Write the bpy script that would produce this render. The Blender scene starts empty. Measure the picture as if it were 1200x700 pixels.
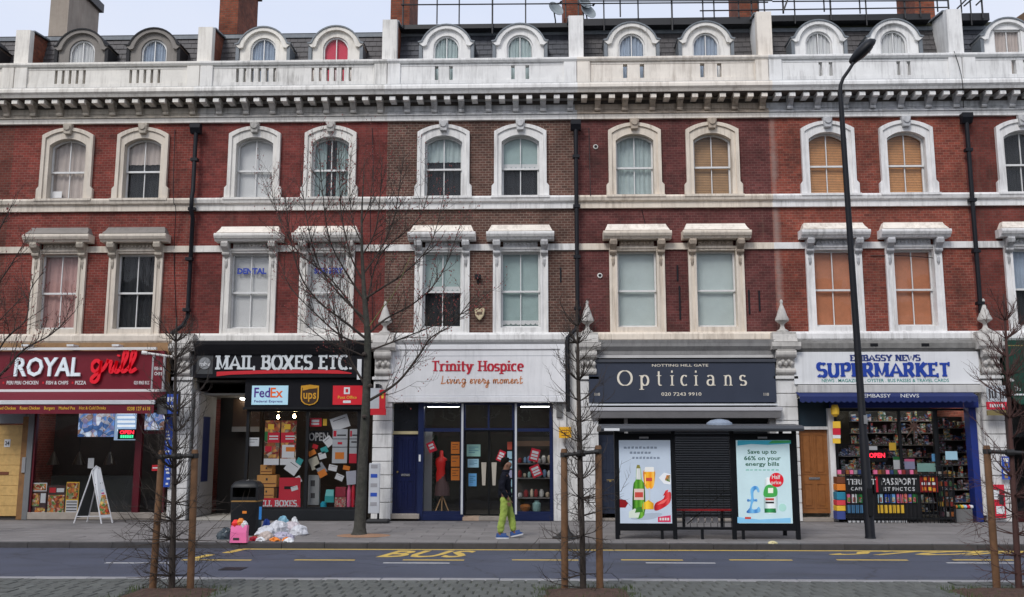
import bpy, math, random
from mathutils import Vector, Matrix
S = bpy.context.scene
R = math.radians
random.seed(7)

# ------------------------------------------------------------------ camera
F_PX, CAM_H, CAM_D = 1126.0, 2.0, 27.5
PITCH, YAW = math.atan(175 / F_PX), R(1.6)
cam = bpy.data.objects.new('camera', bpy.data.cameras.new('camera'))
S.collection.objects.link(cam)
cam.location = (0, -CAM_D, CAM_H)
cam.rotation_euler = (R(90) + PITCH, 0, YAW)
cam.data.sensor_width = 36
cam.data.lens = F_PX / 1200 * 36
cam.data.clip_end = 3000
S.camera = cam

# ------------------------------------------------------------------ sky, sun, exposure
SUN_EL, SUN_AZ = R(44), R(205)          # azimuth clockwise from +Y: behind the camera, to the left
w = bpy.data.worlds.new('World'); S.world = w; w.use_nodes = True
nt = w.node_tree; N = nt.nodes; L = nt.links
bg = N['Background']
sky = N.new('ShaderNodeTexSky'); sky.sky_type = 'NISHITA'; sky.sun_disc = False
sky.sun_elevation = SUN_EL; sky.sun_rotation = SUN_AZ; sky.dust_density = 4; sky.air_density = 1.0
tc = N.new('ShaderNodeTexCoord'); mp = N.new('ShaderNodeMapping'); mp.inputs['Scale'].default_value = (1.2, 1.2, 3.5)
cn = N.new('ShaderNodeTexNoise'); cn.inputs['Scale'].default_value = 2.2; cn.inputs['Detail'].default_value = 5
cr = N.new('ShaderNodeValToRGB')
cr.color_ramp.elements[0].position = .3; cr.color_ramp.elements[0].color = (6.2, 6.8, 8.3, 1)
cr.color_ramp.elements[1].position = .75; cr.color_ramp.elements[1].color = (7.2, 7.5, 8.4, 1)
mx = N.new('ShaderNodeMixRGB'); mx.inputs['Fac'].default_value = .88
L.new(tc.outputs['Generated'], mp.inputs['Vector']); L.new(mp.outputs['Vector'], cn.inputs['Vector'])
L.new(cn.outputs['Fac'], cr.inputs['Fac']); L.new(sky.outputs['Color'], mx.inputs['Color1'])
L.new(cr.outputs['Color'], mx.inputs['Color2']); L.new(mx.outputs['Color'], bg.inputs['Color'])
bg.inputs['Strength'].default_value = .085
sd = bpy.data.lights.new('sun', 'SUN'); sd.energy = 1.25; sd.angle = R(20); sd.color = (1, .975, .94)
sun = bpy.data.objects.new('sun', sd); S.collection.objects.link(sun)
sun.rotation_euler = Vector((-math.sin(SUN_AZ) * math.cos(SUN_EL), -math.cos(SUN_AZ) * math.cos(SUN_EL), -math.sin(SUN_EL))).to_track_quat('-Z', 'Y').to_euler()
S.view_settings.view_transform = 'Standard'; S.view_settings.look = 'None'
S.view_settings.gamma = 1; S.view_settings.use_curve_mapping = False
S.view_settings.exposure = 0.55
S.render.engine = 'CYCLES'
S.cycles.use_denoising = True
S.cycles.max_bounces = 6; S.cycles.transparent_max_bounces = 16
S.cycles.sample_clamp_indirect = 4; S.cycles.caustics_reflective = False; S.cycles.caustics_refractive = False

# ------------------------------------------------------------------ photo pixel -> place on a plane that the thing stands on
_f = Vector((-math.sin(YAW) * math.cos(PITCH), math.cos(YAW) * math.cos(PITCH), math.sin(PITCH)))
_r = Vector((math.cos(YAW), math.sin(YAW), 0)); _u = _r.cross(_f); _c = Vector((0, -CAM_D, CAM_H))
def W(x, y, Y=0.0):                      # on the upright plane at depth Y -> (X, Z)
    d = _f + _r * ((x - 600) / F_PX) - _u * ((y - 350) / F_PX)
    p = _c + d * ((Y + CAM_D) / d.y); return p.x, p.z
def G(x, y, Z=0.0):                      # on the ground at height Z -> (X, Y)
    d = _f + _r * ((x - 600) / F_PX) - _u * ((y - 350) / F_PX)
    p = _c + d * ((Z - CAM_H) / d.z); return p.x, p.y
def WX(x, y, Y=0.0): return W(x, y, Y)[0]
def WZ(y, Y=0.0, x=600): return W(x, y, Y)[1]

# ------------------------------------------------------------------ mesh collector
COL = S.collection
ORG = {}
def put(name, me, mat, parent=None, org=None):
    ob = bpy.data.objects.new(name, me); COL.objects.link(ob)
    po = ORG[parent.name] if parent else Vector((0, 0, 0))
    org = Vector(org) if org is not None else po.copy()
    ob.parent = parent; ob.location = org - po; ORG[ob.name] = org
    if mat and me and not me.materials: me.materials.append(mat)
    return ob
def tag(o, label=None, cat=None, group=None, kind=None):
    if label: o['label'] = label
    if cat: o['category'] = cat
    if group: o['group'] = group
    if kind: o['kind'] = kind
    return o
def thing(name, org, label, cat, group=None):
    return tag(put(name, None, None, None, org), label, cat, group)
class M:
    def __init__(s): s.v = []; s.f = []
    def add(s, vs, fs):
        b = len(s.v); s.v += [tuple(p) for p in vs]; s.f += [tuple(b + i for i in f) for f in fs]; return s
    def box(s, x0, x1, y0, y1, z0, z1):
        return s.add([(x0, y0, z0), (x1, y0, z0), (x1, y1, z0), (x0, y1, z0), (x0, y0, z1), (x1, y0, z1), (x1, y1, z1), (x0, y1, z1)],
                     [(0, 3, 2, 1), (4, 5, 6, 7), (0, 1, 5, 4), (1, 2, 6, 5), (2, 3, 7, 6), (3, 0, 4, 7)])
    def prism(s, a, b):                  # two equal loops of 3D points joined and capped
        n = len(a)
        return s.add(list(a) + list(b), [tuple(range(n))[::-1], tuple(range(n, 2 * n))] + [(i, (i + 1) % n, n + (i + 1) % n, n + i) for i in range(n)])
    def px(s, prof, x0, x1): return s.prism([(x0, y, z) for y, z in prof], [(x1, y, z) for y, z in prof])
    def py(s, poly, y0, y1): return s.prism([(x, y0, z) for x, z in poly][::-1], [(x, y1, z) for x, z in poly][::-1])
    def pz(s, poly, z0, z1): return s.prism([(x, y, z0) for x, y in poly], [(x, y, z1) for x, y in poly])
    def ring(s, outer, inner, y0, yo, yi, closed=False):   # band between two XZ paths, front at y0
        n = len(outer); vs = []
        for (a, b), (c, d) in zip(outer, inner): vs += [(a, y0, b), (c, y0, d), (a, yo, b), (c, yi, d)]
        fs = []
        for i in range(n if closed else n - 1):
            j = (i + 1) % n
            fs += [(4 * i, 4 * j, 4 * j + 1, 4 * i + 1), (4 * i, 4 * i + 2, 4 * j + 2, 4 * j), (4 * i + 1, 4 * j + 1, 4 * j + 3, 4 * i + 3)]
        if not closed: fs += [(0, 1, 3, 2), (4 * n - 4, 4 * n - 2, 4 * n - 1, 4 * n - 3)]
        return s.add(vs, fs)
    def tube(s, pts, rad, n=8, cap=True):
        pts = [Vector(p) for p in pts]; m = len(pts)
        if not hasattr(rad, '__len__'): rad = [rad] * m
        b = len(s.v); ref = None
        for i, p in enumerate(pts):
            t = (pts[min(i + 1, m - 1)] - pts[max(i - 1, 0)])
            t = t.normalized() if t.length > 1e-9 else Vector((0, 0, 1))
            if ref is None: ref = t.orthogonal().normalized()
            ref = (ref - t * ref.dot(t)); ref = ref.normalized() if ref.length > 1e-6 else t.orthogonal().normalized()
            q = t.cross(ref)
            for k in range(n):
                a = 2 * math.pi * k / n
                s.v.append(tuple(p + (ref * math.cos(a) + q * math.sin(a)) * rad[i]))
        for i in range(m - 1):
            for k in range(n):
                s.f.append((b + i * n + k, b + i * n + (k + 1) % n, b + (i + 1) * n + (k + 1) % n, b + (i + 1) * n + k))
        if cap:
            s.f.append(tuple(b + k for k in range(n))[::-1]); s.f.append(tuple(b + (m - 1) * n + k for k in range(n)))
        return s
    def loft(s, rings):                  # list of equal loops
        n = len(rings[0]); b = len(s.v)
        for r in rings: s.v += [tuple(p) for p in r]
        for i in range(len(rings) - 1):
            for k in range(n): s.f.append((b + i * n + k, b + i * n + (k + 1) % n, b + (i + 1) * n + (k + 1) % n, b + (i + 1) * n + k))
        s.f.append(tuple(b + k for k in range(n))[::-1]); s.f.append(tuple(b + (len(rings) - 1) * n + k for k in range(n)))
        return s
    def lathe(s, prof, cx, cy, z=0, n=14, sx=1, sy=1):
        return s.loft([[(cx + r * sx * math.cos(2 * math.pi * k / n), cy + r * sy * math.sin(2 * math.pi * k / n), z + h) for k in range(n)] for r, h in prof])
    def mesh(s, name, org=(0, 0, 0), smooth=False):
        o = Vector(org); me = bpy.data.meshes.new(name)
        me.from_pydata([tuple(Vector(p) - o) for p in s.v], [], s.f)
        import bmesh
        bm = bmesh.new(); bm.from_mesh(me); bmesh.ops.recalc_face_normals(bm, faces=bm.faces); bm.to_mesh(me); bm.free()
        if smooth:
            for p in me.polygons: p.use_smooth = True
        me.update(); return me
    def build(s, name, mat, parent=None, org=None, smooth=False, bevel=0, **kw):
        if org is None: org = ORG[parent.name] if parent else (0, 0, 0)
        me = s.mesh(name, org, smooth)
        if smooth:
            try: me.set_sharp_from_angle(angle=R(42))
            except Exception: pass
        ob = put(name, me, mat, parent, org)
        if bevel:
            b = ob.modifiers.new('bevel', 'BEVEL'); b.width = bevel; b.segments = 1; b.limit_method = 'ANGLE'
        if kw: tag(ob, **kw)
        return ob
def bx(name, mat, parent, x0, x1, y0, y1, z0, z1, bevel=0, **kw):
    return M().box(x0, x1, y0, y1, z0, z1).build(name, mat, parent, bevel=bevel, **kw)
def arch(hw, zs, zc, n=12, cx=0):        # segmental arch, left to right
    h = max(zc - zs, 1e-4); r = (hw * hw + h * h) / (2 * h); a = math.asin(min(1, hw / r))
    if h > hw: a = math.pi - a
    return [(cx + r * math.sin(-a + 2 * a * i / n), zc - r + r * math.cos(-a + 2 * a * i / n)) for i in range(n + 1)]
def arcp(cx, cy, rx, ry, a0, a1, n=10):
    return [(cx + rx * math.cos(R(a0 + (a1 - a0) * i / n)), cy + ry * math.sin(R(a0 + (a1 - a0) * i / n))) for i in range(n + 1)]
def smooth_path(p, k=5):
    o = []
    for i in range(len(p) - 1):
        a, b, c, d = p[max(i - 1, 0)], p[i], p[i + 1], p[min(i + 2, len(p) - 1)]
        for j in range(k):
            t = j / k
            o.append(tuple(.5 * (2 * b[q] + (c[q] - a[q]) * t + (2 * a[q] - 5 * b[q] + 4 * c[q] - d[q]) * t * t + (3 * b[q] - a[q] - 3 * c[q] + d[q]) * t ** 3) for q in range(len(b))))
    return o + [tuple(p[-1])]

# ------------------------------------------------------------------ materials
MATS = {}
def srgb(*c): return tuple(((v / 255) / 12.92 if v / 255 <= .04045 else ((v / 255 + .055) / 1.055) ** 2.4) for v in c)
def node(t, kind, **kw):
    n = t.nodes.new('ShaderNode' + kind)
    for k, v in kw.items(): setattr(n, k, v)
    return n
def pm(name, col, rough=.6, var=.12, vs=2.5, bump=0, bs=60, streak=0, dirt=None, metal=0, spec=.5, coat=0, objvar=0, emit=0):
    if name in MATS: return MATS[name]
    m = bpy.data.materials.new(name); MATS[name] = m; m.use_nodes = True
    t = m.node_tree; b = t.nodes['Principled BSDF']; l = t.links
    b.inputs['Roughness'].default_value = rough; b.inputs['Metallic'].default_value = metal
    b.inputs['Specular IOR Level'].default_value = spec; b.inputs['Coat Weight'].default_value = coat
    g = node(t, 'NewGeometry'); pos = g.outputs['Position']
    nz = node(t, 'TexNoise'); nz.inputs['Scale'].default_value = vs; nz.inputs['Detail'].default_value = 6; nz.inputs['Roughness'].default_value = .65
    l.new(pos, nz.inputs['Vector'])
    mr = node(t, 'MapRange'); mr.inputs[1].default_value = .25; mr.inputs[2].default_value = .75
    mr.inputs[3].default_value = 1 - var; mr.inputs[4].default_value = 1 + var
    l.new(nz.outputs['Fac'], mr.inputs[0])
    mul = node(t, 'MixRGB', blend_type='MULTIPLY'); mul.inputs['Fac'].default_value = 1
    mul.inputs['Color1'].default_value = (*col, 1); l.new(mr.outputs[0], mul.inputs['Color2'])
    out = mul.outputs['Color']
    if objvar:
        oi = node(t, 'ObjectInfo'); mo = node(t, 'MapRange'); mo.inputs[3].default_value = 1 - objvar; mo.inputs[4].default_value = 1 + objvar
        l.new(oi.outputs['Random'], mo.inputs[0])
        m3 = node(t, 'MixRGB', blend_type='MULTIPLY'); m3.inputs['Fac'].default_value = 1
        l.new(out, m3.inputs['Color1']); l.new(mo.outputs[0], m3.inputs['Color2']); out = m3.outputs['Color']
    if streak:
        mpn = node(t, 'Mapping'); mpn.inputs['Scale'].default_value = (5, 5, .45); l.new(pos, mpn.inputs['Vector'])
        n2 = node(t, 'TexNoise'); n2.inputs['Scale'].default_value = 1.7; n2.inputs['Detail'].default_value = 7; n2.inputs['Roughness'].default_value = .7
        l.new(mpn.outputs['Vector'], n2.inputs['Vector'])
        m2 = node(t, 'MapRange'); m2.inputs[1].default_value = .48; m2.inputs[2].default_value = .78; m2.inputs[3].default_value = 0; m2.inputs[4].default_value = streak
        n5 = node(t, 'TexNoise'); n5.inputs['Scale'].default_value = 1.1; n5.inputs['Detail'].default_value = 4; l.new(pos, n5.inputs['Vector'])
        a5 = node(t, 'Math', operation='MULTIPLY_ADD'); a5.inputs[1].default_value = .55; l.new(n5.outputs['Fac'], a5.inputs[0]); s5 = node(t, 'Math', operation='SUBTRACT'); s5.inputs[1].default_value = .275; l.new(n2.outputs['Fac'], s5.inputs[0]); l.new(s5.outputs[0], a5.inputs[2])
        l.new(a5.outputs[0], m2.inputs[0])
        md = node(t, 'MixRGB'); md.inputs['Color2'].default_value = (*(dirt or (.08, .075, .07)), 1)
        l.new(m2.outputs[0], md.inputs['Fac']); l.new(out, md.inputs['Color1']); out = md.outputs['Color']
    l.new(out, b.inputs['Base Color'])
    rr = node(t, 'MapRange'); rr.inputs[3].default_value = max(0, rough - .1); rr.inputs[4].default_value = min(1, rough + .1)
    l.new(nz.outputs['Fac'], rr.inputs[0]); l.new(rr.outputs[0], b.inputs['Roughness'])
    if emit:
        l.new(out, b.inputs['Emission Color']); b.inputs['Emission Strength'].default_value = emit
    if bump:
        nb = node(t, 'TexNoise'); nb.inputs['Scale'].default_value = bs; nb.inputs['Detail'].default_value = 4; l.new(pos, nb.inputs['Vector'])
        bp = node(t, 'Bump'); bp.inputs['Strength'].default_value = bump; bp.inputs['Distance'].default_value = .02
        l.new(nb.outputs['Fac'], bp.inputs['Height']); l.new(bp.outputs['Normal'], b.inputs['Normal'])
    return m
def brickmat(name, c1, c2, mortar, soot=.5, ms=.009, patch=None, lime=None):
    m = bpy.data.materials.new(name); MATS[name] = m; m.use_nodes = True
    t = m.node_tree; b = t.nodes['Principled BSDF']; l = t.links
    g = node(t, 'NewGeometry'); sp = node(t, 'SeparateXYZ'); l.new(g.outputs['Position'], sp.inputs[0])
    ad = node(t, 'Math', operation='ADD'); l.new(sp.outputs[0], ad.inputs[0]); l.new(sp.outputs[1], ad.inputs[1])
    cb = node(t, 'CombineXYZ'); l.new(ad.outputs[0], cb.inputs[0]); l.new(sp.outputs[2], cb.inputs[1])
    br = node(t, 'TexBrick'); br.inputs['Scale'].default_value = 1; br.inputs['Brick Width'].default_value = .172
    br.inputs['Row Height'].default_value = .0765; br.inputs['Mortar Size'].default_value = ms; br.inputs['Mortar Smooth'].default_value = .3
    br.inputs['Color1'].default_value = (*c1, 1); br.inputs['Color2'].default_value = (*c2, 1); br.inputs['Mortar'].default_value = (*mortar, 1)
    br.inputs['Bias'].default_value = -.1
    l.new(cb.outputs[0], br.inputs['Vector'])
    nz = node(t, 'TexNoise'); nz.inputs['Scale'].default_value = .9; nz.inputs['Detail'].default_value = 8; nz.inputs['Roughness'].default_value = .68
    l.new(g.outputs['Position'], nz.inputs['Vector'])
    mr = node(t, 'MapRange'); mr.inputs[1].default_value = .3; mr.inputs[2].default_value = .72; mr.inputs[3].default_value = 1 - soot * 1.15; mr.inputs[4].default_value = 1 + soot * .6
    l.new(nz.outputs['Fac'], mr.inputs[0])
    mu = node(t, 'MixRGB', blend_type='MULTIPLY'); mu.inputs['Fac'].default_value = 1
    l.new(br.outputs['Color'], mu.inputs['Color1']); l.new(mr.outputs[0], mu.inputs['Color2'])
    # odd dark and pale bricks
    vn = node(t, 'TexWhiteNoise'); sn = node(t, 'VectorMath', operation='SNAP'); sn.inputs[1].default_value = (.172, .0765, 1)
    l.new(cb.outputs[0], sn.inputs[0]); l.new(sn.outputs[0], vn.inputs['Vector'])
    m4 = node(t, 'MapRange'); m4.inputs[3].default_value = .86; m4.inputs[4].default_value = 1.16; l.new(vn.outputs['Value'], m4.inputs[0])
    mu2 = node(t, 'MixRGB', blend_type='MULTIPLY'); mu2.inputs['Fac'].default_value = 1
    l.new(mu.outputs[0], mu2.inputs['Color1']); l.new(m4.outputs[0], mu2.inputs['Color2'])
    out = mu2.outputs[0]
    mpn = node(t, 'Mapping'); mpn.inputs['Scale'].default_value = (3.2, 3.2, .22); l.new(g.outputs['Position'], mpn.inputs['Vector'])
    n2 = node(t, 'TexNoise'); n2.inputs['Scale'].default_value = 1.3; n2.inputs['Detail'].default_value = 6; l.new(mpn.outputs[0], n2.inputs['Vector'])
    m2 = node(t, 'MapRange'); m2.inputs[1].default_value = .6; m2.inputs[2].default_value = .8; m2.inputs[3].default_value = 0; m2.inputs[4].default_value = .4
    l.new(n2.outputs['Fac'], m2.inputs[0])
    md = node(t, 'MixRGB'); md.inputs['Color2'].default_value = (*(patch or (.2, .13, .1)), 1)
    l.new(m2.outputs[0], md.inputs['Fac']); l.new(out, md.inputs['Color1'])
    n6 = node(t, 'TexNoise'); n6.inputs['Scale'].default_value = .55; n6.inputs['Detail'].default_value = 9; n6.inputs['Roughness'].default_value = .75; l.new(g.outputs['Position'], n6.inputs['Vector'])
    m6 = node(t, 'MapRange'); m6.inputs[1].default_value = .5; m6.inputs[2].default_value = .68; m6.inputs[3].default_value = 0; m6.inputs[4].default_value = .62; l.new(n6.outputs['Fac'], m6.inputs[0])
    d6 = node(t, 'MixRGB'); d6.inputs['Color2'].default_value = (.035, .022, .019, 1); l.new(m6.outputs[0], d6.inputs['Fac']); l.new(md.outputs[0], d6.inputs['Color1'])
    fin = d6.outputs[0]
    for x_, w_ in (lime or ()):                  # pale lime run down the wall from a leaking joint
        sb = node(t, 'Math', operation='SUBTRACT'); sb.inputs[1].default_value = x_; l.new(sp.outputs[0], sb.inputs[0]); ab = node(t, 'Math', operation='ABSOLUTE'); l.new(sb.outputs[0], ab.inputs[0])
        jt = node(t, 'Math', operation='MULTIPLY_ADD'); jt.inputs[1].default_value = .42; l.new(nz.outputs['Fac'], jt.inputs[0]); l.new(ab.outputs[0], jt.inputs[2])
        r7 = node(t, 'MapRange'); r7.inputs[1].default_value = w_ + .1; r7.inputs[2].default_value = w_ + .28; r7.inputs[3].default_value = .5; r7.inputs[4].default_value = 0; l.new(jt.outputs[0], r7.inputs[0])
        c7 = node(t, 'MixRGB'); c7.inputs['Color2'].default_value = (.45, .38, .34, 1); l.new(r7.outputs[0], c7.inputs['Fac']); l.new(fin, c7.inputs['Color1']); fin = c7.outputs[0]
    l.new(fin, b.inputs['Base Color']); b.inputs['Roughness'].default_value = .85; b.inputs['Specular IOR Level'].default_value = .25
    bp = node(t, 'Bump'); bp.inputs['Strength'].default_value = .5; bp.inputs['Distance'].default_value = .01; bp.invert = True
    l.new(br.outputs['Fac'], bp.inputs['Height']); l.new(bp.outputs[0], b.inputs['Normal'])
    return m
def glassmat(name, refl=.06, tint=(1, 1, 1)):
    m = bpy.data.materials.new(name); MATS[name] = m; m.use_nodes = True
    t = m.node_tree; l = t.links; t.nodes.remove(t.nodes['Principled BSDF'])
    tr = node(t, 'BsdfTransparent'); tr.inputs[0].default_value = (*tint, 1)
    gl = node(t, 'BsdfGlossy'); gl.inputs['Roughness'].default_value = .015
    nz = node(t, 'TexNoise'); nz.inputs['Scale'].default_value = 1.4; g = node(t, 'NewGeometry'); l.new(g.outputs['Position'], nz.inputs['Vector'])
    bp = node(t, 'Bump'); bp.inputs['Strength'].default_value = .12; bp.inputs['Distance'].default_value = .03; l.new(nz.outputs['Fac'], bp.inputs['Height']); l.new(bp.outputs[0], gl.inputs['Normal'])
    fr = node(t, 'Fresnel'); fr.inputs['IOR'].default_value = 1.5
    ad = node(t, 'Math', operation='MULTIPLY'); ad.inputs[1].default_value = refl; l.new(fr.outputs[0], ad.inputs[0])
    mx = node(t, 'MixShader'); l.new(ad.outputs[0], mx.inputs[0]); l.new(tr.outputs[0], mx.inputs[1]); l.new(gl.outputs[0], mx.inputs[2])
    l.new(mx.outputs[0], t.nodes['Material Output'].inputs['Surface']); return m
def photomat(name, palette, scale=14, emit=0, stretch=(1, 1, 1)):
    m = bpy.data.materials.new(name); MATS[name] = m; m.use_nodes = True
    t = m.node_tree; b = t.nodes['Principled BSDF']; l = t.links; b.inputs['Roughness'].default_value = .45
    g = node(t, 'NewGeometry'); mp_ = node(t, 'Mapping'); mp_.inputs['Scale'].default_value = stretch; l.new(g.outputs['Position'], mp_.inputs['Vector'])
    nz = node(t, 'TexNoise'); nz.inputs['Scale'].default_value = scale * .6; nz.inputs['Detail'].default_value = 3; l.new(mp_.outputs[0], nz.inputs['Vector'])
    ad = node(t, 'VectorMath', operation='MULTIPLY_ADD'); ad.inputs[1].default_value = (.12, .12, .12); l.new(nz.outputs['Color'], ad.inputs[0]); l.new(mp_.outputs[0], ad.inputs[2])
    vo = node(t, 'TexVoronoi'); vo.inputs['Scale'].default_value = scale; vo.feature = 'SMOOTH_F1'; vo.inputs['Smoothness'].default_value = .25; l.new(ad.outputs[0], vo.inputs['Vector'])
    sp = node(t, 'SeparateColor'); l.new(vo.outputs['Color'], sp.inputs[0])
    r = node(t, 'ValToRGB'); r.color_ramp.interpolation = 'LINEAR'; n = len(palette)
    while len(r.color_ramp.elements) < n: r.color_ramp.elements.new(.5)
    for k, c in enumerate(palette): r.color_ramp.elements[k].position = .15 + .7 * k / (n - 1); r.color_ramp.elements[k].color = (*srgb(*c), 1)
    l.new(sp.outputs[0], r.inputs['Fac'])
    sh = node(t, 'MapRange'); sh.inputs[1].default_value = 0; sh.inputs[2].default_value = .8; sh.inputs[3].default_value = 1.15; sh.inputs[4].default_value = .55; l.new(vo.outputs['Distance'], sh.inputs[0])
    mu = node(t, 'MixRGB', blend_type='MULTIPLY'); mu.inputs['Fac'].default_value = 1; l.new(r.outputs[0], mu.inputs['Color1']); l.new(sh.outputs[0], mu.inputs['Color2'])
    l.new(mu.outputs[0], b.inputs['Base Color'])
    if emit: l.new(mu.outputs[0], b.inputs['Emission Color']); b.inputs['Emission Strength'].default_value = emit
    return m
def gradmat(name, xa, xb, stops, emit=.12):        # a printed picture's own tones, left to right across its width
    m = bpy.data.materials.new(name); MATS[name] = m; m.use_nodes = True; t = m.node_tree; b = t.nodes['Principled BSDF']; l = t.links; b.inputs['Roughness'].default_value = .4
    g = node(t, 'NewGeometry'); sp = node(t, 'SeparateXYZ'); l.new(g.outputs['Position'], sp.inputs[0]); mr = node(t, 'MapRange'); mr.inputs[1].default_value = xa; mr.inputs[2].default_value = xb; l.new(sp.outputs[0], mr.inputs[0])
    r = node(t, 'ValToRGB')
    while len(r.color_ramp.elements) < len(stops): r.color_ramp.elements.new(.5)
    for k, (p, c) in enumerate(stops): r.color_ramp.elements[k].position = p; r.color_ramp.elements[k].color = (*srgb(*c), 1)
    l.new(mr.outputs[0], r.inputs['Fac']); l.new(r.outputs[0], b.inputs['Base Color']); l.new(r.outputs[0], b.inputs['Emission Color']); b.inputs['Emission Strength'].default_value = emit; return m
def flat(name, r, g, b, rough=.5, var=.05, **kw): return pm(name, srgb(r, g, b), rough, var, **kw)

BRICK = [brickmat('brick_house_0', (.19, .048, .034), (.13, .036, .028), (.17, .1, .08)),
         brickmat('brick_house_1', (.25, .05, .038), (.165, .037, .03), (.25, .125, .1), .45, .008),
         brickmat('brick_house_2', (.215, .045, .038), (.15, .034, .031), (.2, .085, .073), .42, .007),
         brickmat('brick_house_3', (.155, .072, .055), (.095, .05, .04), (.25, .185, .15), .5, .011),
         brickmat('brick_house_4', (.155, .046, .043), (.105, .033, .032), (.18, .09, .08), .42, .008),
         brickmat('brick_house_5', (.3, .072, .048), (.19, .048, .037), (.3, .15, .11), .45, .008, patch=(.33, .17, .1), lime=((6.92, .06),)),
         brickmat('brick_house_6', (.19, .045, .035), (.15, .038, .03), (.15, .07, .06), .4)]
BRICK_CH = brickmat('brick_chimney', (.3, .085, .045), (.2, .055, .032), (.16, .1, .07), .45)
TRIM = [pm('stucco_cream_weathered', (.76, .72, .65), .75, .14, 1.6, .12, 50, .55, (.2, .165, .13)),
        pm('stucco_cream', (.8, .765, .7), .75, .13, 1.6, .12, 50, .5, (.24, .2, .16)),
        pm('stucco_offwhite', (.78, .76, .72), .75, .13, 1.6, .12, 50, .72, (.17, .16, .145)),
        pm('stucco_white', (.82, .81, .79), .75, .12, 1.6, .12, 50, .5, (.22, .21, .2)),
        pm('stucco_warm_cream', (.83, .765, .68), .75, .13, 1.6, .12, 50, .55, (.25, .19, .14)),
        pm('stucco_cool_white', (.82, .815, .8), .75, .12, 1.6, .12, 50, .58, (.22, .21, .205)),
        None]
TRIM[6] = TRIM[5]
LOWT = [pm('window_stucco_%s' % n_, c, .78, .16, 2.2, .15, 50, .62, d) for n_, c, d in (('tan', (.66, .59, .5), (.2, .155, .115)), ('buff', (.68, .61, .52), (.2, .155, .115)), ('ivory', (.76, .735, .69), (.18, .165, .145)),
        ('white', (.8, .79, .77), (.2, .19, .18)), ('sand', (.75, .665, .56), (.22, .16, .11)), ('chalk', (.81, .8, .79), (.22, .21, .2)), ('lime', (.8, .79, .78), (.2, .19, .18)))]
SHADOWTRIM = None
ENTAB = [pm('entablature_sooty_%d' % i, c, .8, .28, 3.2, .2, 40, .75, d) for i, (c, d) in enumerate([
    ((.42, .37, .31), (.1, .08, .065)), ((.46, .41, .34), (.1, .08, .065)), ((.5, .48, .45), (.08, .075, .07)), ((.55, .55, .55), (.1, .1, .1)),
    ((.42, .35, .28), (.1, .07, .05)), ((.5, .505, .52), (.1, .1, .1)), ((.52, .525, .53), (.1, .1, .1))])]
SOOT_SHADE = pm('cornice_soot_shade', (.1, .085, .075), .9, .45, 5, .3, 40)  # soot plus the shade under the cornice, both put into the colour
STONEBASE = pm('plinth_stone', (.33, .29, .25), .8, .2, 4, .2)
TAUPE = pm('taupe_render', (.235, .215, .195), .8, .15, 3, .15, 40, .4, (.1, .09, .08))
SLATE = pm('roof_slate', (.062, .066, .08), .55, .35, 5, .15, 40)
SLATE_BROWN = pm('roof_slate_brown', (.08, .074, .075), .6, .35, 5, .15, 40)
LEAD = pm('lead_sheet', (.16, .18, .2), .5, .25, 4, .1, 20, .4, (.3, .32, .33))
FELT = pm('roof_felt_dark', (.018, .018, .02), .8, .3, 5)
PAINTED = pm('painted_sash_white', (.7, .7, .69), .45, .08, 6, 0)
PAINTED_CREAM = pm('painted_sash_cream', (.62, .56, .5), .5, .1, 6, 0)
GLASS = glassmat('window_glass', .38)
GLASS_SHOP = glassmat('shop_window_glass', .5)
GLASS_REF = glassmat('sky_reflecting_glass', .5)
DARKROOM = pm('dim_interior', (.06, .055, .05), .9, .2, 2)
ROOMWALL = pm('interior_plaster', (.22, .2, .175), .9, .1, 2)
BLACK = pm('black_paint', (.008, .008, .01), .45, .2, 5, spec=.25)
BLACKM = pm('black_metal', (.009, .01, .012), .4, .2, 8, spec=.3)
IRON = pm('cast_iron_black', (.009, .01, .014), .5, .2, 8, spec=.25)
NAVY = pm('navy_paint', srgb(18, 32, 72), .35, .1, 3)
WHITE = pm('white_print', (.75, .75, .75), .5, .03)
WOODPOST = pm('stake_timber', (.155, .078, .036), .8, .3, 8, .3, 30)
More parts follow.
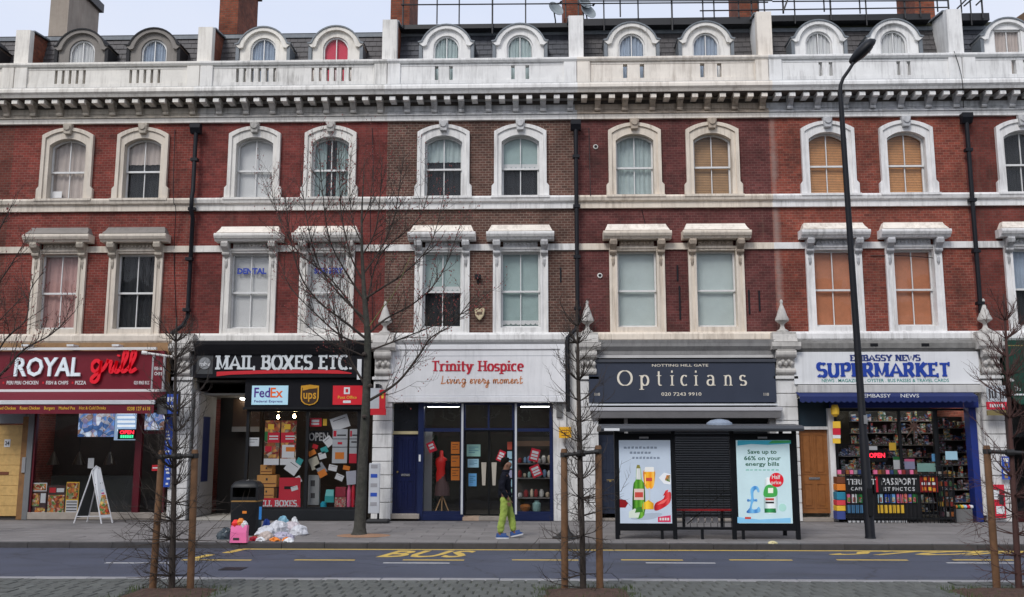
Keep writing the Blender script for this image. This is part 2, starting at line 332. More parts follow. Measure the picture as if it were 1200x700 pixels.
# ------------------------------------------------------------------ lettering
CAPS = {
 'A': (.9, [[(.08, 0), (.45, 1), (.82, 0)], [(.23, .32), (.67, .32)]]),
 'B': (.78, [[(.17, 0), (.17, 1)], [(.1, 1), (.42, 1)] + arcp(.42, .76, .2, .24, 90, -90) + [(.17, .52)], [(.17, .52), (.44, .52)] + arcp(.44, .26, .24, .26, 90, -90) + [(.1, 0)]]),
 'C': (.8, [arcp(.45, .5, .37, .5, 48, 312, 18)]),
 'E': (.72, [[(.17, 0), (.17, 1)], [(.08, 1), (.62, 1)], [(.17, .52), (.48, .52)], [(.08, 0), (.66, 0)]]),
 'H': (.88, [[(.17, 0), (.17, 1)], [(.71, 0), (.71, 1)], [(.17, .5), (.71, .5)]]),
 'I': (.42, [[(.21, 0), (.21, 1)]]),
 'K': (.86, [[(.17, 0), (.17, 1)], [(.7, 1), (.2, .42)], [(.34, .58), (.74, 0)]]),
 'L': (.68, [[(.17, 1), (.17, 0)], [(.08, 0), (.62, 0)]]),
 'M': (1.04, [[(.15, 0), (.15, 1)], [(.15, 1), (.52, .12), (.89, 1)], [(.89, 1), (.89, 0)]]),
 'N': (.88, [[(.16, 0), (.16, 1)], [(.16, 1), (.72, 0)], [(.72, 0), (.72, 1)]]),
 'O': (.9, [arcp(.45, .5, .37, .5, 90, 450, 22)]),
 'P': (.74, [[(.17, 0), (.17, 1)], [(.1, 1), (.42, 1)] + arcp(.42, .73, .24, .27, 90, -90) + [(.17, .46)]]),
 'R': (.82, [[(.17, 0), (.17, 1)], [(.1, 1), (.42, 1)] + arcp(.42, .74, .23, .26, 90, -90) + [(.17, .48)], [(.4, .48), (.72, 0)]]),
 'S': (.72, [arcp(.36, .74, .26, .26, 30, 250, 12) + arcp(.36, .26, .28, .26, 70, -150, 12)]),
 'T': (.78, [[(.39, 0), (.39, 1)], [(.06, 1), (.72, 1)]]),
 'U': (.86, [[(.15, 1), (.15, .34)] + arcp(.43, .34, .28, .34, 180, 360, 12) + [(.71, 1)]]),
 'W': (1.12, [[(.06, 1), (.3, 0), (.56, .8), (.82, 0), (1.06, 1)]]),
 'X': (.86, [[(.1, 0), (.76, 1)], [(.1, 1), (.76, 0)]]),
 'Y': (.84, [[(.08, 1), (.42, .48)], [(.76, 1), (.42, .48)], [(.42, .48), (.42, 0)]]),
 '.': (.28, [[(.14, 0), (.14, .12)]]), ' ': (.42, []),
 'a': (.62, [arcp(.28, .5, .2, .18, 150, 0, 8) + [(.48, 0)], arcp(.28, .2, .2, .2, 60, 360, 12)]),
 'c': (.56, [arcp(.32, .34, .24, .34, 50, 310, 14)]),
 'e': (.6, [[(.08, .37), (.52, .37)] + arcp(.31, .34, .23, .34, 10, 310, 14)]),
 'i': (.34, [[(.17, 0), (.17, .68)], [(.17, .86), (.17, 1.0)]]),
 'n': (.7, [[(.15, 0), (.15, .68)], [(.15, .45)] + arcp(.36, .45, .2, .23, 150, 0, 8) + [(.56, 0)]]),
 'o': (.62, [arcp(.31, .34, .24, .34, 90, 450, 18)]),
 'p': (.66, [[(.15, -.28), (.15, .68)], arcp(.36, .34, .22, .34, 150, -150, 14)]),
 'r': (.5, [[(.15, 0), (.15, .68)], arcp(.36, .42, .2, .25, 170, 60, 7)]),
 's': (.5, [arcp(.25, .5, .17, .18, 30, 250, 9) + arcp(.25, .17, .19, .17, 70, -150, 9)]),
 't': (.44, [[(.19, .95), (.19, .16)] + arcp(.33, .16, .14, .16, 180, 300, 5), [(.04, .66), (.38, .66)]]),
 'y': (.66, [[(.08, .68), (.33, .04)], [(.58, .68), (.3, -.12), (.2, -.25), (.08, -.25)]]),
}
SCRIPT = {
 'g': (.62, [smooth_path([(.46, .5), (.3, .62), (.12, .45), (.14, .18), (.3, .1), (.46, .3), (.5, .6), (.48, .2), (.42, -.22), (.25, -.4), (.1, -.28), (.25, -.08), (.62, .2)])]),
 'r': (.45, [smooth_path([(.0, .2), (.14, .45), (.2, .66), (.2, .55), (.34, .56), (.3, .25), (.36, .06), (.47, .2)])]),
 'i': (.3, [smooth_path([(.0, .2), (.1, .4), (.14, .6), (.1, .25), (.15, .05), (.32, .22)]), [(.2, .8), (.22, .88)]]),
 'l': (.36, [smooth_path([(.0, .2), (.2, .55), (.32, .9), (.24, 1.05), (.14, .9), (.1, .4), (.14, .08), (.38, .24)])]),
 'L': (.62, [smooth_path([(.2, 1), (.16, .6), (.1, .2), (.02, .05), (.2, .04), (.55, .14)])]),
 'v': (.46, [smooth_path([(.0, .5), (.12, .55), (.16, .1), (.22, .06), (.36, .5), (.46, .46)])]),
 'n': (.56, [smooth_path([(.04, .55), (.08, .05), (.12, .4), (.26, .55), (.34, .45), (.36, .06), (.56, .2)])]),
 'y': (.5, [smooth_path([(.02, .5), (.08, .15), (.2, .1), (.36, .5), (.34, .1), (.28, -.35), (.12, -.45), (.1, -.25), (.5, .2)])]),
 'e': (.42, [smooth_path([(.0, .2), (.26, .34), (.3, .5), (.18, .56), (.08, .3), (.16, .06), (.42, .18)])]),
 'm': (.76, [smooth_path([(.04, .55), (.07, .05), (.12, .42), (.22, .55), (.28, .42), (.28, .06), (.36, .45), (.48, .55), (.54, .42), (.55, .06), (.76, .2)])]),
 'o': (.46, [smooth_path([(.26, .55), (.1, .45), (.08, .15), (.22, .05), (.36, .25), (.3, .5), (.24, .5), (.48, .48)])]),
 't': (.42, [smooth_path([(.22, .95), (.16, .5), (.14, .12), (.22, .04), (.42, .2)]), [(.04, .6), (.4, .64)]]),
 ' ': (.36, []),
}
def stroke(m, pts, thick, thin, y, d):
    n = len(pts); lft = []; rgt = []
    closed = n > 3 and abs(pts[0][0] - pts[-1][0]) + abs(pts[0][1] - pts[-1][1]) < 1e-6
    for i in range(n):
        a = pts[i - 1] if i else (pts[-2] if closed else pts[0]); b = pts[i + 1] if i < n - 1 else (pts[1] if closed else pts[-1])
        t = Vector((b[0] - a[0], b[1] - a[1])); t = t.normalized() if t.length > 1e-9 else Vector((1, 0))
        h = .5 * (thick * abs(t.y) + thin * abs(t.x))
        lft.append((pts[i][0] - t.y * h, pts[i][1] + t.x * h)); rgt.append((pts[i][0] + t.y * h, pts[i][1] - t.x * h))
    b = len(m.v)
    for (a, c), (e, g) in zip(lft, rgt): m.v += [(a, y, c), (e, y, g), (a, y + d, c), (e, y + d, g)]
    for i in range(n - 1):
        p = b + 4 * i; q = p + 4
        m.f += [(p, q, q + 1, p + 1), (p, p + 2, q + 2, q), (p + 1, q + 1, q + 3, p + 3)]
    e = b + 4 * (n - 1); m.f += [(b, b + 1, b + 3, b + 2), (e, e + 2, e + 3, e + 1)]
def letters(name, s, x0, x1, z0, z1, Y, mat, parent, thick=.17, thin=.11, serif=.13, depth=.02, gap=.04, font=None, slant=0, each=False):
    font = font or CAPS; w = 0; glyphs = []
    for ch in s: glyphs.append((w, font[ch][1], ch)); w += font[ch][0] + gap
    w -= gap; sx = (x1 - x0) / w; sz = z1 - z0; out = []; m = M()
    for gx, polys, ch in glyphs:
        if each: m = M()
        off = 0
        for pl in polys:
            parts = [(pl, thick, thin)]
            if serif and ch != '.':
                for e, p in ((pl[0], pl[1]), (pl[-1], pl[-2])):
                    dx, dy = e[0] - p[0], e[1] - p[1]
                    lv = [v for v in (0, 1, .68, -.28) if abs(e[1] - v) < .02]
                    if lv and abs(dy) > abs(dx) * .7 and not (ch == 'i' and e[1] > .8):
                        if ch in 'ABDEPR' and abs(e[0] - .17) > .05 and ch != 'A': continue
                        yy = e[1] + (thin * .5 if e[1] < .5 else -thin * .5)
                        l = serif + thick * .5
                        r_ = l if not (ch in 'nrp' and e[1] > .6) else thick * .4
                        parts.append(([(e[0] - l, yy), (e[0] + r_, yy)], thin, thin * .95))
                    elif lv and abs(dx) > abs(dy) and ch in 'ELT' and abs(e[0] - .08) > .03:
                        sg = 1 if e[1] < .5 else -1
                        parts.append(([(e[0], e[1] - sg * thin * .45), (e[0] - .02, e[1] + sg * .24)], thin, thin))
            for q, tk, tn in parts:
                if q is pl and serif:
                    q = [(x, (thin * .5 if abs(z) < .005 else 1 - thin * .5 if abs(z - 1) < .005 else z)) if len(pl) > 2 or abs(pl[0][1] - pl[-1][1]) < .01 else (x, z) for x, z in pl]
                qq = [((gx + x + slant * z) * sx, z * sz) for x, z in q]
                b = M(); stroke(b, [(a / sx, c / sz) for a, c in qq], tk, tn, 0, 1)
                m.add([(x0 + v[0] * sx, Y + off - depth + v[1] * depth, z0 + v[2] * sz) for v in b.v], b.f); off -= .0008
        if each and m.v: out.append(m.build('letter', mat, parent))
    return out if each else m.build(name, mat, parent)
# plain sans lettering from the built-in font, made once up front
TXT = {}
def prepare_texts(items):
    tmp = []
    for s, off in items:
        c = bpy.data.curves.new('t', 'FONT'); c.body = s; c.size = 1; c.offset = off; c.resolution_u = 2; c.extrude = .5
        o = bpy.data.objects.new('t', c); COL.objects.link(o); tmp.append((s, o))
    bpy.context.view_layer.update(); dg = bpy.context.evaluated_depsgraph_get()
    for s, o in tmp:
        me = bpy.data.meshes.new_from_object(o.evaluated_get(dg))
        TXT[s] = ([tuple(v.co) for v in me.vertices], [tuple(p.vertices) for p in me.polygons])
        bpy.data.meshes.remove(me); c = o.data; bpy.data.objects.remove(o); bpy.data.curves.remove(c)
def text(name, s, x0, x1, z0, z1, Y, mat, parent, depth=.004, slant=0, rot=0):
    vs, fs = TXT[s]; ax = min(v[0] for v in vs); bx_ = max(v[0] for v in vs); az = min(v[1] for v in vs); bz = max(v[1] for v in vs)
    m = M(); cx, cz = (x0 + x1) / 2, (z0 + z1) / 2
    for v in vs:
        u = x0 + (v[0] - ax) / (bx_ - ax) * (x1 - x0) + slant * (v[1] - az); q = z0 + (v[1] - az) / (bz - az) * (z1 - z0)
        if rot: u, q = cx + (u - cx) * math.cos(rot) - (q - cz) * math.sin(rot), cz + (u - cx) * math.sin(rot) + (q - cz) * math.cos(rot)
        m.v.append((u, Y - depth * (.5 + v[2]), q))
    m.f = list(fs); return m.build(name, mat, parent)
prepare_texts([(s, .02) for s in ('PERI PERI CHICKEN', 'FISH & CHIPS', 'PIZZA', '020 8965 8127', 'FISH &', 'CHIPS', 'ROYAL', '24', 'OPEN', 'BUS', 'STOP')] +
    [(s, .005) for s in ('Fried Chicken    Roast Chicken    Burgers    Mashed Pea    Hot & Cold Drinks', '0208 127 6118', 'Federal Express', 'NOTTING HILL GATE', '020 7243 9910',
     'NEWS . MAGAZINES . OYSTER . BUS PASSES & TRAVEL CARDS', 'EMBASSY     NEWS', 'mbe', 'Post Office', '110', 'The', 'CAFE')] +
    [(s, .045) for s in ('DENTAL', 'SURGERY')] + [(s, .015) for s in ('Fed', 'Ex', 'ups', 'Save up to', '66% on your', 'energy bills', 'Half', 'price', 'TERNET', 'PASSPORT', '1ST PHOTOS')])

# ------------------------------------------------------------------ ground, road, pavement, kerb, median
def flatsheet(name, mat, x0, x1, y0, y1, z, **kw):
    return M().add([(x0, y0, z), (x1, y0, z), (x1, y1, z), (x0, y1, z)], [(0, 1, 2, 3)]).build(name, mat, None, **kw)
ASPHALT = pm('asphalt', (.066, .074, .108), .72, .22, .7, .6, 180, 0)
def groundwear(m, spots, stain, crack=None):      # gum spots, oil stains, cracks
    t = m.node_tree; l = t.links; b = t.nodes['Principled BSDF']; src = b.inputs['Base Color'].links[0].from_socket; g = node(t, 'NewGeometry')
    vo = node(t, 'TexVoronoi'); vo.inputs['Scale'].default_value = spots[0]; l.new(g.outputs['Position'], vo.inputs['Vector'])
    mr = node(t, 'MapRange'); mr.inputs[1].default_value = spots[1]; mr.inputs[2].default_value = spots[1] + .03; mr.inputs[3].default_value = spots[2]; mr.inputs[4].default_value = 0; l.new(vo.outputs['Distance'], mr.inputs[0])
    a = node(t, 'MixRGB'); a.inputs['Color2'].default_value = (.05, .05, .05, 1); l.new(mr.outputs[0], a.inputs['Fac']); l.new(src, a.inputs['Color1'])
    mp_ = node(t, 'Mapping'); mp_.inputs['Scale'].default_value = (.22, 1.3, 1); l.new(g.outputs['Position'], mp_.inputs['Vector'])
    nz = node(t, 'TexNoise'); nz.inputs['Scale'].default_value = 1.6; nz.inputs['Detail'].default_value = 8; nz.inputs['Roughness'].default_value = .7; l.new(mp_.outputs[0], nz.inputs['Vector'])
    m2 = node(t, 'MapRange'); m2.inputs[1].default_value = .5; m2.inputs[2].default_value = .72; m2.inputs[3].default_value = 0; m2.inputs[4].default_value = stain[1]; l.new(nz.outputs['Fac'], m2.inputs[0])
    c = node(t, 'MixRGB'); c.inputs['Color2'].default_value = (*stain[0], 1); l.new(m2.outputs[0], c.inputs['Fac']); l.new(a.outputs[0], c.inputs['Color1']); out = c.outputs[0]
    if crack:
        v2 = node(t, 'TexVoronoi', feature='DISTANCE_TO_EDGE'); v2.inputs['Scale'].default_value = crack; n3 = node(t, 'TexNoise'); n3.inputs['Scale'].default_value = 3; l.new(g.outputs['Position'], n3.inputs['Vector'])
        ad = node(t, 'VectorMath', operation='MULTIPLY_ADD'); ad.inputs[1].default_value = (.5, .5, 0); l.new(n3.outputs['Color'], ad.inputs[0]); l.new(g.outputs['Position'], ad.inputs[2]); l.new(ad.outputs[0], v2.inputs['Vector'])
        m3 = node(t, 'MapRange'); m3.inputs[1].default_value = .0; m3.inputs[2].default_value = .012; m3.inputs[3].default_value = .55; m3.inputs[4].default_value = 0; l.new(v2.outputs['Distance'], m3.inputs[0])
        e = node(t, 'MixRGB'); e.inputs['Color2'].default_value = (.02, .02, .022, 1); l.new(m3.outputs[0], e.inputs['Fac']); l.new(out, e.inputs['Color1']); out = e.outputs[0]
    l.new(out, b.inputs['Base Color'])
groundwear(ASPHALT, (1.3, .05, .35), ((.035, .038, .045), .7), .33)
PAVE = pm('paving_slab', (.205, .192, .187), .8, .16, 2.0, .25, 90, objvar=.1)
groundwear(PAVE, (2.6, .075, .55), ((.11, .1, .098), .6))
JOINT = pm('paving_joint_sand', (.11, .1, .095), .9, .2, 8)
KERB = pm('granite_kerb', (.05, .047, .048), .7, .3, 6, .3, 80, objvar=.12)
KERB_LIGHT = pm('median_kerb', (.27, .265, .275), .75, .18, 5, .3, 80, objvar=.08)
SETT = pm('stone_sett', (.095, .1, .092), .75, .25, 5, .4, 60, objvar=.12)
YELLOW = pm('road_paint_yellow', (.58, .4, .085), .7, .22, 9, streak=.3, dirt=(.12, .11, .09))
ROADWHITE = pm('road_paint_white', (.5, .5, .5), .7, .2, 9, streak=.3, dirt=(.14, .14, .14))
MOSSJOINT = pm('mossy_joint', (.05, .058, .035), .9, .4, 3)
KY, MY = -6.6, -12.1
flatsheet('ground', pm('ground_earth', (.16, .15, .14), .9), -400, 400, -400, 400, -.3, kind='structure')
flatsheet('road', ASPHALT, -150, 150, MY, KY + .02, -.12, kind='structure')
pav = bx('pavement', JOINT, None, -150, 150, KY + .15, 1.0, -.29, -.012, kind='structure')
med = bx('median_paving', MOSSJOINT, None, -150, 150, -60, MY - .2, -.29, -.02, kind='structure')
def slab_mesh(name, a, b, h, ch, mat):
    m = M(); m.loft([[(0, 0, -h), (a, 0, -h), (a, b, -h), (0, b, -h)], [(0, 0, -ch), (a, 0, -ch), (a, b, -ch), (0, b, -ch)], [(ch, ch, 0), (a - ch, ch, 0), (a - ch, b - ch, 0), (ch, b - ch, 0)]])
    me = m.mesh(name); me.materials.append(mat); return me
rnd = random.Random(3)
sa, sb = .892, .592
slab = slab_mesh('paving_slab', sa, sb, .04, .004, PAVE)
cells = []
for j in range(11):
    y = KY + .154 + j * .6
    if y + sb > .02: continue
    for i in range(-34, 34):
        x = i * .9 + (.45 if j % 2 else 0)
        cells.append((x, y, j))
near = sorted([c for c in cells if -15 < c[0] < 13.5], key=lambda c: (c[2], abs(c[0])))[:290]
ns = set(near); rest = M()
for c in cells:
    z = rnd.uniform(-.002, .002)
    if c in ns:
        o = put('paving_slab', slab, None, pav, (c[0], c[1], z)); o.rotation_euler = (rnd.uniform(-.003, .003), rnd.uniform(-.003, .003), 0)
    else:
        rest.box(c[0], c[0] + sa, c[1], c[1] + sb, -.04, z)
rest.build('far_paving_slabs', PAVE, pav, kind='stuff')
kr = tag(put('kerb', None, None, None, (0, KY, 0)), kind='structure')
ks = slab_mesh('kerb_stone', .905, .148, .28, .012, KERB)
for i in range(-24, 24): put('kerb_stone', ks, None, kr, (i * .915, KY, rnd.uniform(-.003, .004)))
mk = tag(put('median_kerb', None, None, None, (0, MY - .2, 0)), kind='structure')
ks2 = slab_mesh('median_kerb_stone', .905, .2, .28, .01, KERB_LIGHT)
for i in range(-18, 18): put('kerb_stone', ks2, None, mk, (i * .915 + .3, MY - .2, rnd.uniform(-.003, .003)))
sw, sl = .205, .36
sett = slab_mesh('sett', sw - .014, sl - .02, .05, .016, SETT)
PITS = [G(201, 694), G(686, 694), G(1172, 694)]
cells = []
for j in range(0, 30):
    y = MY - .21 - (j + 1) * sl
    for i in range(-70, 70):
        x = i * sw + (sw / 2 if j % 2 else 0)
        if any(abs(x + .1 - p[0]) < .64 and abs(y + .2 - (p[1] - .25)) < .62 for p in PITS): continue
        cells.append((x, y, j))
inv = sorted([c for c in cells if -7.6 < c[0] < 7.2 and c[2] < 5], key=lambda c: (-c[2], abs(c[0])))[:300]
ns = set(inv); rest = M()
for c in cells:
    z = rnd.uniform(-.006, .006)
    if c in ns: put('sett', sett, None, med, (c[0] + rnd.uniform(-.003, .003), c[1] + .01, z))
    else: rest.box(c[0] + .007, c[0] + sw - .007, c[1] + .01, c[1] + sl - .01, -.05, z)
rest.build('far_setts', SETT, med, kind='stuff')
# road markings (flat paint sheets, 4 mm above the road)
mkroot = tag(put('road_markings', None, None, None, (0, -9, -.116)), kind='structure')
def stripe(name, mat, xa, xb, ya, wd=.1, z=-.116):
    return M().box(xa, xb, ya - wd / 2, ya + wd / 2, z - .003, z).build(name, mat, mkroot)
def dash(name, mat, pa, pb, y, wd=.1):
    a = G(pa, y, -.116); b = G(pb, y, -.116); return stripe(name, mat, a[0], b[0], (a[1] + b[1]) / 2, wd)
for a, b in ((213, 295), (345, 416), (472, 544), (600, 678), (728, 800), (855, 928), (981, 1063), (1117, 1187), (1245, 1320), (-80, -10)):
    if a > 200: dash('yellow_dash', YELLOW, a, b, 656.3, .12)
for a, b in ((123, 205), (449, 527), (757, 838), (1110, 1196), (-190, -110)): dash('white_dash', ROADWHITE, a, b, 659.8, .1)
a = G(283, 643.5, -.116); stripe('yellow_kerb_line', YELLOW, a[0], 25, a[1], .14)
for (x0, y0), (x1, y1) in (((228, 654.5), (247, 650)), ((265, 648), (285, 643.6))):
    a, b = Vector(G(x0, y0, 0)).to_3d(), Vector(G(x1, y1, 0)).to_3d(); a, b = Vector((*G(x0, y0, -.116), 0)), Vector((*G(x1, y1, -.116), 0)); t = (b - a).normalized() * .09
    q = Vector((-t.y, t.x, 0)); M().prism([(p.x, p.y, -.119) for p in (a - q, b - q, b + q, a + q)], [(p.x, p.y, -.115) for p in (a - q, b - q, b + q, a + q)]).build('yellow_diagonal', YELLOW, mkroot)
def roadword(s, xa, xb, ya, yb, lean=0):
    vs, fs = TXT[s]; ax = min(v[0] for v in vs); b_ = max(v[0] for v in vs); az = min(v[1] for v in vs); bz = max(v[1] for v in vs)
    A = G(xa, yb, -.116); B = G(xb, yb, -.116); T = G(xa, ya, -.116); m = M()
    for v in vs:
        k = (v[1] - az) / (bz - az)
        m.v.append((A[0] + (v[0] - ax) / (b_ - ax) * (B[0] - A[0]) + lean * k, A[1] + k * (T[1] - A[1]), -.1165 + .003 * v[2]))
    m.f = list(fs); m.build('painted_word', YELLOW, mkroot)
roadword('BUS', 440, 540, 645.2, 653, .28)
roadword('STOP', 965, 1165, 645.4, 650.2, 1.2)
for p, l in zip(PITS, ('left', 'middle', 'right')):
    m = M(); rr = random.Random(l); n = 26; ring = []
    bed = M(); gx = 14
    for iy in range(gx + 1):
        for ix in range(gx + 1):
            u, v = ix / gx * 2 - 1, iy / gx * 2 - 1
            h = max(0, 1 - max(abs(u), abs(v)) ** 3)
            bed.v.append((p[0] + u * .62, p[1] - .25 + v * .6, -.03 + .08 * h + rr.uniform(-.012, .02) * h))
    for iy in range(gx):
        for ix in range(gx): bed.f.append((iy * (gx + 1) + ix, iy * (gx + 1) + ix + 1, (iy + 1) * (gx + 1) + ix + 1, (iy + 1) * (gx + 1) + ix))
    bed.build('tree_pit_soil', pm('leaf_litter_soil', (.075, .042, .03), .95, .5, 14, .8, 60), None, kind='stuff', label='brown leaf litter in the tree pit at the %s young tree' % l)
    gr = M()
    for k in range(420):
        x, y = p[0] + rr.uniform(-.75, .75), p[1] - .25 + rr.choice((-1, 1)) * rr.uniform(.4, .7) if k % 2 else p[1] - .25 + rr.uniform(-.6, .6)
        h = rr.uniform(.03, .09); a = rr.uniform(0, 6.3); dx, dy = .008 * math.cos(a), .008 * math.sin(a)
        gr.add([(x - dx, y - dy, -.01), (x + dx, y + dy, -.01), (x + rr.uniform(-.03, .03), y + rr.uniform(-.03, .03), h)], [(0, 1, 2)])
    gr.build('weeds', pm('weed_green', (.06, .085, .025), .8, .3, 20), None, kind='stuff', label='short weeds growing round the %s tree pit' % l)
# patch of orange gravel round the big pavement tree, drain, kerb edge litter
tx, ty = G(421, 628)
M().lathe([(.62, .003), (.6, .012), (.3, .03), (.05, .04)], tx + .1, ty, 0, 22, 1.0, .75).build('tree_pit_gravel', pm('resin_gravel', (.33, .19, .115), .9, .35, 25, .6, 90), None, kind='stuff', label='sandy orange gravel patch around the foot of the big bare tree')
x, y = G(408 - 135, 667, -.12)
dr = thing('drain_cover', (x, y, -.118), 'small dark iron drain cover sunk in the road', 'drain')
M().box(x - .2, x + .2, y - .2, y + .2, -.119, -.112).build('cover', IRON, dr)
# ------------------------------------------------------------------ the terrace
PITCH_X = 5.655
HC = [-12.97 + (i - 1) * PITCH_X for i in range(7)]
HB = [c - PITCH_X / 2 for c in HC] + [HC[6] + PITCH_X / 2]
DX = 1.14                                    # windows sit at +-DX about the house axis
Z_SHOP, Z_LEDGE0, Z_LEDGE1 = 5.02, 5.02, 5.27
Z_BRICK_TOP = 11.66
CURT = dict(
 pink=pm('curtain_pink', (.58, .35, .32), .9, .15, 3), beige=pm('curtain_beige', (.6, .52, .47), .9, .12, 3), white=pm('blind_white', (.78, .79, .78), .85, .07, 2),
 net=pm('net_curtain', (.5, .6, .59), .9, .12, 4), green=pm('blind_pale_green', (.42, .55, .53), .85, .1, 3), pale=pm('blind_pale', (.62, .72, .7), .85, .08, 2),
 bamboo=pm('bamboo_blind', (.7, .335, .13), .7, .2, 6), rust=pm('rust_blind', (.62, .24, .12), .75, .16, 3), red=pm('blind_red', (.75, .05, .1), .7, .1, 3),
 blue=pm('curtain_grey_blue', (.42, .5, .6), .9, .15, 3), dark=pm('unlit_room_sheet', (.024, .027, .031), .9, .2, 3), tan=pm('blind_tan', (.5, .3, .15), .8, .2, 3))  # 'dark' is room gloom put into a sheet's colour; no curtain hangs there
def curtain(win, kind, x0, x1, z0, z1, Y, wave=True):
    mat = CURT[kind]; m = M()
    if kind in ('bamboo', 'tan'):
        n = int((z1 - z0) / .05)
        for i in range(n):
            a = z0 + (z1 - z0) * i / n; b = a + (z1 - z0) / n - .004
            m.add([(x0, Y, a), (x1, Y, a), (x1, Y + .012, b), (x0, Y + .012, b)], [(0, 1, 2, 3)])
        return m.build('slatted_blind', mat, win, kind='stuff')
    if wave:
        n = 44; amp = .022 if abs(x1 - x0) > .9 else .03
        ph = (x0 * 37) % 6
        pts = [(x0 + (x1 - x0) * i / n, Y + .02 + amp * math.sin(i * 1.25 + ph + .8 * math.sin(i * .31 + ph)) + amp * .5 * math.sin(i * .53 + x0)) for i in range(n + 1)]
        m.v = [(x + .012 * math.sin(k * .7 + ph), y, z0) for k, (x, y) in enumerate(pts)] + [(x, Y + .02 + (y - Y - .02) * .6, z1) for x, y in pts]
        m.f = [(i, i + 1, n + 2 + i, n + 1 + i) for i in range(n)]
        return m.build('curtain', mat, win, smooth=True)  # the dark kind is a sheet coloured as unlit room, not cloth
    return m.box(x0, x1, Y, Y + .01, z0, z1).build('blind', mat, win)
def scallop(win, x0, x1, z, Y, mat):
    m = M(); n = 8
    for i in range(n):
        a = x0 + (x1 - x0) * i / n; b = x0 + (x1 - x0) * (i + 1) / n
        pts = [(a + (b - a) * (.5 - .5 * math.cos(math.pi * k / 6)), z - .06 * math.sin(math.pi * k / 6)) for k in range(7)]
        m.py([(b, z + .07), (a, z + .07)] + pts[:-1] + [(b, z)], Y, Y + .004)
    return m.build('lace_edge', mat, win)
def sash(win, cx, hw, zb, zm, zs, zc, frame_mat, glass, bars=True, Y=.13):
    """Two sliding sashes with glazing bars; zs springing and zc crown of the (flat or arched) head."""
    fw = .05; arc_o = arch(hw, zs, zc, 12, cx) if zc > zs else [(cx - hw, zs), (cx + hw, zs)]
    ihw = hw - fw; arc_i = arch(ihw, zs - fw * .6, zc - fw, 12, cx) if zc > zs else [(cx - ihw, zs - fw), (cx + ihw, zs - fw)]
    m = M(); m.ring([(cx - hw, zm)] + arc_o + [(cx + hw, zm)], [(cx - ihw, zm)] + arc_i + [(cx + ihw, zm)], Y, Y + .06, Y + .06)
    m.box(cx - hw + .004, cx + hw - .004, Y - .006, Y + .05, zm - .03, zm + .025); m.build('upper_sash', frame_mat, win)
    m = M(); y2 = Y + .05
    m.ring([(cx - hw, zm - .03), (cx - hw, zb), (cx + hw, zb), (cx + hw, zm - .03)], [(cx - ihw, zm - .03), (cx - ihw, zb + .075), (cx + ihw, zb + .075), (cx + ihw, zm - .03)], y2, y2 + .05, y2 + .05)
    m.build('lower_sash', frame_mat, win)
    if bars:
        M().box(cx - .013, cx + .013, Y + .005, Y + .045, zm + .025, zc - fw).build('glazing_bar', frame_mat, win)
        M().box(cx - .013, cx + .013, y2 + .005, y2 + .045, zb + .075, zm - .03).build('glazing_bar', frame_mat, win)
    g = .012
    for s in ((-1, 1) if bars else (0,)):
        if s == 0:
            up = [(cx - ihw, zm)] + arc_i + [(cx + ihw, zm)]; lo = (cx - ihw, cx + ihw)
        else:
            half = [p for p in arc_i if (p[0] - cx) * s > 1e-4]
            top = (cx + s * .001, zc - fw)
            up = ([(cx - ihw, zm)] + half + [top, (cx - .001, zm)]) if s < 0 else ([(cx + .001, zm), top] + half + [(cx + ihw, zm)])
            lo = (cx - ihw, cx - .001) if s < 0 else (cx + .001, cx + ihw)
        M().py(up, Y + .022, Y + .026).build('pane', glass, win)
        M().box(lo[0], lo[1], y2 + .022, y2 + .026, zb + .07, zm).build('pane', glass, win)
def window_upper(house, cx, trim, frame, glass, spec, keymat=None):
    zb, zm, zs, zc = 9.33, 10.19, 10.98, 11.19; hw = .555
    oz, ozc, ow = 11.29, 11.52, .775
    o = [(cx - ow - .07, 9.3), (cx - ow - .07, 9.62), (cx - ow, 9.7)] + arch(ow, oz, ozc, 12, cx) + [(cx + ow, 9.7), (cx + ow + .07, 9.62), (cx + ow + .07, 9.3)]
    k = .1
    i1 = [(cx - ow + k, 9.3), (cx - ow + k, 9.62), (cx - ow + k, 9.7)] + arch(ow - k, oz - k * .9, ozc - k, 12, cx) + [(cx + ow - k, 9.7), (cx + ow - k, 9.62), (cx + ow - k, 9.3)]
    i2 = [(cx - hw, 9.3), (cx - hw, 9.62), (cx - hw, 9.7)] + arch(hw, zs, zc, 12, cx) + [(cx + hw, 9.7), (cx + hw, 9.62), (cx + hw, 9.3)]
    m = M(); m.ring(o, i1, -.12, .01, .01); m.ring(i1, i2, -.07, -.06, .25)
    win = m.build('window', trim, house, org=(cx, 0, 9.3))
    km = keymat or trim
    M().py([(cx - .1, 11.3), (cx + .1, 11.3), (cx + .14, 11.62), (cx - .14, 11.62)], -.2, -.05).build('keystone', km, win, bevel=.012)
    M().tube([(cx, -.24, 11.5), (cx, -.19, 11.5)], [.09, .12], 10).build('keystone_rosette', km, win)
    sash(win, cx, hw - .005, zb, zm, zs - .005, zc - .005, frame, glass)
    furnish(win, spec, cx, hw, zb, zm, zc)
    return win
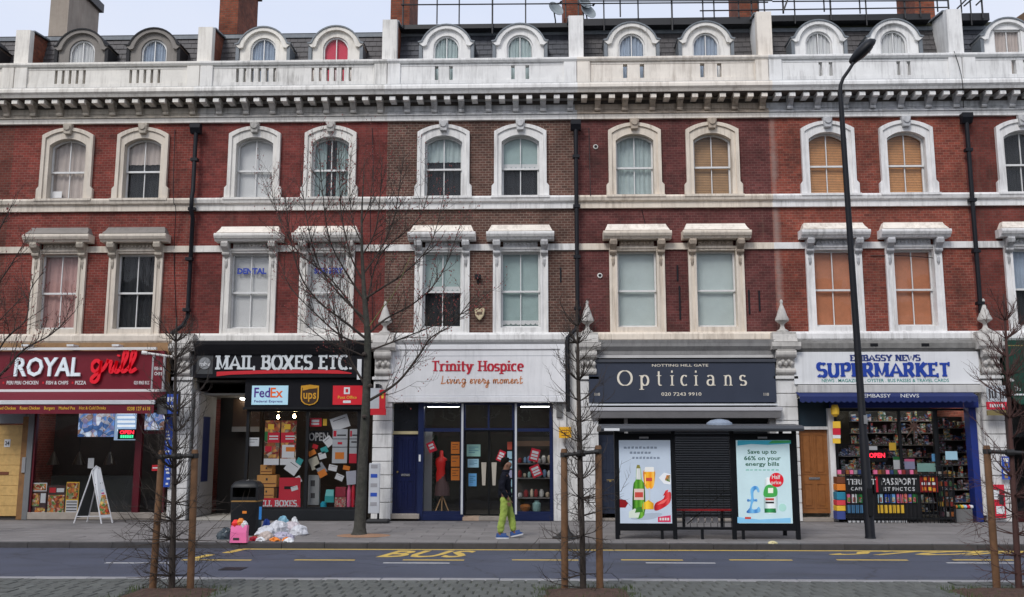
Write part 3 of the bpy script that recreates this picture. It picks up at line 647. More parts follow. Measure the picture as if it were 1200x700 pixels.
def furnish(win, spec, cx, hw, zb, zm, zc):
    Y = .19
    for s in spec.split('+'):
        if s == 'none': continue
        kind, _, mode = s.partition(':')
        x0, x1, a, b = cx - hw - .1, cx + hw + .1, zb - .05, zc + .05
        if mode == 'top': a = zm - .02
        if mode == 'top2': a = zm + .25
        if mode == 'low': b = zm
        if mode == 'left': x1 = cx - .16
        if mode == 'right': x0 = cx + .14
        if mode == 'bot': b = zb + .5
        curtain(win, kind, x0, x1, a, b, Y + (.03 if mode else .07), kind not in ('white', 'pale', 'green', 'rust') or mode == 'wave')
        if kind == 'green': scallop(win, x0 + .1, x1 - .1, a + .12 if mode else a + .22, Y + .02, CURT['white'])
def window_first(house, cx, trim, frame, glass, spec, hoodmat, carve, bars=True):
    zb, zm, zt = 5.42, 6.5, 7.66; hw, ow = .57, .8
    m = M()
    for s in (-1, 1):
        a, b = sorted((cx + s * ow, cx + s * (ow - .07))); m.box(a, b, -.09, .02, 5.27, 7.9)
        a, b = sorted((cx + s * (ow - .07), cx + s * (hw + .07))); m.box(a, b, -.06, .02, 5.27, 7.9)
        a, b = sorted((cx + s * (hw + .07), cx + s * hw)); m.box(a, b, -.09, .25, 5.27, 7.72)
    m.box(cx - hw, cx + hw, -.09, .25, 5.27, zb); m.box(cx - hw - .07, cx + hw + .07, -.09, .25, 7.72, 7.78)
    m.box(cx - hw, cx + hw, -.05, .25, zt, 7.72)
    win = m.build('window', trim, house, org=(cx, 0, 5.27))
    M().box(cx - .5, cx + .5, -.095, -.0, 7.78, 7.95).build('frieze', carve, win)
    leaf = M()
    for k in range(9):
        u = cx - .44 + k * .11; leaf.lathe([(.0, -.05), (.035, -.03), (.045, 0), (.03, .035), (0, .05)], u, -.1, 7.865, 6)
    leaf.build('carved_leaves', carve, win, kind='stuff')
    for s in (-1, 1):
        X = cx + s * .69; c = M()
        c.px([(-.09, 7.52), (-.14, 7.56), (-.15, 7.66), (-.2, 7.72), (-.33, 7.8), (-.36, 7.9), (-.34, 7.955), (-.0, 7.955), (0, 7.52)], X - .095, X + .095)
        c.tube([(X - .11, -.27, 7.86), (X + .11, -.27, 7.86)], .07, 10); c.tube([(X - .105, -.15, 7.62), (X + .105, -.15, 7.62)], .05, 8)
        c.build('console', carve, win)
        d = M(); d.lathe([(.01, -.2), (.045, -.1), (.06, 0), (.04, .06)], X, -.07, 7.4, 7); d.build('drop', carve, win)
    M().px([(.0, 7.957), (-.32, 7.957), (-.36, 8.02), (-.4, 8.03), (-.44, 8.1), (-.44, 8.15), (-.4, 8.18), (0, 8.2)], cx - .98, cx + .98).build('hood', trim, win)
    t = M(); a, b, z0, z1 = .93, .84, 8.2, 8.42
    t.loft([[(cx - a, -.38, z0), (cx + a, -.38, z0), (cx + a, 0, z0), (cx - a, 0, z0)], [(cx - b - .04, -.22, z0 + .13), (cx + b + .04, -.22, z0 + .13), (cx + b + .04, 0, z0 + .13), (cx - b - .04, 0, z0 + .13)],
            [(cx - b, -.18, z1), (cx + b, -.18, z1), (cx + b, 0, z1), (cx - b, 0, z1)]]); t.build('hood_top', hoodmat, win)
    sash(win, cx, hw - .005, zb, zm, zt - .005, zt - .005, frame, glass, bars)
    furnish(win, spec, cx, hw, zb, zm, zt)
    return win
def dormer(house, cx, trim, roofm, glassm, spec, square=False):
    Y = .35; z0 = 12.85
    zc, zs = WZ(30.5, Y), WZ(45, Y); ow = .73
    wz, ws, ww = WZ(41, Y), WZ(54, Y), .4
    o = [(cx - ow, z0), (cx - ow, zs - .12)] + arch(ow, zs - .1, zc - .08, 14, cx) + [(cx + ow, zs - .12), (cx + ow, z0)]
    if square:
        top = wz - .02; ia = [(cx - ww + 2 * ww * i / 14, top) for i in range(15)]; i2 = [(cx - ww, z0), (cx - ww, top - .01)] + ia + [(cx + ww, top - .01), (cx + ww, z0)]
    else:
        i2 = [(cx - ww, z0), (cx - ww, ws - .02)] + arch(ww, ws, wz, 14, cx) + [(cx + ww, ws - .02), (cx + ww, z0)]
    d = M().ring(o, i2, Y, Y + .9, Y + .14).build('dormer', trim, house, org=(cx, Y, z0))
    # moulded hood that springs from short ears
    def band(dw, dz): return [(cx - ow - dw - .1, zs - .16 + dz), (cx - ow - dw, zs - .14 + dz)] + arch(ow + dw - .02, zs - .12 + dz, zc + dz, 14, cx) + [(cx + ow + dw, zs - .14 + dz), (cx + ow + dw + .1, zs - .16 + dz)]
    M().ring(band(.02, 0), band(-.1, -.1), Y - .1, Y + .8, Y + .0).build('dormer_hood', trim if roofm is None else TAUPE, d)
    M().ring(band(.05, .045), band(.02, .003), Y - .13, Y + 1.2, Y - .1).build('dormer_roof', roofm or LEAD, d)
    for s in (-1, 1):
        M().box(cx + s * (ow + .06) - .05, cx + s * (ow + .06) + .05, Y - .06, Y + .7, z0, zs - .2).build('cheek', LEAD if roofm is None else FELT, d)
    fr = [(cx - ww + .002, z0), (cx - ww + .002, ws - .02)] + ([(cx - ww + 2 * ww * i / 14, wz - .022) for i in range(15)] if square else arch(ww - .002, ws - .003, wz - .003, 14, cx)) + [(cx + ww - .002, ws - .02), (cx + ww - .002, z0)]
    k = .045
    fi = [(cx + (x - cx) * (1 - k / ww), z - (k if z > ws else 0)) for x, z in fr]
    M().ring(fr, fi, Y + .06, Y + .13, Y + .13).build('frame', PAINTED, d)
    M().box(cx - .014, cx + .014, Y + .07, Y + .12, z0, wz - .05).build('glazing_bar', PAINTED, d)
    for s in (-1, 1):
        pts = [p for p in fi if (p[0] - cx) * s > .004]
        poly = (pts + [(cx - .001, wz - k - .003), (cx - .001, z0)]) if s < 0 else ([(cx + .001, z0), (cx + .001, wz - k - .003)] + pts)
        M().py(poly, Y + .09, Y + .094).build('pane', glassm, d)
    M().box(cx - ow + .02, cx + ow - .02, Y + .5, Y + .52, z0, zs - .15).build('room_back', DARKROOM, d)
    if spec == 'red': M().py([(x, z) for x, z in i2], Y + .16, Y + .17).build('blind', CURT['red'], d)
    elif spec != 'none': curtain(d, spec, cx - ww - .03, cx + ww + .03, z0, wz + .02, Y + .125, True)
    return d
# per house: dormer trim, dormer roof, slate, upper specs, first-floor specs, parapet slots (count, pitch, width)
CFG = [
 dict(dt=TAUPE, dr=FELT, sl=SLATE_BROWN, dsp=('blue', 'blue'), up=('dark', 'dark'), fi=('dark', 'dark'), slots=(5, .22, .085)),
 dict(dt=TAUPE, dr=FELT, sl=SLATE_BROWN, dsp=('white', 'blue'), up=('beige', 'dark+beige:top2'), fi=('pink', 'dark'), slots=(5, .215, .085)),
 dict(dt=TRIM[1], dr=None, sl=SLATE_BROWN, dsp=('blue', 'red'), up=('white', 'dark+net:left+net:right'), fi=('white', 'white'), slots=(6, .225, .085)),
 dict(dt=TRIM[3], dr=None, sl=SLATE, dsp=('net', 'net'), up=('dark+net:top2', 'dark+green:top'), fi=('dark+green:top', 'green'), slots=(2, .43, .11)),
 dict(dt=TRIM[2], dr=None, sl=SLATE_BROWN, dsp=('blue', 'blue'), up=('net', 'tan'), fi=('pale', 'pale'), slots=(2, .5, .13)),
 dict(dt=TRIM[5], dr=None, sl=SLATE_BROWN, dsp=('white', 'white'), up=('bamboo', 'bamboo'), fi=('rust', 'rust'), slots=(2, .3, .11)),
 dict(dt=TRIM[5], dr=None, sl=SLATE, dsp=('beige', 'beige'), up=('dark', 'blue'), fi=('dark+blue:top', 'dark'), slots=(2, .34, .13))]
HOUSE_LABEL = ['red brick terraced house cut off by the left edge of the picture, above cream',
 'cream trimmed red brick house with grey dormers above the maroon grill takeaway',
 'red brick house with a bright red dormer blind above the black parcel shop',
 'dark brown brick house with white trim above the white charity shop',
 'maroon brick house with warm cream trim above the navy optician',
 'orange red brick house with amber blinds above the white and blue supermarket',
 'red brick house with square dormer window above the green shop at right']
HOUSE = []
MOD = M().px([(0, .0), (-.42, .0), (-.42, .1), (-.36, .15), (0, .15)], -.085, .085).mesh('modillion')
_b = M().px([(0, 0), (-.05, .02), (-.09, .1), (-.12, .14), (-.2, .2), (-.3, .3), (-.3, .4), (0, .4)], -.08, .08)
_b.tube([(-.09, -.22, .33), (.09, -.22, .33)], .07, 8); _b.tube([(-.085, -.08, .08), (.085, -.08, .08)], .055, 8); BRK = _b.mesh('bracket')
for i in range(7):
    c, x0, x1 = HC[i], HB[i], HB[i + 1]; cf = CFG[i]; T = TRIM[i]; E = ENTAB[i]; TL = LOWT[i]
    h = thing('terraced_house', (c, 0, 0), HOUSE_LABEL[i], 'house', 'houses of the terrace'); HOUSE.append(h)
    # brick wall with four openings
    xs = [x0, c - DX - .66, c - DX + .66, c + DX - .66, c + DX + .66, x1]; zs = [Z_LEDGE0, 5.35, 7.74, 9.3, 11.35, Z_BRICK_TOP]
    m = M()
    for a in range(5):
        for b in range(5):
            if a in (1, 3) and b in (1, 3): continue
            m.add([(xs[a], 0, zs[b]), (xs[a + 1], 0, zs[b]), (xs[a + 1], 0, zs[b + 1]), (xs[a], 0, zs[b + 1])], [(0, 1, 2, 3)])
            m.add([(xs[a], .3, zs[b]), (xs[a + 1], .3, zs[b]), (xs[a + 1], .3, zs[b + 1]), (xs[a], .3, zs[b + 1])], [(3, 2, 1, 0)])
    m.build('wall', BRICK[i], h)
    m = M()
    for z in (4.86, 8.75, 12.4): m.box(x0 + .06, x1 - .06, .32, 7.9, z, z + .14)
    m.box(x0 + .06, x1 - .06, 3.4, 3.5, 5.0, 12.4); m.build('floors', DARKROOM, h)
    m = M(); m.box(x0, x0 + .06, .3, 8, -.02, 12.9); m.box(x1 - .06, x1, .3, 8, -.02, 12.9); m.box(x0, x1, 8, 8.2, -.02, 12.9); m.build('party_wall', BRICK[i], h)
    # string courses, ledge
    def run(name, prof, mat): return M().px(prof, x0, x1).build(name, mat, h)
    run('string_course', [(.0, 9.3), (-.16, 9.3), (-.2, 9.24), (-.17, 9.14), (-.09, 9.1), (-.09, 8.93), (0, 8.93)], TL)
    for a, b in ((x0, c - DX - .8), (c - DX + .8, c + DX - .8), (c + DX + .8, x1)): bx('band_course', TL, h, a, b, -.06, .0, 7.69, 7.88)
    for s in (-1, 1):                        # sill blocks under the upper windows
        M().box(c + s * DX - .86, c + s * DX + .86, -.22, -.0, 9.235, 9.302).build('sill', TL, h)
        for q in (-.7, .7): M().px([(-.0, 9.12), (-.15, 9.12), (-.19, 9.235), (0, 9.235)], c + s * DX + q - .1, c + s * DX + q + .1).build('sill_bracket', TL, h)
    run('ledge', [(.0, 5.0), (-.16, 5.0), (-.2, 5.06), (-.2, 5.2), (-.14, 5.27), (0, 5.27)], TL)
    # entablature
    cor = run('cornice', [(0, 12.56), (-.66, 12.56), (-.68, 12.5), (-.68, 12.42), (-.62, 12.36), (-.58, 12.29), (0, 12.29)], T)
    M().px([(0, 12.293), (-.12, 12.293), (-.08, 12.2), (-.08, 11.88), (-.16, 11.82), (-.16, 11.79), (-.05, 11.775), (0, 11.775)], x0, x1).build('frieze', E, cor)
    M().px([(0, 11.775), (-.13, 11.775), (-.1, 11.7), (-.1, 11.645), (0, 11.645)], x0, x1).build('architrave', T, cor)
    n = 14; st = PITCH_X / n; MODH = MOD.copy(); BRKH = BRK.copy()
    M().px([(-.13, 12.282), (-.56, 12.282), (-.56, 12.288), (-.13, 12.288)], x0, x1).build('soffit', SOOT_SHADE, cor); M().px([(-.079, 12.1), (-.088, 12.1), (-.088, 12.28), (-.119, 12.281), (-.079, 12.281)], x0, x1).build('soot_shade_band', SOOT_SHADE, cor)  # dark sheets carrying real soot and painted shade between the modillions
    for k in range(n):
        xx = x0 + (k + .5) * st
        put('modillion', MODH, T, cor, (xx, -.1, 12.135))
        if k % 2:
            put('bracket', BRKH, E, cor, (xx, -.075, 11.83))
        else:
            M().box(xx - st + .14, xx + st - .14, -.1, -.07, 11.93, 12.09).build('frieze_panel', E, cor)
    # lead flashing and parapet with slots between flat balusters
    par = M().px([(-.0, 12.56), (-.0, 12.66), (-.34, 12.66), (-.62, 12.585), (-.62, 12.563)], x0, x1).build('parapet', LEAD, h)
    py0, py1 = -.26, -.04
    nsl, sp, wd = cf['slots']; zt0, zt1 = 12.84, 13.28
    cut = sorted([c + s * DX + (k - (nsl - 1) / 2) * sp for s in (-1, 1) for k in range(nsl)])
    M().box(x0, x1, py0, py1, 12.66, zt0).build('parapet_base', T, par); M().box(x0, x1, py0 + .002, py1, zt1, 13.36).build('parapet_rail', T, par)
    edge = x0
    for q in cut + [None]:
        b = x1 if q is None else q - wd / 2
        nm = 'baluster' if b - edge < .6 else 'parapet_panel'
        M().box(edge, b, py0 + .015, py1 - .01, zt0, zt1).build(nm, T, par)
        if q is not None: edge = q + wd / 2
    M().px([(py1 + .05, 13.36), (py0 - .05, 13.36), (py0 - .09, 13.42), (py0 - .09, 13.47), (py0 - .04, 13.5), (py1 + .05, 13.5)], x0, x1).build('coping', T, par)
    for s in (x0 + .2, x1 - .2):
        M().box(s - .19, s + .19, py0 - .05, py1 + .01, 12.663, 13.357).build('pedestal', T, par, bevel=.01)
    # mansard
    sy0, sz0, sy1, sz1 = .55, 12.8, 1.15, WZ(41.5, 1.15)
    rf = M().px([(sy0, sz0), (sy1, sz1), (sy1 + .1, sz1), (sy0 + .1, sz0 - .05)], x0 + .15, x1 - .15).build('mansard_roof', FELT, h)
    sm = M(); rows = 11; rr = random.Random(i)
    for r_ in range(rows):
        t0, t1 = r_ / rows, (r_ + 1.15) / rows; off = (r_ % 2) * .12
        k = x0 + .16 - off
        while k < x1 - .16:
            a, b = max(k + .004, x0 + .16), min(k + .236, x1 - .16)
            if b > a:
                lift = .012 + rr.uniform(0, .008)
                p = lambda t, l: (sy0 + (sy1 - sy0) * t - l * .9, sz0 + (sz1 - sz0) * t + l * .35)
                (ya, za), (yb, zb) = p(t0, lift + .014), p(min(t1, 1), lift * .4)
                sm.add([(a, ya, za), (b, ya, za), (b, yb, zb), (a, yb, zb), (a, ya + .012, za), (b, ya + .012, za)], [(0, 1, 2, 3), (0, 4, 5, 1)])
            k += .24
    sm.build('slates', cf['sl'], rf, kind='stuff')
    M().box(x0 + .15, x1 - .15, sy1 - .06, sy1 + .12, sz1 - .02, sz1 + .1).build('lead_roll', LEAD, rf)
    M().box(x0 + .1, x1 - .1, sy1 - .02, sy1 + .35, sz1 + .1, WZ(33 if i > 2 else 38, sy1)).build('roof_kerb', FELT if i < 3 else pm('mossy_board', (.05, .052, .035), .9, .4, 4), rf)
    M().box(x0, x1, sy1 + .1, 8, sz1, sz1 + .2).build('flat_roof', FELT, rf)
    for s, sp_ in zip((-1, 1), cf['dsp']): dormer(h, c + s * (DX - .015), cf['dt'], cf['dr'], GLASS, sp_, i == 6)
    ups = [window_upper(h, c + s * DX, TL, PAINTED if i != 1 else PAINTED, GLASS, sp_, E) for s, sp_ in zip((-1, 1), cf['up'])]
    hood = TAUPE if i in (0, 1) else TRIM[4] if i > 1 else T
    fis = [window_first(h, c + s * DX, TL, PAINTED, GLASS, sp_, hood, E, i != 4) for s, sp_ in zip((-1, 1), cf['fi'])]
    h['_'] = 0; del h['_']
    if i == 2:
        for wn, s, word in ((fis[0], -1, 'DENTAL'), (fis[1], 1, 'SURGERY')):
            text('window_lettering', word, c + s * DX - .42, c + s * DX + .44, 7.06, 7.24, .15, flat('sign_blue', 30, 60, 165), wn)
    if i == 1: bx('sticker', WHITE, ups[0], c - DX - .5, c - DX - .2, .172, .176, 9.42, 9.62)
    # party upstand and chimney on the right-hand boundary (and the left of the first)
    b = x1
    for bb in ([x0, x1] if i == 0 else [x1]):
        k = min(range(8), key=lambda q: abs(HB[q] - bb))
        tz = WZ(30 if k == 1 else 29 if k == 2 else 23 if k < 4 else 21 if k == 4 else 19, .1)
        fire = M().px([(.0, 13.3), (.0, tz), (.25, tz + .02), (.25, 13.3)], bb - .22, bb + .22).build('party_upstand', T if i else TRIM[1], h)
        M().px([(.25, 13.0), (.25, tz), (3.2, tz + .35), (3.2, 13.0)], bb - .19, bb + .19).build('upstand_brick', BRICK_CH if k < 4 else TRIM[5], fire)
        M().px([(.2, tz + .025), (.2, tz + .07), (3.3, tz + .44), (3.3, tz + .37)], bb - .25, bb + .25).build('upstand_coping', LEAD, fire)
        cm = pm('chimney_render', (.34, .29, .24), .85, .25, 1.2, .2, 40, .5, (.22, .16, .13)) if k == 1 else BRICK_CH
        ctop = 17.25 if k == 1 else 17.6
        ch = M().box(bb - .31, bb + .31, 2.0, 4.1 if k < 5 else 3.5, 14.2, ctop).build('chimney', cm, h)
        M().box(bb - .42, bb + .42, 1.9, 4.22, ctop, ctop + .3).build('chimney_cap', SLATE_BROWN, ch)
        for q in range(4): M().lathe([(.1, 0), (.12, .05), (.1, .12), (.11, .5), (.13, .52)], bb, 2.3 + q * .45, ctop + .3, 10).build('chimney_pot', pm('terracotta', (.35, .14, .07), .8, .2), ch)
        if k in (1, 2): M().px([(4.3, 14.6), (4.3, 16.1), (5.6, 16.1), (6, 15.6), (6, 14.6)], bb - .3, bb + .55).build('rear_stack', BRICK_CH if k == 2 else SLATE_BROWN, ch)
        if k == 3: M().box(bb + .3, bb + .62, 4.2, 4.8, 14.2, 16.05).build('rear_stack', TRIM[4], ch)
# downpipes with hopper heads
def downpipe(h, pts, top):
    d = M().tube(pts, .062, 10).build('downpipe', IRON, h, smooth=True)
    x, y, z = pts[0]
    M().px([(y + .09, z - .05), (y - .05, z - .05), (y - .14, z + .1), (y - .14, z + .24), (y + .09, z + .24)], x - .15, x + .15).build('hopper_head', IRON, d)
    for q in range(4):
        zz = z - .9 - q * 1.5; M().box(x - .1, x + .1, y - .075, y + .1, zz, zz + .09).build('bracket', IRON, d)
    return d
Xp = HB[2] - .04
downpipe(HOUSE[1], [(Xp, -.24, 11.3), (Xp, -.24, 9.5), (Xp, -.3, 9.3), (Xp, -.3, 8.9), (Xp, -.14, 8.7), (Xp, -.14, 5.75), (Xp - .1, -.2, 5.5), (Xp - .42, -.24, 5.25)], 1)
Xp = HB[4] - .05
downpipe(HOUSE[3], [(Xp, -.24, 11.3), (Xp, -.24, 5.6), (Xp - .05, -.26, 5.35), (Xp - .3, -.28, 5.1), (Xp - .3, -.28, 3.0)], 1)
Xp = HB[6] + .02
downpipe(HOUSE[5], [(Xp, -.24, 11.4), (Xp, -.24, 5.75)], 1)
# small fittings on the brickwork
x, z = W(562, 368, -.08)
ab = thing('alarm_box', (x, 0, z), 'small cream heart-shaped alarm box on the dark brown brick', 'alarm box')
M().py([(x - .15, z + .12), (x - .13, z + .17), (x - .05, z + .17), (x, z + .12), (x + .05, z + .17), (x + .13, z + .17), (x + .15, z + .12), (x + .12, z - .05), (x + .02, z - .18), (x - .02, z - .18), (x - .12, z - .05)], -.1, -.0).build('case', pm('alarm_cream', (.6, .5, .32), .5), ab, bevel=.015)
M().box(x - .08, x + .08, -.106, -.1, z - .02, z + .06).build('badge', pm('alarm_badge', (.12, .08, .05), .5), ab)
x, z = W(560, 325, -.1)
fl = thing('floodlight', (x, 0, z), 'small black floodlight fixed between the first floor windows of the brown house', 'floodlight')
M().box(x - .09, x + .09, -.16, -.06, z - .06, z + .08).build('lamp_body', BLACKM, fl, bevel=.02); M().box(x - .02, x + .02, -.06, -.0, z - .16, z + .02).build('mount', BLACKM, fl)
for k, (a, b) in enumerate(((698, 172), (703, 323))):
    x, z = W(a, b, -.03)
    v = thing('wall_vent', (x, 0, z), ('upper', 'lower')[k] + ' round pale wall vent on the maroon brick beside the downpipe', 'vent')
    M().tube([(x, .0, z), (x, -.04, z)], [.08, .07], 14).build('rim', TRIM[2], v); M().tube([(x, -.038, z), (x, -.044, z)], .045, 12).build('outlet', BLACK, v)

# black iron tie bars and old cables on the brick
for hi, a, y0, y1 in ((3, 657, 314, 331), (4, 796.7, 336, 375), (4, 878, 341, 369), (4, 890, 342, 366), (4, 794, 312, 330)):
    x = WX(a, (y0 + y1) / 2, -.02); bx('tie_bar', IRON, HOUSE[hi], x - .022, x + .022, -.03, .0, WZ(y1, -.02), WZ(y0, -.02))
for hi, pts in ((1, [(205, 152), (203, 230), (206, 246), (204, 300), (207, 388)]), (2, [(436, 150), (438, 231), (434, 246), (437, 388)]), (3, [(690, 150), (692, 230)]), (5, [(1118, 60), (1124, 78), (1128, 98), (1129, 128)]), (4, [(752, 246), (756, 262)]), (5, [(1020, 300), (1062, 300), (1100, 303)])):
    P_ = []
    for a, b in pts: yy = -.72 if 90 < b < 112 else -.35 if b <= 90 else -.24 if 228 < b < 248 else -.1 if 246 <= b < 300 and b > 290 else -.03; xx, zz_ = W(a, b, yy); P_.append((xx, yy, zz_))
    M().tube(smooth_path(P_, 4), .011, 5).build('cable', IRON, HOUSE[hi])
# ------------------------------------------------------------------ street level
def rc(xa, xb, ya, yb, Y):                # photo rectangle on plane Y -> x0, x1, z0, z1
    xm, ym = (xa + xb) / 2, (ya + yb) / 2
    return WX(xa, ym, Y), WX(xb, ym, Y), WZ(yb, Y, xm), WZ(ya, Y, xm)
def pb(name, mat, parent, xa, xb, ya, yb, Y, d, bevel=0, **kw):
    a, b, c, e = rc(xa, xb, ya, yb, Y); return bx(name, mat, parent, a, b, Y, Y + d, c, e, bevel, **kw)
def ptext(name, s, xa, xb, ya, yb, Y, mat, parent, **kw):
    a, b, c, e = rc(xa, xb, ya, yb, Y); return text(name, s, a, b, c, e, Y, mat, parent, **kw)
def pletters(name, s, xa, xb, ya, yb, Y, mat, parent, **kw):
    a, b, c, e = rc(xa, xb, ya, yb, Y); return letters(name, s, a, b, c, e, Y, mat, parent, **kw)
def sheet(name, label, cat, mat, xa, xb, ya, yb, Y, rot=0, d=.006, group=None, lines=None, linemat=None, bits=()):
    """A flat printed thing (poster, notice, envelope) with optional printed bars."""
    a, b, c, e = rc(xa, xb, ya, yb, Y); o = Vector(((a + b) / 2, Y, (c + e) / 2))
    def rp(x, z): x -= o.x; z -= o.z; return (o.x + x * math.cos(rot) - z * math.sin(rot), o.z + x * math.sin(rot) + z * math.cos(rot))
    t = thing(name, o, label, cat, group)
    M().py([rp(a, c), rp(b, c), rp(b, e), rp(a, e)], Y, Y + d).build('sheet', mat, t)
    def bar(m_, u0, u1, v0, v1, k=0, nm='print'):
        M().py([rp(a + (b - a) * u, c + (e - c) * v) for u, v in ((u0, v0), (u1, v0), (u1, v1), (u0, v1))], Y - .002 - .0006 * k, Y).build(nm, m_, t)
    if lines:
        n, m_ = lines, linemat or MATS['print_dark']
        for k in range(n): bar(m_, .15, .85 - .25 * (k % 2), .8 - .6 * k / max(n, 1) - .05, .8 - .6 * k / max(n, 1), 0, 'printed_line')
    for k, q in enumerate(bits): bar(*q[:5], k + 1)
    return t
pm('print_dark', (.03, .03, .035), .6, .05)
RED = flat('sign_red', 200, 25, 40); MAROON = pm('maroon_panel', srgb(112, 13, 34), .4, .1, 2); MAROON_F = pm('maroon_frame', srgb(88, 12, 28), .4, .1)
ORANGE = flat('print_orange', 225, 130, 45); YEL = flat('print_yellow', 235, 190, 60); GREEN = flat('print_green', 40, 120, 60); BLUE = flat('print_blue', 35, 75, 170)
SKY = flat('print_pale_blue', 165, 205, 222); PINK = flat('print_pink', 225, 110, 150); TEAL = flat('print_teal', 60, 165, 165); CARD = flat('print_white', 222, 224, 226); BROWN = flat('print_brown', 110, 60, 35)
LIT = pm('lit_tube', (.95, .97, .9), .5, 0, emit=13)
FOODP = photomat('print_food', [(150, 40, 25), (250, 150, 55), (110, 55, 25), (255, 215, 110), (225, 60, 40), (250, 240, 220), (110, 150, 55)], 13)
MENUP = photomat('menu_photos', [(60, 90, 140), (170, 190, 220), (110, 70, 40), (200, 215, 235), (150, 90, 50), (90, 130, 190)], 7, .8)
FESTP = photomat('print_festive_food', [(150, 35, 40), (215, 120, 60), (90, 50, 35), (235, 215, 190), (60, 80, 45), (200, 60, 60), (225, 170, 90)], 9)
GIFTP = photomat('gift_wrap', [(190, 60, 80), (225, 205, 190), (120, 130, 100), (205, 40, 60)], 26)
WARMBULB = pm('lit_bulb', (1, .72, .36), .5, 0, emit=70)
PILW = pm('pilaster_white_paint', (.7, .695, .68), .65, .16, 2, .1, 60, .6, (.2, .19, .18))
FIN = pm('finial_stone', (.52, .5, .47), .8, .2, 4, .2, 50, .6, (.16, .15, .14))
def pilaster(h, X, top=True, w=.31, full=True, mat=PILW):
    p = M().box(X - w + .015, X + w - .015, -.315, .3, 0, 4.95).build('pilaster', mat, h, org=(X, 0, 0))
    z = .0; k = 0
    while z < 3.84:
        zz = min(z + (.5 if k == 0 else .375), 3.9)
        M().box(X - w, X + w, -.36, .1, z + .011, zz - .011).build('block', mat, p, bevel=.008); z = zz; k += 1
    M().box(X - w - .04, X + w + .04, -.42, .1, 3.9, 3.99).build('necking', mat, p, bevel=.01)
    c = M().px([(.0, 3.99), (-.4, 3.99), (-.43, 4.15), (-.42, 4.3), (-.47, 4.45), (-.58, 4.58), (-.6, 4.72), (0, 4.72)], X - w + .06, X + w - .06)
    c.tube([(X - w + .03, -.5, 4.6), (X + w - .03, -.5, 4.6)], .12, 12); c.tube([(X - w + .04, -.4, 4.12), (X + w - .04, -.4, 4.12)], .09, 12)
    c.build('console', FIN, p)
    l = M()
    for q in range(5): l.lathe([(.01, -.08), (.06, -.02), (.07, .02), (.02, .09)], X - .16 + q * .08, -.47, 4.32 + .06 * (q % 2), 6)
    l.build('acanthus', FIN, p, kind='stuff')
    M().px([(.1, 4.72), (-.6, 4.72), (-.66, 4.8), (-.66, 4.92), (.1, 4.94)], X - w - .09, X + w + .09).build('capital', FIN, p)
    M().px([(.1, 4.94), (-.58, 4.94), (-.5, 5.1), (-.46, 5.16), (-.46, 5.22), (.1, 5.22)], X - w - .02, X + w + .02).build('pedestal', FIN, p)
    if top:
        M().lathe([(.17, 5.22), (.17, 5.27), (.08, 5.33), (.05, 5.42), (.065, 5.47), (.195, 5.56), (.2, 5.6), (.15, 5.7), (.11, 5.84), (.07, 5.95), (.04, 6.02), (.035, 6.06), (.05, 6.1), (.035, 6.15), (0.005, 6.18)], X, -.26, 0, 12).build('finial', FIN, p, smooth=True)
    return p
pilaster(HOUSE[1], HB[2] + .0, False, .27); pilaster(HOUSE[2], HB[3] + .08, True, .27); pilaster(HOUSE[3], HB[4] + .22, True, .27)
pilaster(HOUSE[4], HB[5] + .08, True, .31); pilaster(HOUSE[5], HB[6] + .1, True, .3); pilaster(HOUSE[6], HB[7], True); pilaster(HOUSE[0], HB[1] - .3, True, .27)
def shop_room(i, wall, floor, depth=3.6):
    a, b = HB[i] + .08, HB[i + 1] - .08
    m = M(); m.box(a, b, .0, depth, -.02, .06); m.build('shop_floor', floor, HOUSE[i])
    bx('shop_back_wall', wall, HOUSE[i], a, b, depth, depth + .1, .06, 4.86)
    bx('shop_ceiling', pm('shop_ceiling_white', (.22, .21, .19), .8), HOUSE[i], a, b, .12, depth, 3.5, 3.56)
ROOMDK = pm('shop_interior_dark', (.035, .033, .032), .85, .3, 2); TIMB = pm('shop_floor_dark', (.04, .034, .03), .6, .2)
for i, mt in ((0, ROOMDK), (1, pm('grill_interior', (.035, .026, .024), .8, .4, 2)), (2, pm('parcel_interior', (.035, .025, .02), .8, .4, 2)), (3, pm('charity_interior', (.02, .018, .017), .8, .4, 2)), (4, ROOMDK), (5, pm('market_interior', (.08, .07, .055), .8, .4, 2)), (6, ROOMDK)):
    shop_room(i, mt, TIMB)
for i, n_ in ((1, 2), (2, 2), (3, 3), (5, 3)):
    for k in range(n_):
        x = HB[i] + 1.3 + k * (PITCH_X - 2.2) / max(1, n_ - 1); t = thing('ceiling_light', (x, 1.8, 3.45), '%s lit ceiling tube inside the %s' % (('left', 'middle', 'right')[k if n_ == 3 else k * 2], {1: 'grill', 2: 'parcel shop', 3: 'charity shop', 5: 'supermarket'}[i]), 'lamp', 'shop ceiling tubes')
        bx('tube', LIT, t, x - .05, x + .05, 1.0, 2.6, 3.42, 3.46); bx('batten', WHITE, t, x - .08, x + .08, .95, 2.65, 3.462, 3.495)

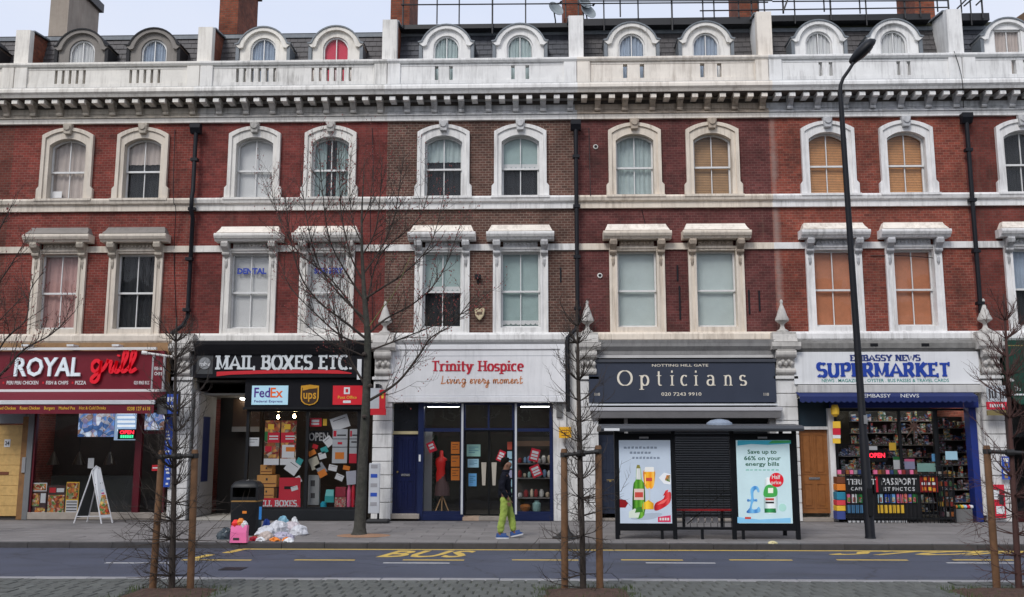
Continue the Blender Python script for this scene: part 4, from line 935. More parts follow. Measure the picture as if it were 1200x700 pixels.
def shop_window(h, xa, xb, ya, yb, Y, mat, fw=.06, glass=GLASS_SHOP, mull=(), trans=(), name='shop_window', glazed=True):
    a, b, c, e = rc(xa, xb, ya, yb, Y)
    w_ = M().ring([(a, c), (b, c), (b, e), (a, e)], [(a + fw, c + fw), (b - fw, c + fw), (b - fw, e - fw), (a + fw, e - fw)], Y, Y + .12, Y + .12, True).build(name, mat, h, org=((a + b) / 2, Y, c))
    xs = [a + fw] + [WX(q, (ya + yb) / 2, Y) for q in mull] + [b - fw]; zs = [c + fw] + [WZ(q, Y, (xa + xb) / 2) for q in trans][::-1] + [e - fw]
    for q in xs[1:-1]: M().box(q - fw * .5, q + fw * .5, Y + .003, Y + .1, c + fw, e - fw).build('mullion', mat, w_)
    for q in zs[1:-1]: M().box(a + fw, b - fw, Y + .008, Y + .095, q - fw * .5, q + fw * .5).build('transom', mat, w_)
    if glazed:
        for k in range(len(xs) - 1):
            for j in range(len(zs) - 1): M().box(xs[k], xs[k + 1] - .001, Y + .05, Y + .056, zs[j], zs[j + 1] - .001).build('pane', glass, w_)
    return w_
def panel_door(h, xa, xb, ya, yb, Y, mat, rows=((.06, .45), (.52, .94)), cols=((.12, .46), (.54, .88)), knob=None, box=None, raised=.012):
    a, b, c, e = rc(xa, xb, ya, yb, Y); d = M().box(a, b, Y, Y + .06, c, e).build('door', mat, h, org=((a + b) / 2, Y, c))
    for r0, r1 in rows:
        for c0, c1 in cols:
            x0_, x1_, z0_, z1_ = a + (b - a) * c0, a + (b - a) * c1, c + (e - c) * r0, c + (e - c) * r1; k = .035
            p = M(); p.ring([(x0_, z0_), (x1_, z0_), (x1_, z1_), (x0_, z1_)], [(x0_ + k, z0_ + k), (x1_ - k, z0_ + k), (x1_ - k, z1_ - k), (x0_ + k, z1_ - k)], Y - .016, Y, Y, True)
            p.box(x0_ + 2 * k, x1_ - 2 * k, Y - raised, Y, z0_ + 2 * k, z1_ - 2 * k); p.build('panel', mat, d)
    BR = pm('brass', (.55, .4, .16), .35, .1, metal=.8); CH = pm('chrome', (.6, .6, .62), .25, .05, metal=.9)
    if box: z = c + (e - c) * box; M().box(a + (b - a) * .33, a + (b - a) * .67, Y - .022, Y, z, z + .06).build('letter_box', CH, d)
    if knob: x = a + (b - a) * knob; z = c + (e - c) * .52; M().tube([(x, Y, z), (x, Y - .05, z), (x, Y - .07, z)], [.015, .03, .012], 10).build('knob', BR, d)
    return d

# ---- the grill takeaway -------------------------------------------------------
h = HOUSE[1]; sx0 = HB[1] + .0
bx('fascia_timber', pm('tan_timber', (.3, .175, .08), .7, .25, 5), h, sx0, WX(197, 430, -.2), -.2, 0, WZ(458, -.2), 4.998)
s = thing('shop_sign', (HC[1], -.4, 4.2), 'maroon illuminated fascia sign of the grill takeaway with white and red letters', 'shop sign')
x1s = WX(192, 432, -.4)
bx('board', MAROON, s, sx0, x1s, -.4, -.2, WZ(457, -.4), WZ(410, -.4))
bx('lower_trim', WHITE, s, sx0, x1s + .02, -.43, -.2, WZ(458.5, -.43), WZ(455.5, -.43))
bx('light_rail', pm('rail_white', (.7, .7, .7), .4), s, sx0, WX(184, 407, -.5), -.55, -.47, WZ(409, -.5), WZ(406, -.5))
for q in (25, 78, 131): pb('lamp_bracket', pm('rail_white', (.7,) * 3), s, q, q + 8, 403.5, 406, -.52, .32)
LET = pm('letter_pale_blue', (.68, .75, .8), .3, .05, emit=.15)
_tv = TXT['ROYAL']
ptext('lettering', 'ROYAL', 17.5, 95, 419, 441.5, -.43, LET, s, depth=.05, slant=.03)
pletters('lettering', 'grill', 106, 160, 413, 438, -.45, pm('letter_red', srgb(225, 25, 45), .35, .05, emit=.1), s, thick=.1, thin=.13, serif=0, depth=.04, gap=0, font=SCRIPT)
for q, a, b in (('PERI PERI CHICKEN', 8, 45), ('FISH & CHIPS', 54, 80), ('PIZZA', 88, 101), ('020 8965 8127', 157, 176)): ptext('small_lettering', q, a, b, 446.5, 450.8, -.402, WHITE, s)
for q in (3, 49.5, 84): pb('red_dot', RED, s, q, q + 2, 447.5, 450, -.405, .004)
g = thing('hanging_sign', (x1s, -.5, 4.3), 'small maroon end-on sign with grey frame under a white lamp arm', 'hanging sign')
xa = WX(186, 435, -.8)
M().box(xa - .24, xa + .12, -.82, -.76, WZ(454, -.8), WZ(420, -.8)).build('panel', MAROON, g)
for q in (178.5, 191.5): pb('frame_bar', pm('grey_alloy', (.35, .35, .36), .4), g, q - 1, q + 1, 417, 456, -.83, .08)
ptext('lettering', 'FISH &', 181, 190, 430, 434, -.823, WHITE, g); ptext('lettering', 'CHIPS', 181, 190, 436, 440, -.823, WHITE, g)
l = thing('sign_lamp', (x1s, -.7, 4.7), 'white tubular sign lamp on a bent arm at the end of the maroon sign', 'lamp')
a, z = W(167, 413.5, -.8); b, z2 = W(201, 418, -.5)
M().tube([(a, -.8, z), (b, -.45, z2)], .035, 8).build('tube', TRIM[3], l); M().tube([(a - .02, -.8, z + .005), (a + .12, -.77, z - .01)], .055, 8).build('lamp_head', TRIM[3], l)
M().tube([(b, -.45, z2), (b + .03, -.05, z2)], .03, 8).build('arm', TRIM[3], l)
aw = thing('awning', (HC[1], -.5, 3.3), 'maroon fabric awning with yellow menu lettering over the grill window', 'awning')
x1a = WX(181, 470, -1.1); zt, zb_ = WZ(459, -.4), WZ(469, -1.1)
M().prism([(sx0, -.4, zt), (sx0, -1.1, zb_), (sx0, -1.1, zb_ + .012), (sx0, -.4, zt + .012)], [(x1a + .1, -.4, zt), (x1a, -1.1, zb_), (x1a, -1.1, zb_ + .012), (x1a + .1, -.4, zt + .012)]).build('canvas', pm('awning_maroon', srgb(110, 22, 40), .85, .1, 3), aw)
bx('front_bar', pm('alloy_white', (.62, .64, .66), .35), aw, sx0, x1a + .02, -1.15, -1.07, WZ(473.5, -1.12), WZ(468.5, -1.12), .01)
bx('valance', pm('awning_maroon', (0, 0, 0)), aw, sx0, x1a, -1.12, -1.108, WZ(484.5, -1.12), WZ(473.2, -1.12))
ptext('lettering', 'Fried Chicken    Roast Chicken    Burgers    Mashed Pea    Hot & Cold Drinks', -4, 124, 476.5, 481.3, -1.122, YEL, aw)
ptext('lettering', '0208 127 6118', 149, 176, 476.8, 481.2, -1.122, YEL, aw)
bx('end_box', pm('grey_dark_box', (.07, .07, .075), .5), aw, x1a + .02, x1a + .3, -.95, -.4, WZ(485, -1), WZ(473, -1))
shop_window(h, 37, 160, 478, 604, -.12, MAROON_F, .07)
dr = shop_window(h, 161, 194, 478, 604, -.12, MAROON_F, .07, trans=(507,), name='shop_door')
bx('post', MAROON_F, h, WX(158, 545, -.15), WX(164.5, 545, -.15), -.15, -.02, .06, WZ(478, -.15))
bx('stall_riser', STONEBASE, h, WX(31, 605, -.15), WX(203, 605, -.15), -.16, .0, 0, .2, .01)
bx('door_frame', pm('brown_brick_jamb', (.22, .11, .04), .8, .3, 9), h, WX(24, 545, -.1), WX(31, 545, -.1), -.14, .1, 0, WZ(488, -.1))
bx('door_frame', pm('grey_frame', (.16, .165, .17), .5), h, WX(31, 545, -.1), WX(37.5, 545, -.1), -.16, .1, 0, WZ(478, -.1))
bx('over_door_panel', pm('grey_panel', (.2, .21, .23), .4), h, sx0, WX(31, 492, -.1), -.13, .1, WZ(496, -.1), WZ(478, -.1))
d = panel_door(h, -8, 23.5, 498, 605, -.04, pm('pine_door', (.56, .36, .13), .45, .22, 9), rows=((.03, .97),), cols=((.03, .04),))
a, b, c, e = rc(-8, 23.5, 498, 605, -.05)
for k in range(9):
    zz = c + (e - c) * k / 9; bx('board', MATS['pine_door'], d, a + .01, b - .01, -.055, -.04, zz + .006, zz + (e - c) / 9 - .006)
pb('number_plate', CARD, d, 5, 12, 515, 524, -.066, .008); ptext('door_number', '24', 6, 11, 517, 522, -.068, MATS['print_dark'], d)
pb('letter_slot', BROWN, d, -4, 10, 553, 556.5, -.066, .01)
pb('entry_phone', pm('steel', (.4, .4, .41), .35, metal=.6), h, 25.5, 29.5, 536, 554, -.18, .04)
# inside: glowing menu boards, counter, posters
for k, (a, b) in enumerate(((92, 108), (108.5, 121), (121.5, 134), (134.5, 161))):
    t = thing('menu_board', Vector((*[W((a + b) / 2, 500, 1.3)[0]], 1.3, 2.6)), ('lit menu board nearest the street door end of the grill, photos of burgers', 'second lit menu board from the left inside the grill', 'third lit menu board from the left inside the grill', 'wide lit menu board with white price lines inside the grill')[k], 'menu board', 'menu boards in the grill')
    pb('panel', pm('menu_glow', (.3, .42, .6), .5, .1, emit=.55) if k == 3 else MENUP, t, a, b - .6, 480, 516 if k > 2 else 512, 1.3, .04)
    if k < 3:
        for j in range(0): pb('food_photo', BROWN, t, a + 3, b - 4, 484 + j * 9, 490 + j * 9, 1.28, .015)
    else:
        for j in range(5): pb('price_line', pm('menu_white', (.75, .8, .85), .5, emit=.7), t, a + 3, b - 3, 483 + j * 5, 485.5 + j * 5, 1.28, .015)
t = thing('menu_board', (WX(180, 495, 1.3), 1.3, 2.6), 'lit menu board seen above the grill door transom', 'menu board', 'menu boards in the grill'); pb('panel', MENUP, t, 166, 192, 484, 504, 1.3, .04)
t = thing('neon_sign', (WX(148, 508, .3), .3, 2.4), 'red and green glowing open sign in the grill window', 'neon sign')
pb('backing', BLACK, t, 138, 159, 503, 515, .3, .02); ptext('tubes', 'OPEN', 140.5, 157, 504.5, 508.8, .285, pm('neon_red', srgb(255, 40, 60), .5, 0, emit=2), t)
[pb('tubes', pm('neon_green', srgb(60, 200, 140), .5, 0, emit=1.2), t, 141 + k * 2.6, 143 + k * 2.6, 510, 513.5, .285, .01) for k in range(6)]
bx('counter', pm('counter_steel', (.07, .075, .075), .4, .2), h, WX(60, 560, 1.8), WX(158, 560, 1.8), 1.8, 2.3, .06, 1.15)
FOOD = [(ORANGE, .1, .6, .45, .9), (RED, .5, .8, .55, .8), (BROWN, .2, .9, .1, .4)]
sheet('poster', 'small poster with orange dish, top left in the grill window', 'poster', CARD, 37, 55, 566, 576, -.06, bits=[(FOODP, .05, .95, .12, .9)])
sheet('poster', 'dark poster of red drink below the dish poster in the grill window', 'poster', pm('poster_dark', (.05, .02, .02), .5), 36, 54, 577, 602, -.06, bits=[(FOODP, .05, .55, .35, .95), (CARD, .62, .95, .5, .95), (FOODP, .3, .95, .04, .28)])
sheet('poster', 'wide dark poster of burgers and fried chicken in the grill window', 'poster', pm('poster_dark', (0,) * 3), 55.5, 76, 569, 602, -.06, bits=[(FOODP, .04, .96, .04, .66), (RED, .08, .45, .74, .92), (CARD, .5, .92, .76, .9), (GREEN, .7, .85, .02, .1)])
sheet('poster', 'tall yellow and white menu poster in the grill window', 'poster', YEL, 77, 92, 565, 602, -.06, bits=[(CARD, .05, .95, .03, .42), (FOODP, .05, .95, .46, .97)] + [(MATS['print_dark'], .1, .9, .08 + .09 * q, .11 + .09 * q) for q in range(4)])
sheet('notice', 'red notice on the grill door beside the timber stake', 'notice', RED, 178, 186, 545, 552, -.1, bits=[(CARD, .1, .9, .4, .6)])
sheet('notice', 'white paper notice behind the pavement board in the grill window', 'notice', CARD, 103, 110, 537, 549, -.05)
for k, q in enumerate((62, 92, 128)):
    x, z = W(q, 545, 2.0); t = thing('pendant_shade', (x, 2.0, 2.0), ('left', 'middle', 'right')[k] + ' hanging dark lamp shade over the grill counter', 'lamp shade')
    M().lathe([(.03, .4), (.05, .35), (.17, .05), (.18, 0)], x, 2.0, z, 14).build('shade', pm('shade_bronze', (.04, .028, .02), .4), t); M().tube([(x, 2, z + .4), (x, 2, 3.5)], .01, 5).build('cord', BLACK, t)
# blue signs on the pilaster between grill and parcel shop
t = thing('hanging_sign', (HB[2] - .2, -.9, 3.3), 'square blue and white projecting sign in a black frame on the white pilaster', 'hanging sign')
pb('frame', BLACK, t, 193.5, 210, 459, 488, -.9, .08); pb('panel', BLUE, t, 195.5, 208.5, 462, 485, -.91, .1)
for a, b in ((465.5, 471), (475, 479.5)):
    for k in range(4): pb('white_mark', CARD, t, 196.3 + k * 3, 198.2 + k * 3, a, b, -.914, .004)
t = thing('vertical_sign', (HB[2] - .25, -.45, 2.2), 'tall narrow blue banner sign with white marks beside the grill door', 'sign')
pb('panel', BLUE, t, 192.5, 200.5, 489, 571, -.45, .04)
for k, zz in enumerate((492, 505, 509, 513, 517, 521, 528, 536, 545, 549, 553, 560, 566)): pb('white_mark', CARD, t, 194 + (k * 37 % 3) * .6, 197 + (k * 53 % 4) * .7, zz, zz + 2.2, -.453, .004)

# ---- the parcel shop ----------------------------------------------------------
h = HOUSE[2]; xl, xr = WX(227, 430, -.4), WX(428, 430, -.4)
M().px([(.0, 4.62), (-.5, 4.62), (-.56, 4.75), (-.6, 4.9), (-.6, 4.998), (0, 4.998)], xl, xr + .05).build('shop_cornice', BLACK, h)
s = thing('shop_sign', (HC[2], -.45, 4.2), 'black fascia sign with white slab letters and red swoosh over the parcel shop', 'shop sign')
bx('board', pm('sign_black', (.006, .006, .009), .4, .1, spec=.25), s, xl, xr, -.45, -.1, WZ(442, -.45), WZ(408, -.45))
pletters('lettering', 'MAIL BOXES ETC.', 253.5, 413, 416.5, 433, -.45, pm('letter_pale', (.66, .7, .72), .4), s, thick=.2, thin=.14, serif=.1, depth=.02)
a, b, c, e = rc(254, 412, 434, 441, -.46)
M().py([(a, c)] + [(a + (b - a) * k / 10, c + .03 + .05 * math.sin(k / 10 * 2.6)) for k in range(1, 10)] + [(b, c + .06), (b, c + .09)] + [(b - (b - a) * k / 10, c + .13 + .05 * math.sin((1 - k / 10) * 2.6)) for k in range(1, 11)], -.47, -.45).build('red_swoosh', RED, s)
pb('logo_plate', pm('logo_grey', (.05, .052, .055), .4), s, 230.5, 249.5, 415.5, 438.5, -.46, .01)
x, z = W(240, 426, -.465); M().tube([(x, -.475, z), (x, -.46, z)], .17, 20).build('logo_disc', pm('logo_silver', (.24, .25, .26), .4), s); ptext('logo_lettering', 'mbe', 234, 246, 424, 429, -.477, CARD, s)
pb('side_light', CARD, s, 418.5, 423.5, 421, 445, -.5, .05)
# recessed entrance on the left
bx('entrance_wall', pm('entrance_white', (.26, .255, .26), .6, .12, 3), h, WX(229, 530, -.1), WX(233, 530, -.1), -.3, 1.2, 0, 3.6)
for k in range(6): bx('wall_board', MATS['entrance_white'], h, WX(233, 530, -.1), WX(233, 530, -.1) + .02, -.25, 1.15, .1 + k * .55, .1 + k * .55 + .53)
m = M(); X0, X1 = WX(233, 530, -.1), WX(287, 530, -.1)
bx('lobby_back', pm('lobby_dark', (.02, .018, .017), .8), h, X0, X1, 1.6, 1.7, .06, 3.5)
bx('lobby_transom', pm('lobby_grey', (.2, .2, .2), .6), h, X0 + .5, X1, 1.2, 1.28, WZ(506, 1.2), WZ(500, 1.2)); bx('fanlight', pm('lobby_brown', (.05, .025, .012), .5), h, X0 + .5, X1, 1.25, 1.3, WZ(500, 1.2), 3.45)
bx('step', pm('step_stone', (.4, .38, .34), .8, .1), h, WX(229, 607, -.2), WX(287, 607, -.2), -.32, 1.6, 0, .07)
bx('lobby_ceiling', pm('lobby_soffit', (.12, .11, .1), .8), h, xl, X1, -.1, 1.7, WZ(447, -.1), WZ(447, -.1) + .05)
bx('blue_notice', pm('notice_dark_blue', (.012, .02, .09), .5), h, X0 + .021, X0 + .03, .1, .65, WZ(565, .2), WZ(488, .2))
xA, xB = WX(287, 462, -.3), WX(427, 462, -.3)
bx('lower_fascia', pm('sign_black', (0,) * 3), h, xA, xB, -.3, .1, WZ(479, -.3), WZ(443, -.3))
bx('edge_moulding', BLACKM, h, xA - .03, xB, -.35, -.1, WZ(479.5, -.35), WZ(477, -.35))
t = thing('carrier_sign', (WX(316, 463, -.32), -.32, 3.4), 'pale blue courier panel with purple and orange lettering under the black fascia', 'sign')
pb('panel', pm('panel_pale_blue', srgb(175, 215, 232), .4, .03, emit=.12), t, 295, 337.5, 452, 474.5, -.32, .02)
ptext('lettering', 'Fed', 298, 316.5, 454.5, 466, -.322, flat('courier_purple', 75, 40, 135), t); ptext('lettering', 'Ex', 317, 331.5, 454.5, 466, -.322, flat('courier_orange', 240, 100, 20), t)
ptext('small_lettering', 'Federal Express', 298, 331, 469, 472.5, -.322, flat('courier_purple', 0, 0, 0), t)
t = thing('carrier_sign', (WX(362, 463, -.32), -.32, 3.4), 'brown and gold shield emblem under the black fascia', 'sign')
a, b, c, e = rc(352.5, 373.5, 451, 475, -.32); xm = (a + b) / 2; wd = (b - a) / 2
def shield(k): return [(xm - wd * k, c + (e - c) * .35)] + [(xm + wd * k * math.sin(q), c + (e - c) * .35 - (e - c) * .36 * k * math.cos(q)) for q in (-1.1, -.6, 0, .6, 1.1)] + [(xm + wd * k, c + (e - c) * .35), (xm + wd * k, e - (1 - k) * .4 - .03), (xm, e - (1 - k) * .3), (xm - wd * k, e - (1 - k) * .4 - .03)]
GOLD = pm('emblem_gold', srgb(205, 150, 40), .4, .1)
M().py(shield(1), -.33, -.3).build('gold_rim', GOLD, t); M().py(shield(.86), -.335, -.33).build('brown_field', pm('emblem_brown', srgb(60, 38, 20), .4), t)
M().py([(xm - wd * .78, e - .17), (xm, e - .12), (xm + wd * .78, e - .1), (xm + wd * .78, e - .05), (xm, e - .035), (xm - wd * .78, e - .05)], -.337, -.335).build('gold_arc', GOLD, t)
ptext('lettering', 'ups', 355.5, 370.5, 460.5, 471, -.338, GOLD, t)
t = thing('carrier_sign', (WX(407, 463, -.32), -.32, 3.4), 'red mail panel with small yellow lettering partly behind the tree', 'sign')
pb('panel', pm('mail_red', srgb(205, 30, 45), .4, .04, emit=.05), t, 390, 424.5, 452, 474.5, -.32, .02)
pb('crest', CARD, t, 403, 410, 454, 462, -.325, .005); pb('crest_mark', RED, t, 405, 408, 456, 460, -.328, .004); ptext('lettering', 'Post Office', 396, 418, 464, 467.5, -.322, YEL, t); pb('white_bar', CARD, t, 402, 411, 469.5, 472.5, -.325, .005)
shop_window(h, 287, 421, 479, 598, -.2, BLACKM, .08, mull=(359,))
bx('stall_riser', pm('riser_black', (.014, .016, .019), .45, spec=.25), h, xA, xB, -.24, .1, 0, WZ(598, -.24), .01)
bx('jamb', BLACK, h, WX(418, 540, -.2), WX(430, 540, -.2), -.22, .1, 0, WZ(479, -.2))
# window display of the parcel shop
REDP = flat('print_crimson', 205, 30, 55)
for k, (a, b) in enumerate(((310, 327.5), (329, 347))):
    sheet('poster', ('left', 'right')[k] + ' half of the festive food poster in the parcel shop window', 'poster', FESTP, a, b, 493, 545, -.02,
          bits=[(REDP, .2 if k == 0 else 0, 1 if k == 0 else .85, .5, .73), (CARD, 0, 1, 0, .14), (REDP, .05, .5, .3, .42) if k == 0 else (CARD, .1, .9, .16, .45), (GREEN, 0, .2, .55, .75) if k == 0 else (ORANGE, .35, .95, .3, .4), (CARD, .3, .9, .63, .66), (CARD, .3, .9, .57, .6), (YEL, .2, .6, .8, .92)])
for k, (q, y) in enumerate(((326, 489), (345, 488))):
    x, z = W(q, y, .3); t = thing('bulb', (x, .3, z), ('left', 'right')[k] + ' glowing warm bulb at the top of the parcel shop window', 'lamp')
    M().lathe([(.005, -.05), (.035, -.03), (.04, 0), (.025, .04), (.015, .06)], x, .3, z, 10).build('glass_bulb', WARMBULB, t, smooth=True); M().tube([(x, .3, z + .05), (x, .3, 3.5)], .012, 6).build('flex', BLACK, t)
BOXC = pm('orange_carton', (.62, .3, .08), .7, .1, 4)
for k, (a, b, y0, y1) in enumerate(((305, 319, 545, 556), (301, 324, 557, 571), (303, 321, 572, 584))):
    a_, b_, c_, e_ = rc(a, b, y0, y1, .1); t = thing('carton', ((a_ + b_) / 2, .1, c_), ('topmost', 'middle', 'bottom')[k] + ' orange carton of the stack in the parcel shop window', 'carton', 'cartons in the parcel shop')
    bx('carton_body', BOXC, t, a_, b_, .1, .45, c_, e_, .006); bx('label', MATS['print_dark'], t, a_ + (b_ - a_) * .45, a_ + (b_ - a_) * .55, .096, .1, c_ + (e_ - c_) * .55, c_ + (e_ - c_) * .75); bx('tape', BROWN, t, a_ + .02, b_ - .02, .097, .1, c_ + (e_ - c_) * .25, c_ + (e_ - c_) * .33)
t = thing('window_panel', (WX(330, 580, -.02), -.02, .8), 'red lower window panel reading sell boxes in white slab letters', 'sign')
pb('panel', REDP, t, 305, 352, 584, 597, -.02, .02); pb('upright', REDP, t, 327, 352, 560, 584, -.018, .02); pletters('lettering', 'SELL BOXES.', 300.5, 350, 586.5, 593.5, -.022, CARD, t, thick=.2, thin=.14, serif=.1, depth=.006)
pb('red_slot', BLACK, t, 333, 344, 570, 573.5, -.021, .004)
t = thing('neon_sign', (WX(373, 512, -.02), -.02, 2.3), 'unlit outlined open sign in the parcel shop window', 'sign')
pb('backing', BLACK, t, 360.5, 386, 505, 519, .02, .01); ptext('lettering', 'OPEN', 362, 384.5, 507, 517, .01, pm('neon_off', (.4, .4, .4), .4), t)
sheet('notice', 'red and yellow ticket sign above the open sign in the parcel shop', 'notice', REDP, 362, 377, 490, 500, -.02, bits=[(CARD, .2, .8, .5, .8), (CARD, .2, .8, .2, .4)])
sheet('notice', 'tiny gold notice beside the red ticket sign', 'notice', YEL, 378.5, 383, 491, 499, -.02)
sheet('notice', 'plain white paper at the left edge of the parcel shop window', 'notice', CARD, 290.5, 303.5, 513, 523, -.13, lines=2)
for k, (a, b, y0, y1) in enumerate(((389.5, 407, 503, 543), (409.5, 420, 503, 543))):
    sheet('poster', ('wide', 'narrow')[k] + ' white leaflet rack poster at the right of the parcel shop window', 'poster', flat('print_grey_white', 190, 195, 200), a, b, y0, y1, -.02, bits=[(REDP, .05, .25, .78, .95), (MATS['print_dark'], .3, .9, .8, .84), (MATS['print_dark'], 0, 1, .7, .72), (REDP, .35, .65, .55, .62) if k == 0 else (REDP, 0, 1, 0, .28), (MATS['print_dark'], 0, 1, .46, .48), (ORANGE, .2, .8, .12, .32) if k == 0 else (MATS['print_dark'], .2, .8, .6, .64)])
ENV = [(388, 409, 488, 503, .32, CARD, 'large white envelope tilted at the top'), (380, 390, 512, 523, .7, CARD, 'white card hanging in front of the open sign'), (373.5, 382, 530, 538, .3, CARD, 'white card level with the orange card'), (361, 370, 528, 534, .5, ORANGE, 'orange envelope left of the white card'),
       (366, 372.5, 521, 526, -.3, RED, 'small red card'), (376, 384, 524, 531, .4, TEAL, 'teal card hanging below the open sign'), (371, 381, 543, 556, .6, pm('card_grey', (.3, .32, .35)), 'grey card'), (373, 382.5, 551, 559, .5, ORANGE, 'orange envelope below the grey card'),
       (385, 395, 545, 552, -.2, CARD, 'white card below the leaflet rack'), (393, 402.5, 556, 563, -.4, CARD, 'white envelope tilted low on the right'), (402, 410, 546, 551, -.2, ORANGE, 'small orange card on the right'), (335, 350, 541, 555, -.6, CARD, 'large white envelope across the mullion'),
       (347, 354, 537, 546, -.5, TEAL, 'teal envelope beside the mullion'), (343, 353, 559, 567, .5, CARD, 'white envelope above the red slot'), (341, 349, 570, 575, .3, CARD, 'white envelope dropping into the red slot'), (363, 374, 536, 550, .4, pm('card_cream', (.5, .48, .38)), 'cream card with print'), (406, 418, 552, 568, .1, pm('card_lilac', (.5, .52, .6)), 'lilac sheet at the right edge')]
for k, (a, b, y0, y1, r_, m_, lb) in enumerate(ENV):
    sheet('envelope', lb + ' of the parcel shop window', 'envelope', m_, a, b, y0, y1, .0 - .012 * (k % 3), r_, lines=1 if m_ is CARD else None, group='hanging envelopes')
def goods(name, label, cat, xa, xb, ya, yb, Y, mat, kind='box', d=.15, group=None):
    a, b, c, e = rc(xa, xb, ya, yb, Y); t = thing(name, ((a + b) / 2, Y, c), label, cat, group); x, r_ = (a + b) / 2, (b - a) / 2; H_ = e - c
    if kind == 'box': bx('body', mat, t, a, b, Y, Y + d, c, e, .006)
    elif kind == 'jar': M().lathe([(r_ * .7, 0), (r_, H_ * .15), (r_, H_ * .75), (r_ * .6, H_ * .86), (r_ * .6, H_)], x, Y + r_, c, 12).build('body', mat, t, smooth=True)
    elif kind == 'bowl': M().lathe([(r_ * .4, 0), (r_ * .8, H_ * .3), (r_, H_ * .7), (r_ * .7, H_ * .95), (r_ * .2, H_)], x, Y + r_, c, 14).build('body', mat, t, smooth=True)
    elif kind == 'bag': M().loft([[(a, Y, c), (b, Y, c), (b, Y + d, c), (a, Y + d, c)], [(a + .01, Y - .02, c + H_ * .5), (b - .01, Y - .02, c + H_ * .5), (b - .01, Y + d, c + H_ * .5), (a + .01, Y + d, c + H_ * .5)], [(a + r_ * .2, Y + d * .4, e), (b - r_ * .2, Y + d * .4, e), (b - r_ * .2, Y + d * .6, e), (a + r_ * .2, Y + d * .6, e)]]).build('body', mat, t)
    return t
t = goods('shredder', 'grey office machine standing in the parcel shop window', 'machine', 361, 374, 557, 592, .05, pm('machine_grey', (.28, .29, .29), .5))
for q in ((364, 369, 563, 570), (364, 369, 578, 584)): pb('vent', MATS['print_dark'], t, *q, .045, .005)
goods('gift_bag', 'teal gift bag with white pattern in the parcel shop window', 'gift bag', 380.5, 391.5, 574, 589, .02, TEAL, 'bag')
goods('paper_cup', 'turquoise paper cup on the parcel shop window floor', 'cup', 374.5, 382, 588, 596, .0, flat('cup_turquoise', 40, 165, 190), 'jar')
goods('gift_box', 'patterned beige gift box low in the parcel shop window', 'gift box', 392, 405, 583, 597, .0, GIFTP)
goods('gift_box', 'dark red gift box resting on the patterned beige box', 'gift box', 393, 405, 571, 582.5, .0, flat('gift_crimson', 150, 40, 60, var=.3, vs=18))
goods('gift_roll', 'tall pink wrapping roll at the right of the parcel shop window', 'wrapping paper', 406, 411, 568, 597, .02, PINK, 'jar')
goods('gift_roll', 'red wrapping roll beside the pink roll', 'wrapping paper', 411.5, 416, 563, 597, .02, REDP, 'jar')
t = thing('hanging_sign', (WX(444, 470, -.8), -.8, 3.3), 'white and red projecting mail sign on the pilaster right of the tree', 'hanging sign')
pb('panel', pm('panel_grey_white', (.5, .52, .55), .4), t, 434, 446, 455, 479, -.8, .06); pb('red_band', RED, t, 434, 452, 479, 486.5, -.805, .07); pb('red_plate', RED, t, 444.5, 451.5, 457, 479, -.81, .07); pb('gold_mark', YEL, t, 447, 449.5, 460, 467, -.815, .005); pb('arm', IRON, t, 440, 444, 450, 455, -.8, .5)

# ---- the charity shop ---------------------------------------------------------
h = HOUSE[3]; s = thing('shop_sign', (HC[3], -.4, 4.2), 'white panelled fascia sign with red serif letters and orange script of the charity shop', 'shop sign')
FW = pm('fascia_white', (.8, .8, .81), .5, .07, 1.2, streak=.25, dirt=(.3, .3, .3))
a, b, c, e = rc(455, 662.5, 404, 471.5, -.38)
bx('board', FW, s, a, b, -.36, .0, c, e); M().ring([(a, c), (b, c), (b, e), (a, e)], [(a + .14, c + .16), (b - .14, c + .16), (b - .14, e - .14), (a + .14, e - .14)], -.4, -.36, -.36, True).build('frame', FW, s, bevel=.01)
for q in (417, 464): pb('joint', MATS['card_grey'], s, 462, 657, q, q + .5, -.363, .004)
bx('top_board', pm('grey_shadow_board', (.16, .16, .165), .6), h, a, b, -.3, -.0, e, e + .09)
CRIM = flat('letter_crimson', 190, 25, 50)
pletters('lettering', 'Trinity Hospice', 505.5, 613.5, 423, 435, -.361, CRIM, s, thick=.2, thin=.09, serif=.1, depth=.012)
pletters('script_lettering', 'Living every moment', 517, 612.5, 440.5, 450, -.361, flat('letter_copper', 205, 135, 90), s, thick=.1, thin=.1, serif=0, depth=.006, gap=.02, font=SCRIPT)
bx('cream_jamb', pm('cream_jamb', (.52, .44, .25), .6, .1), h, WX(453, 540, -.1), WX(460, 540, -.1), -.2, .1, 0, WZ(472, -.1))
d = panel_door(h, 460, 490.5, 509, 602, -.02, pm('door_navy', srgb(14, 24, 66), .3, .08), rows=((.05, .42), (.5, .95)), knob=.2, box=.47)
pb('fanlight', pm('fanlight_dark', (.012, .014, .018), .2), h, 460, 490, 473, 506, -.02, .03); pb('transom', MATS['cream_jamb'], h, 459, 491, 505.5, 509, -.08, .12)
pb('step', STONEBASE, h, 453, 491, 602.5, 608.5, -.3, .35, .01)
shop_window(h, 490, 543.5, 472.5, 603.5, -.14, NAVY, .1, trans=(504,))
shop_window(h, 602, 648, 472.5, 603.5, -.14, NAVY, .09, trans=(504,))
shop_window(h, 543.5, 602, 472.5, 504, -.12, NAVY, .05, mull=(572.5,))
for q in (541.5, 604.5): pb('alloy_mullion', pm('alloy_white', (0,) * 3), h, q - 1.2, q + 1.2, 473, 604, -.17, .05)
dd = shop_window(h, 543.5, 602, 504, 605, .35, BLACKM, .05, mull=(573,), name='shop_door')
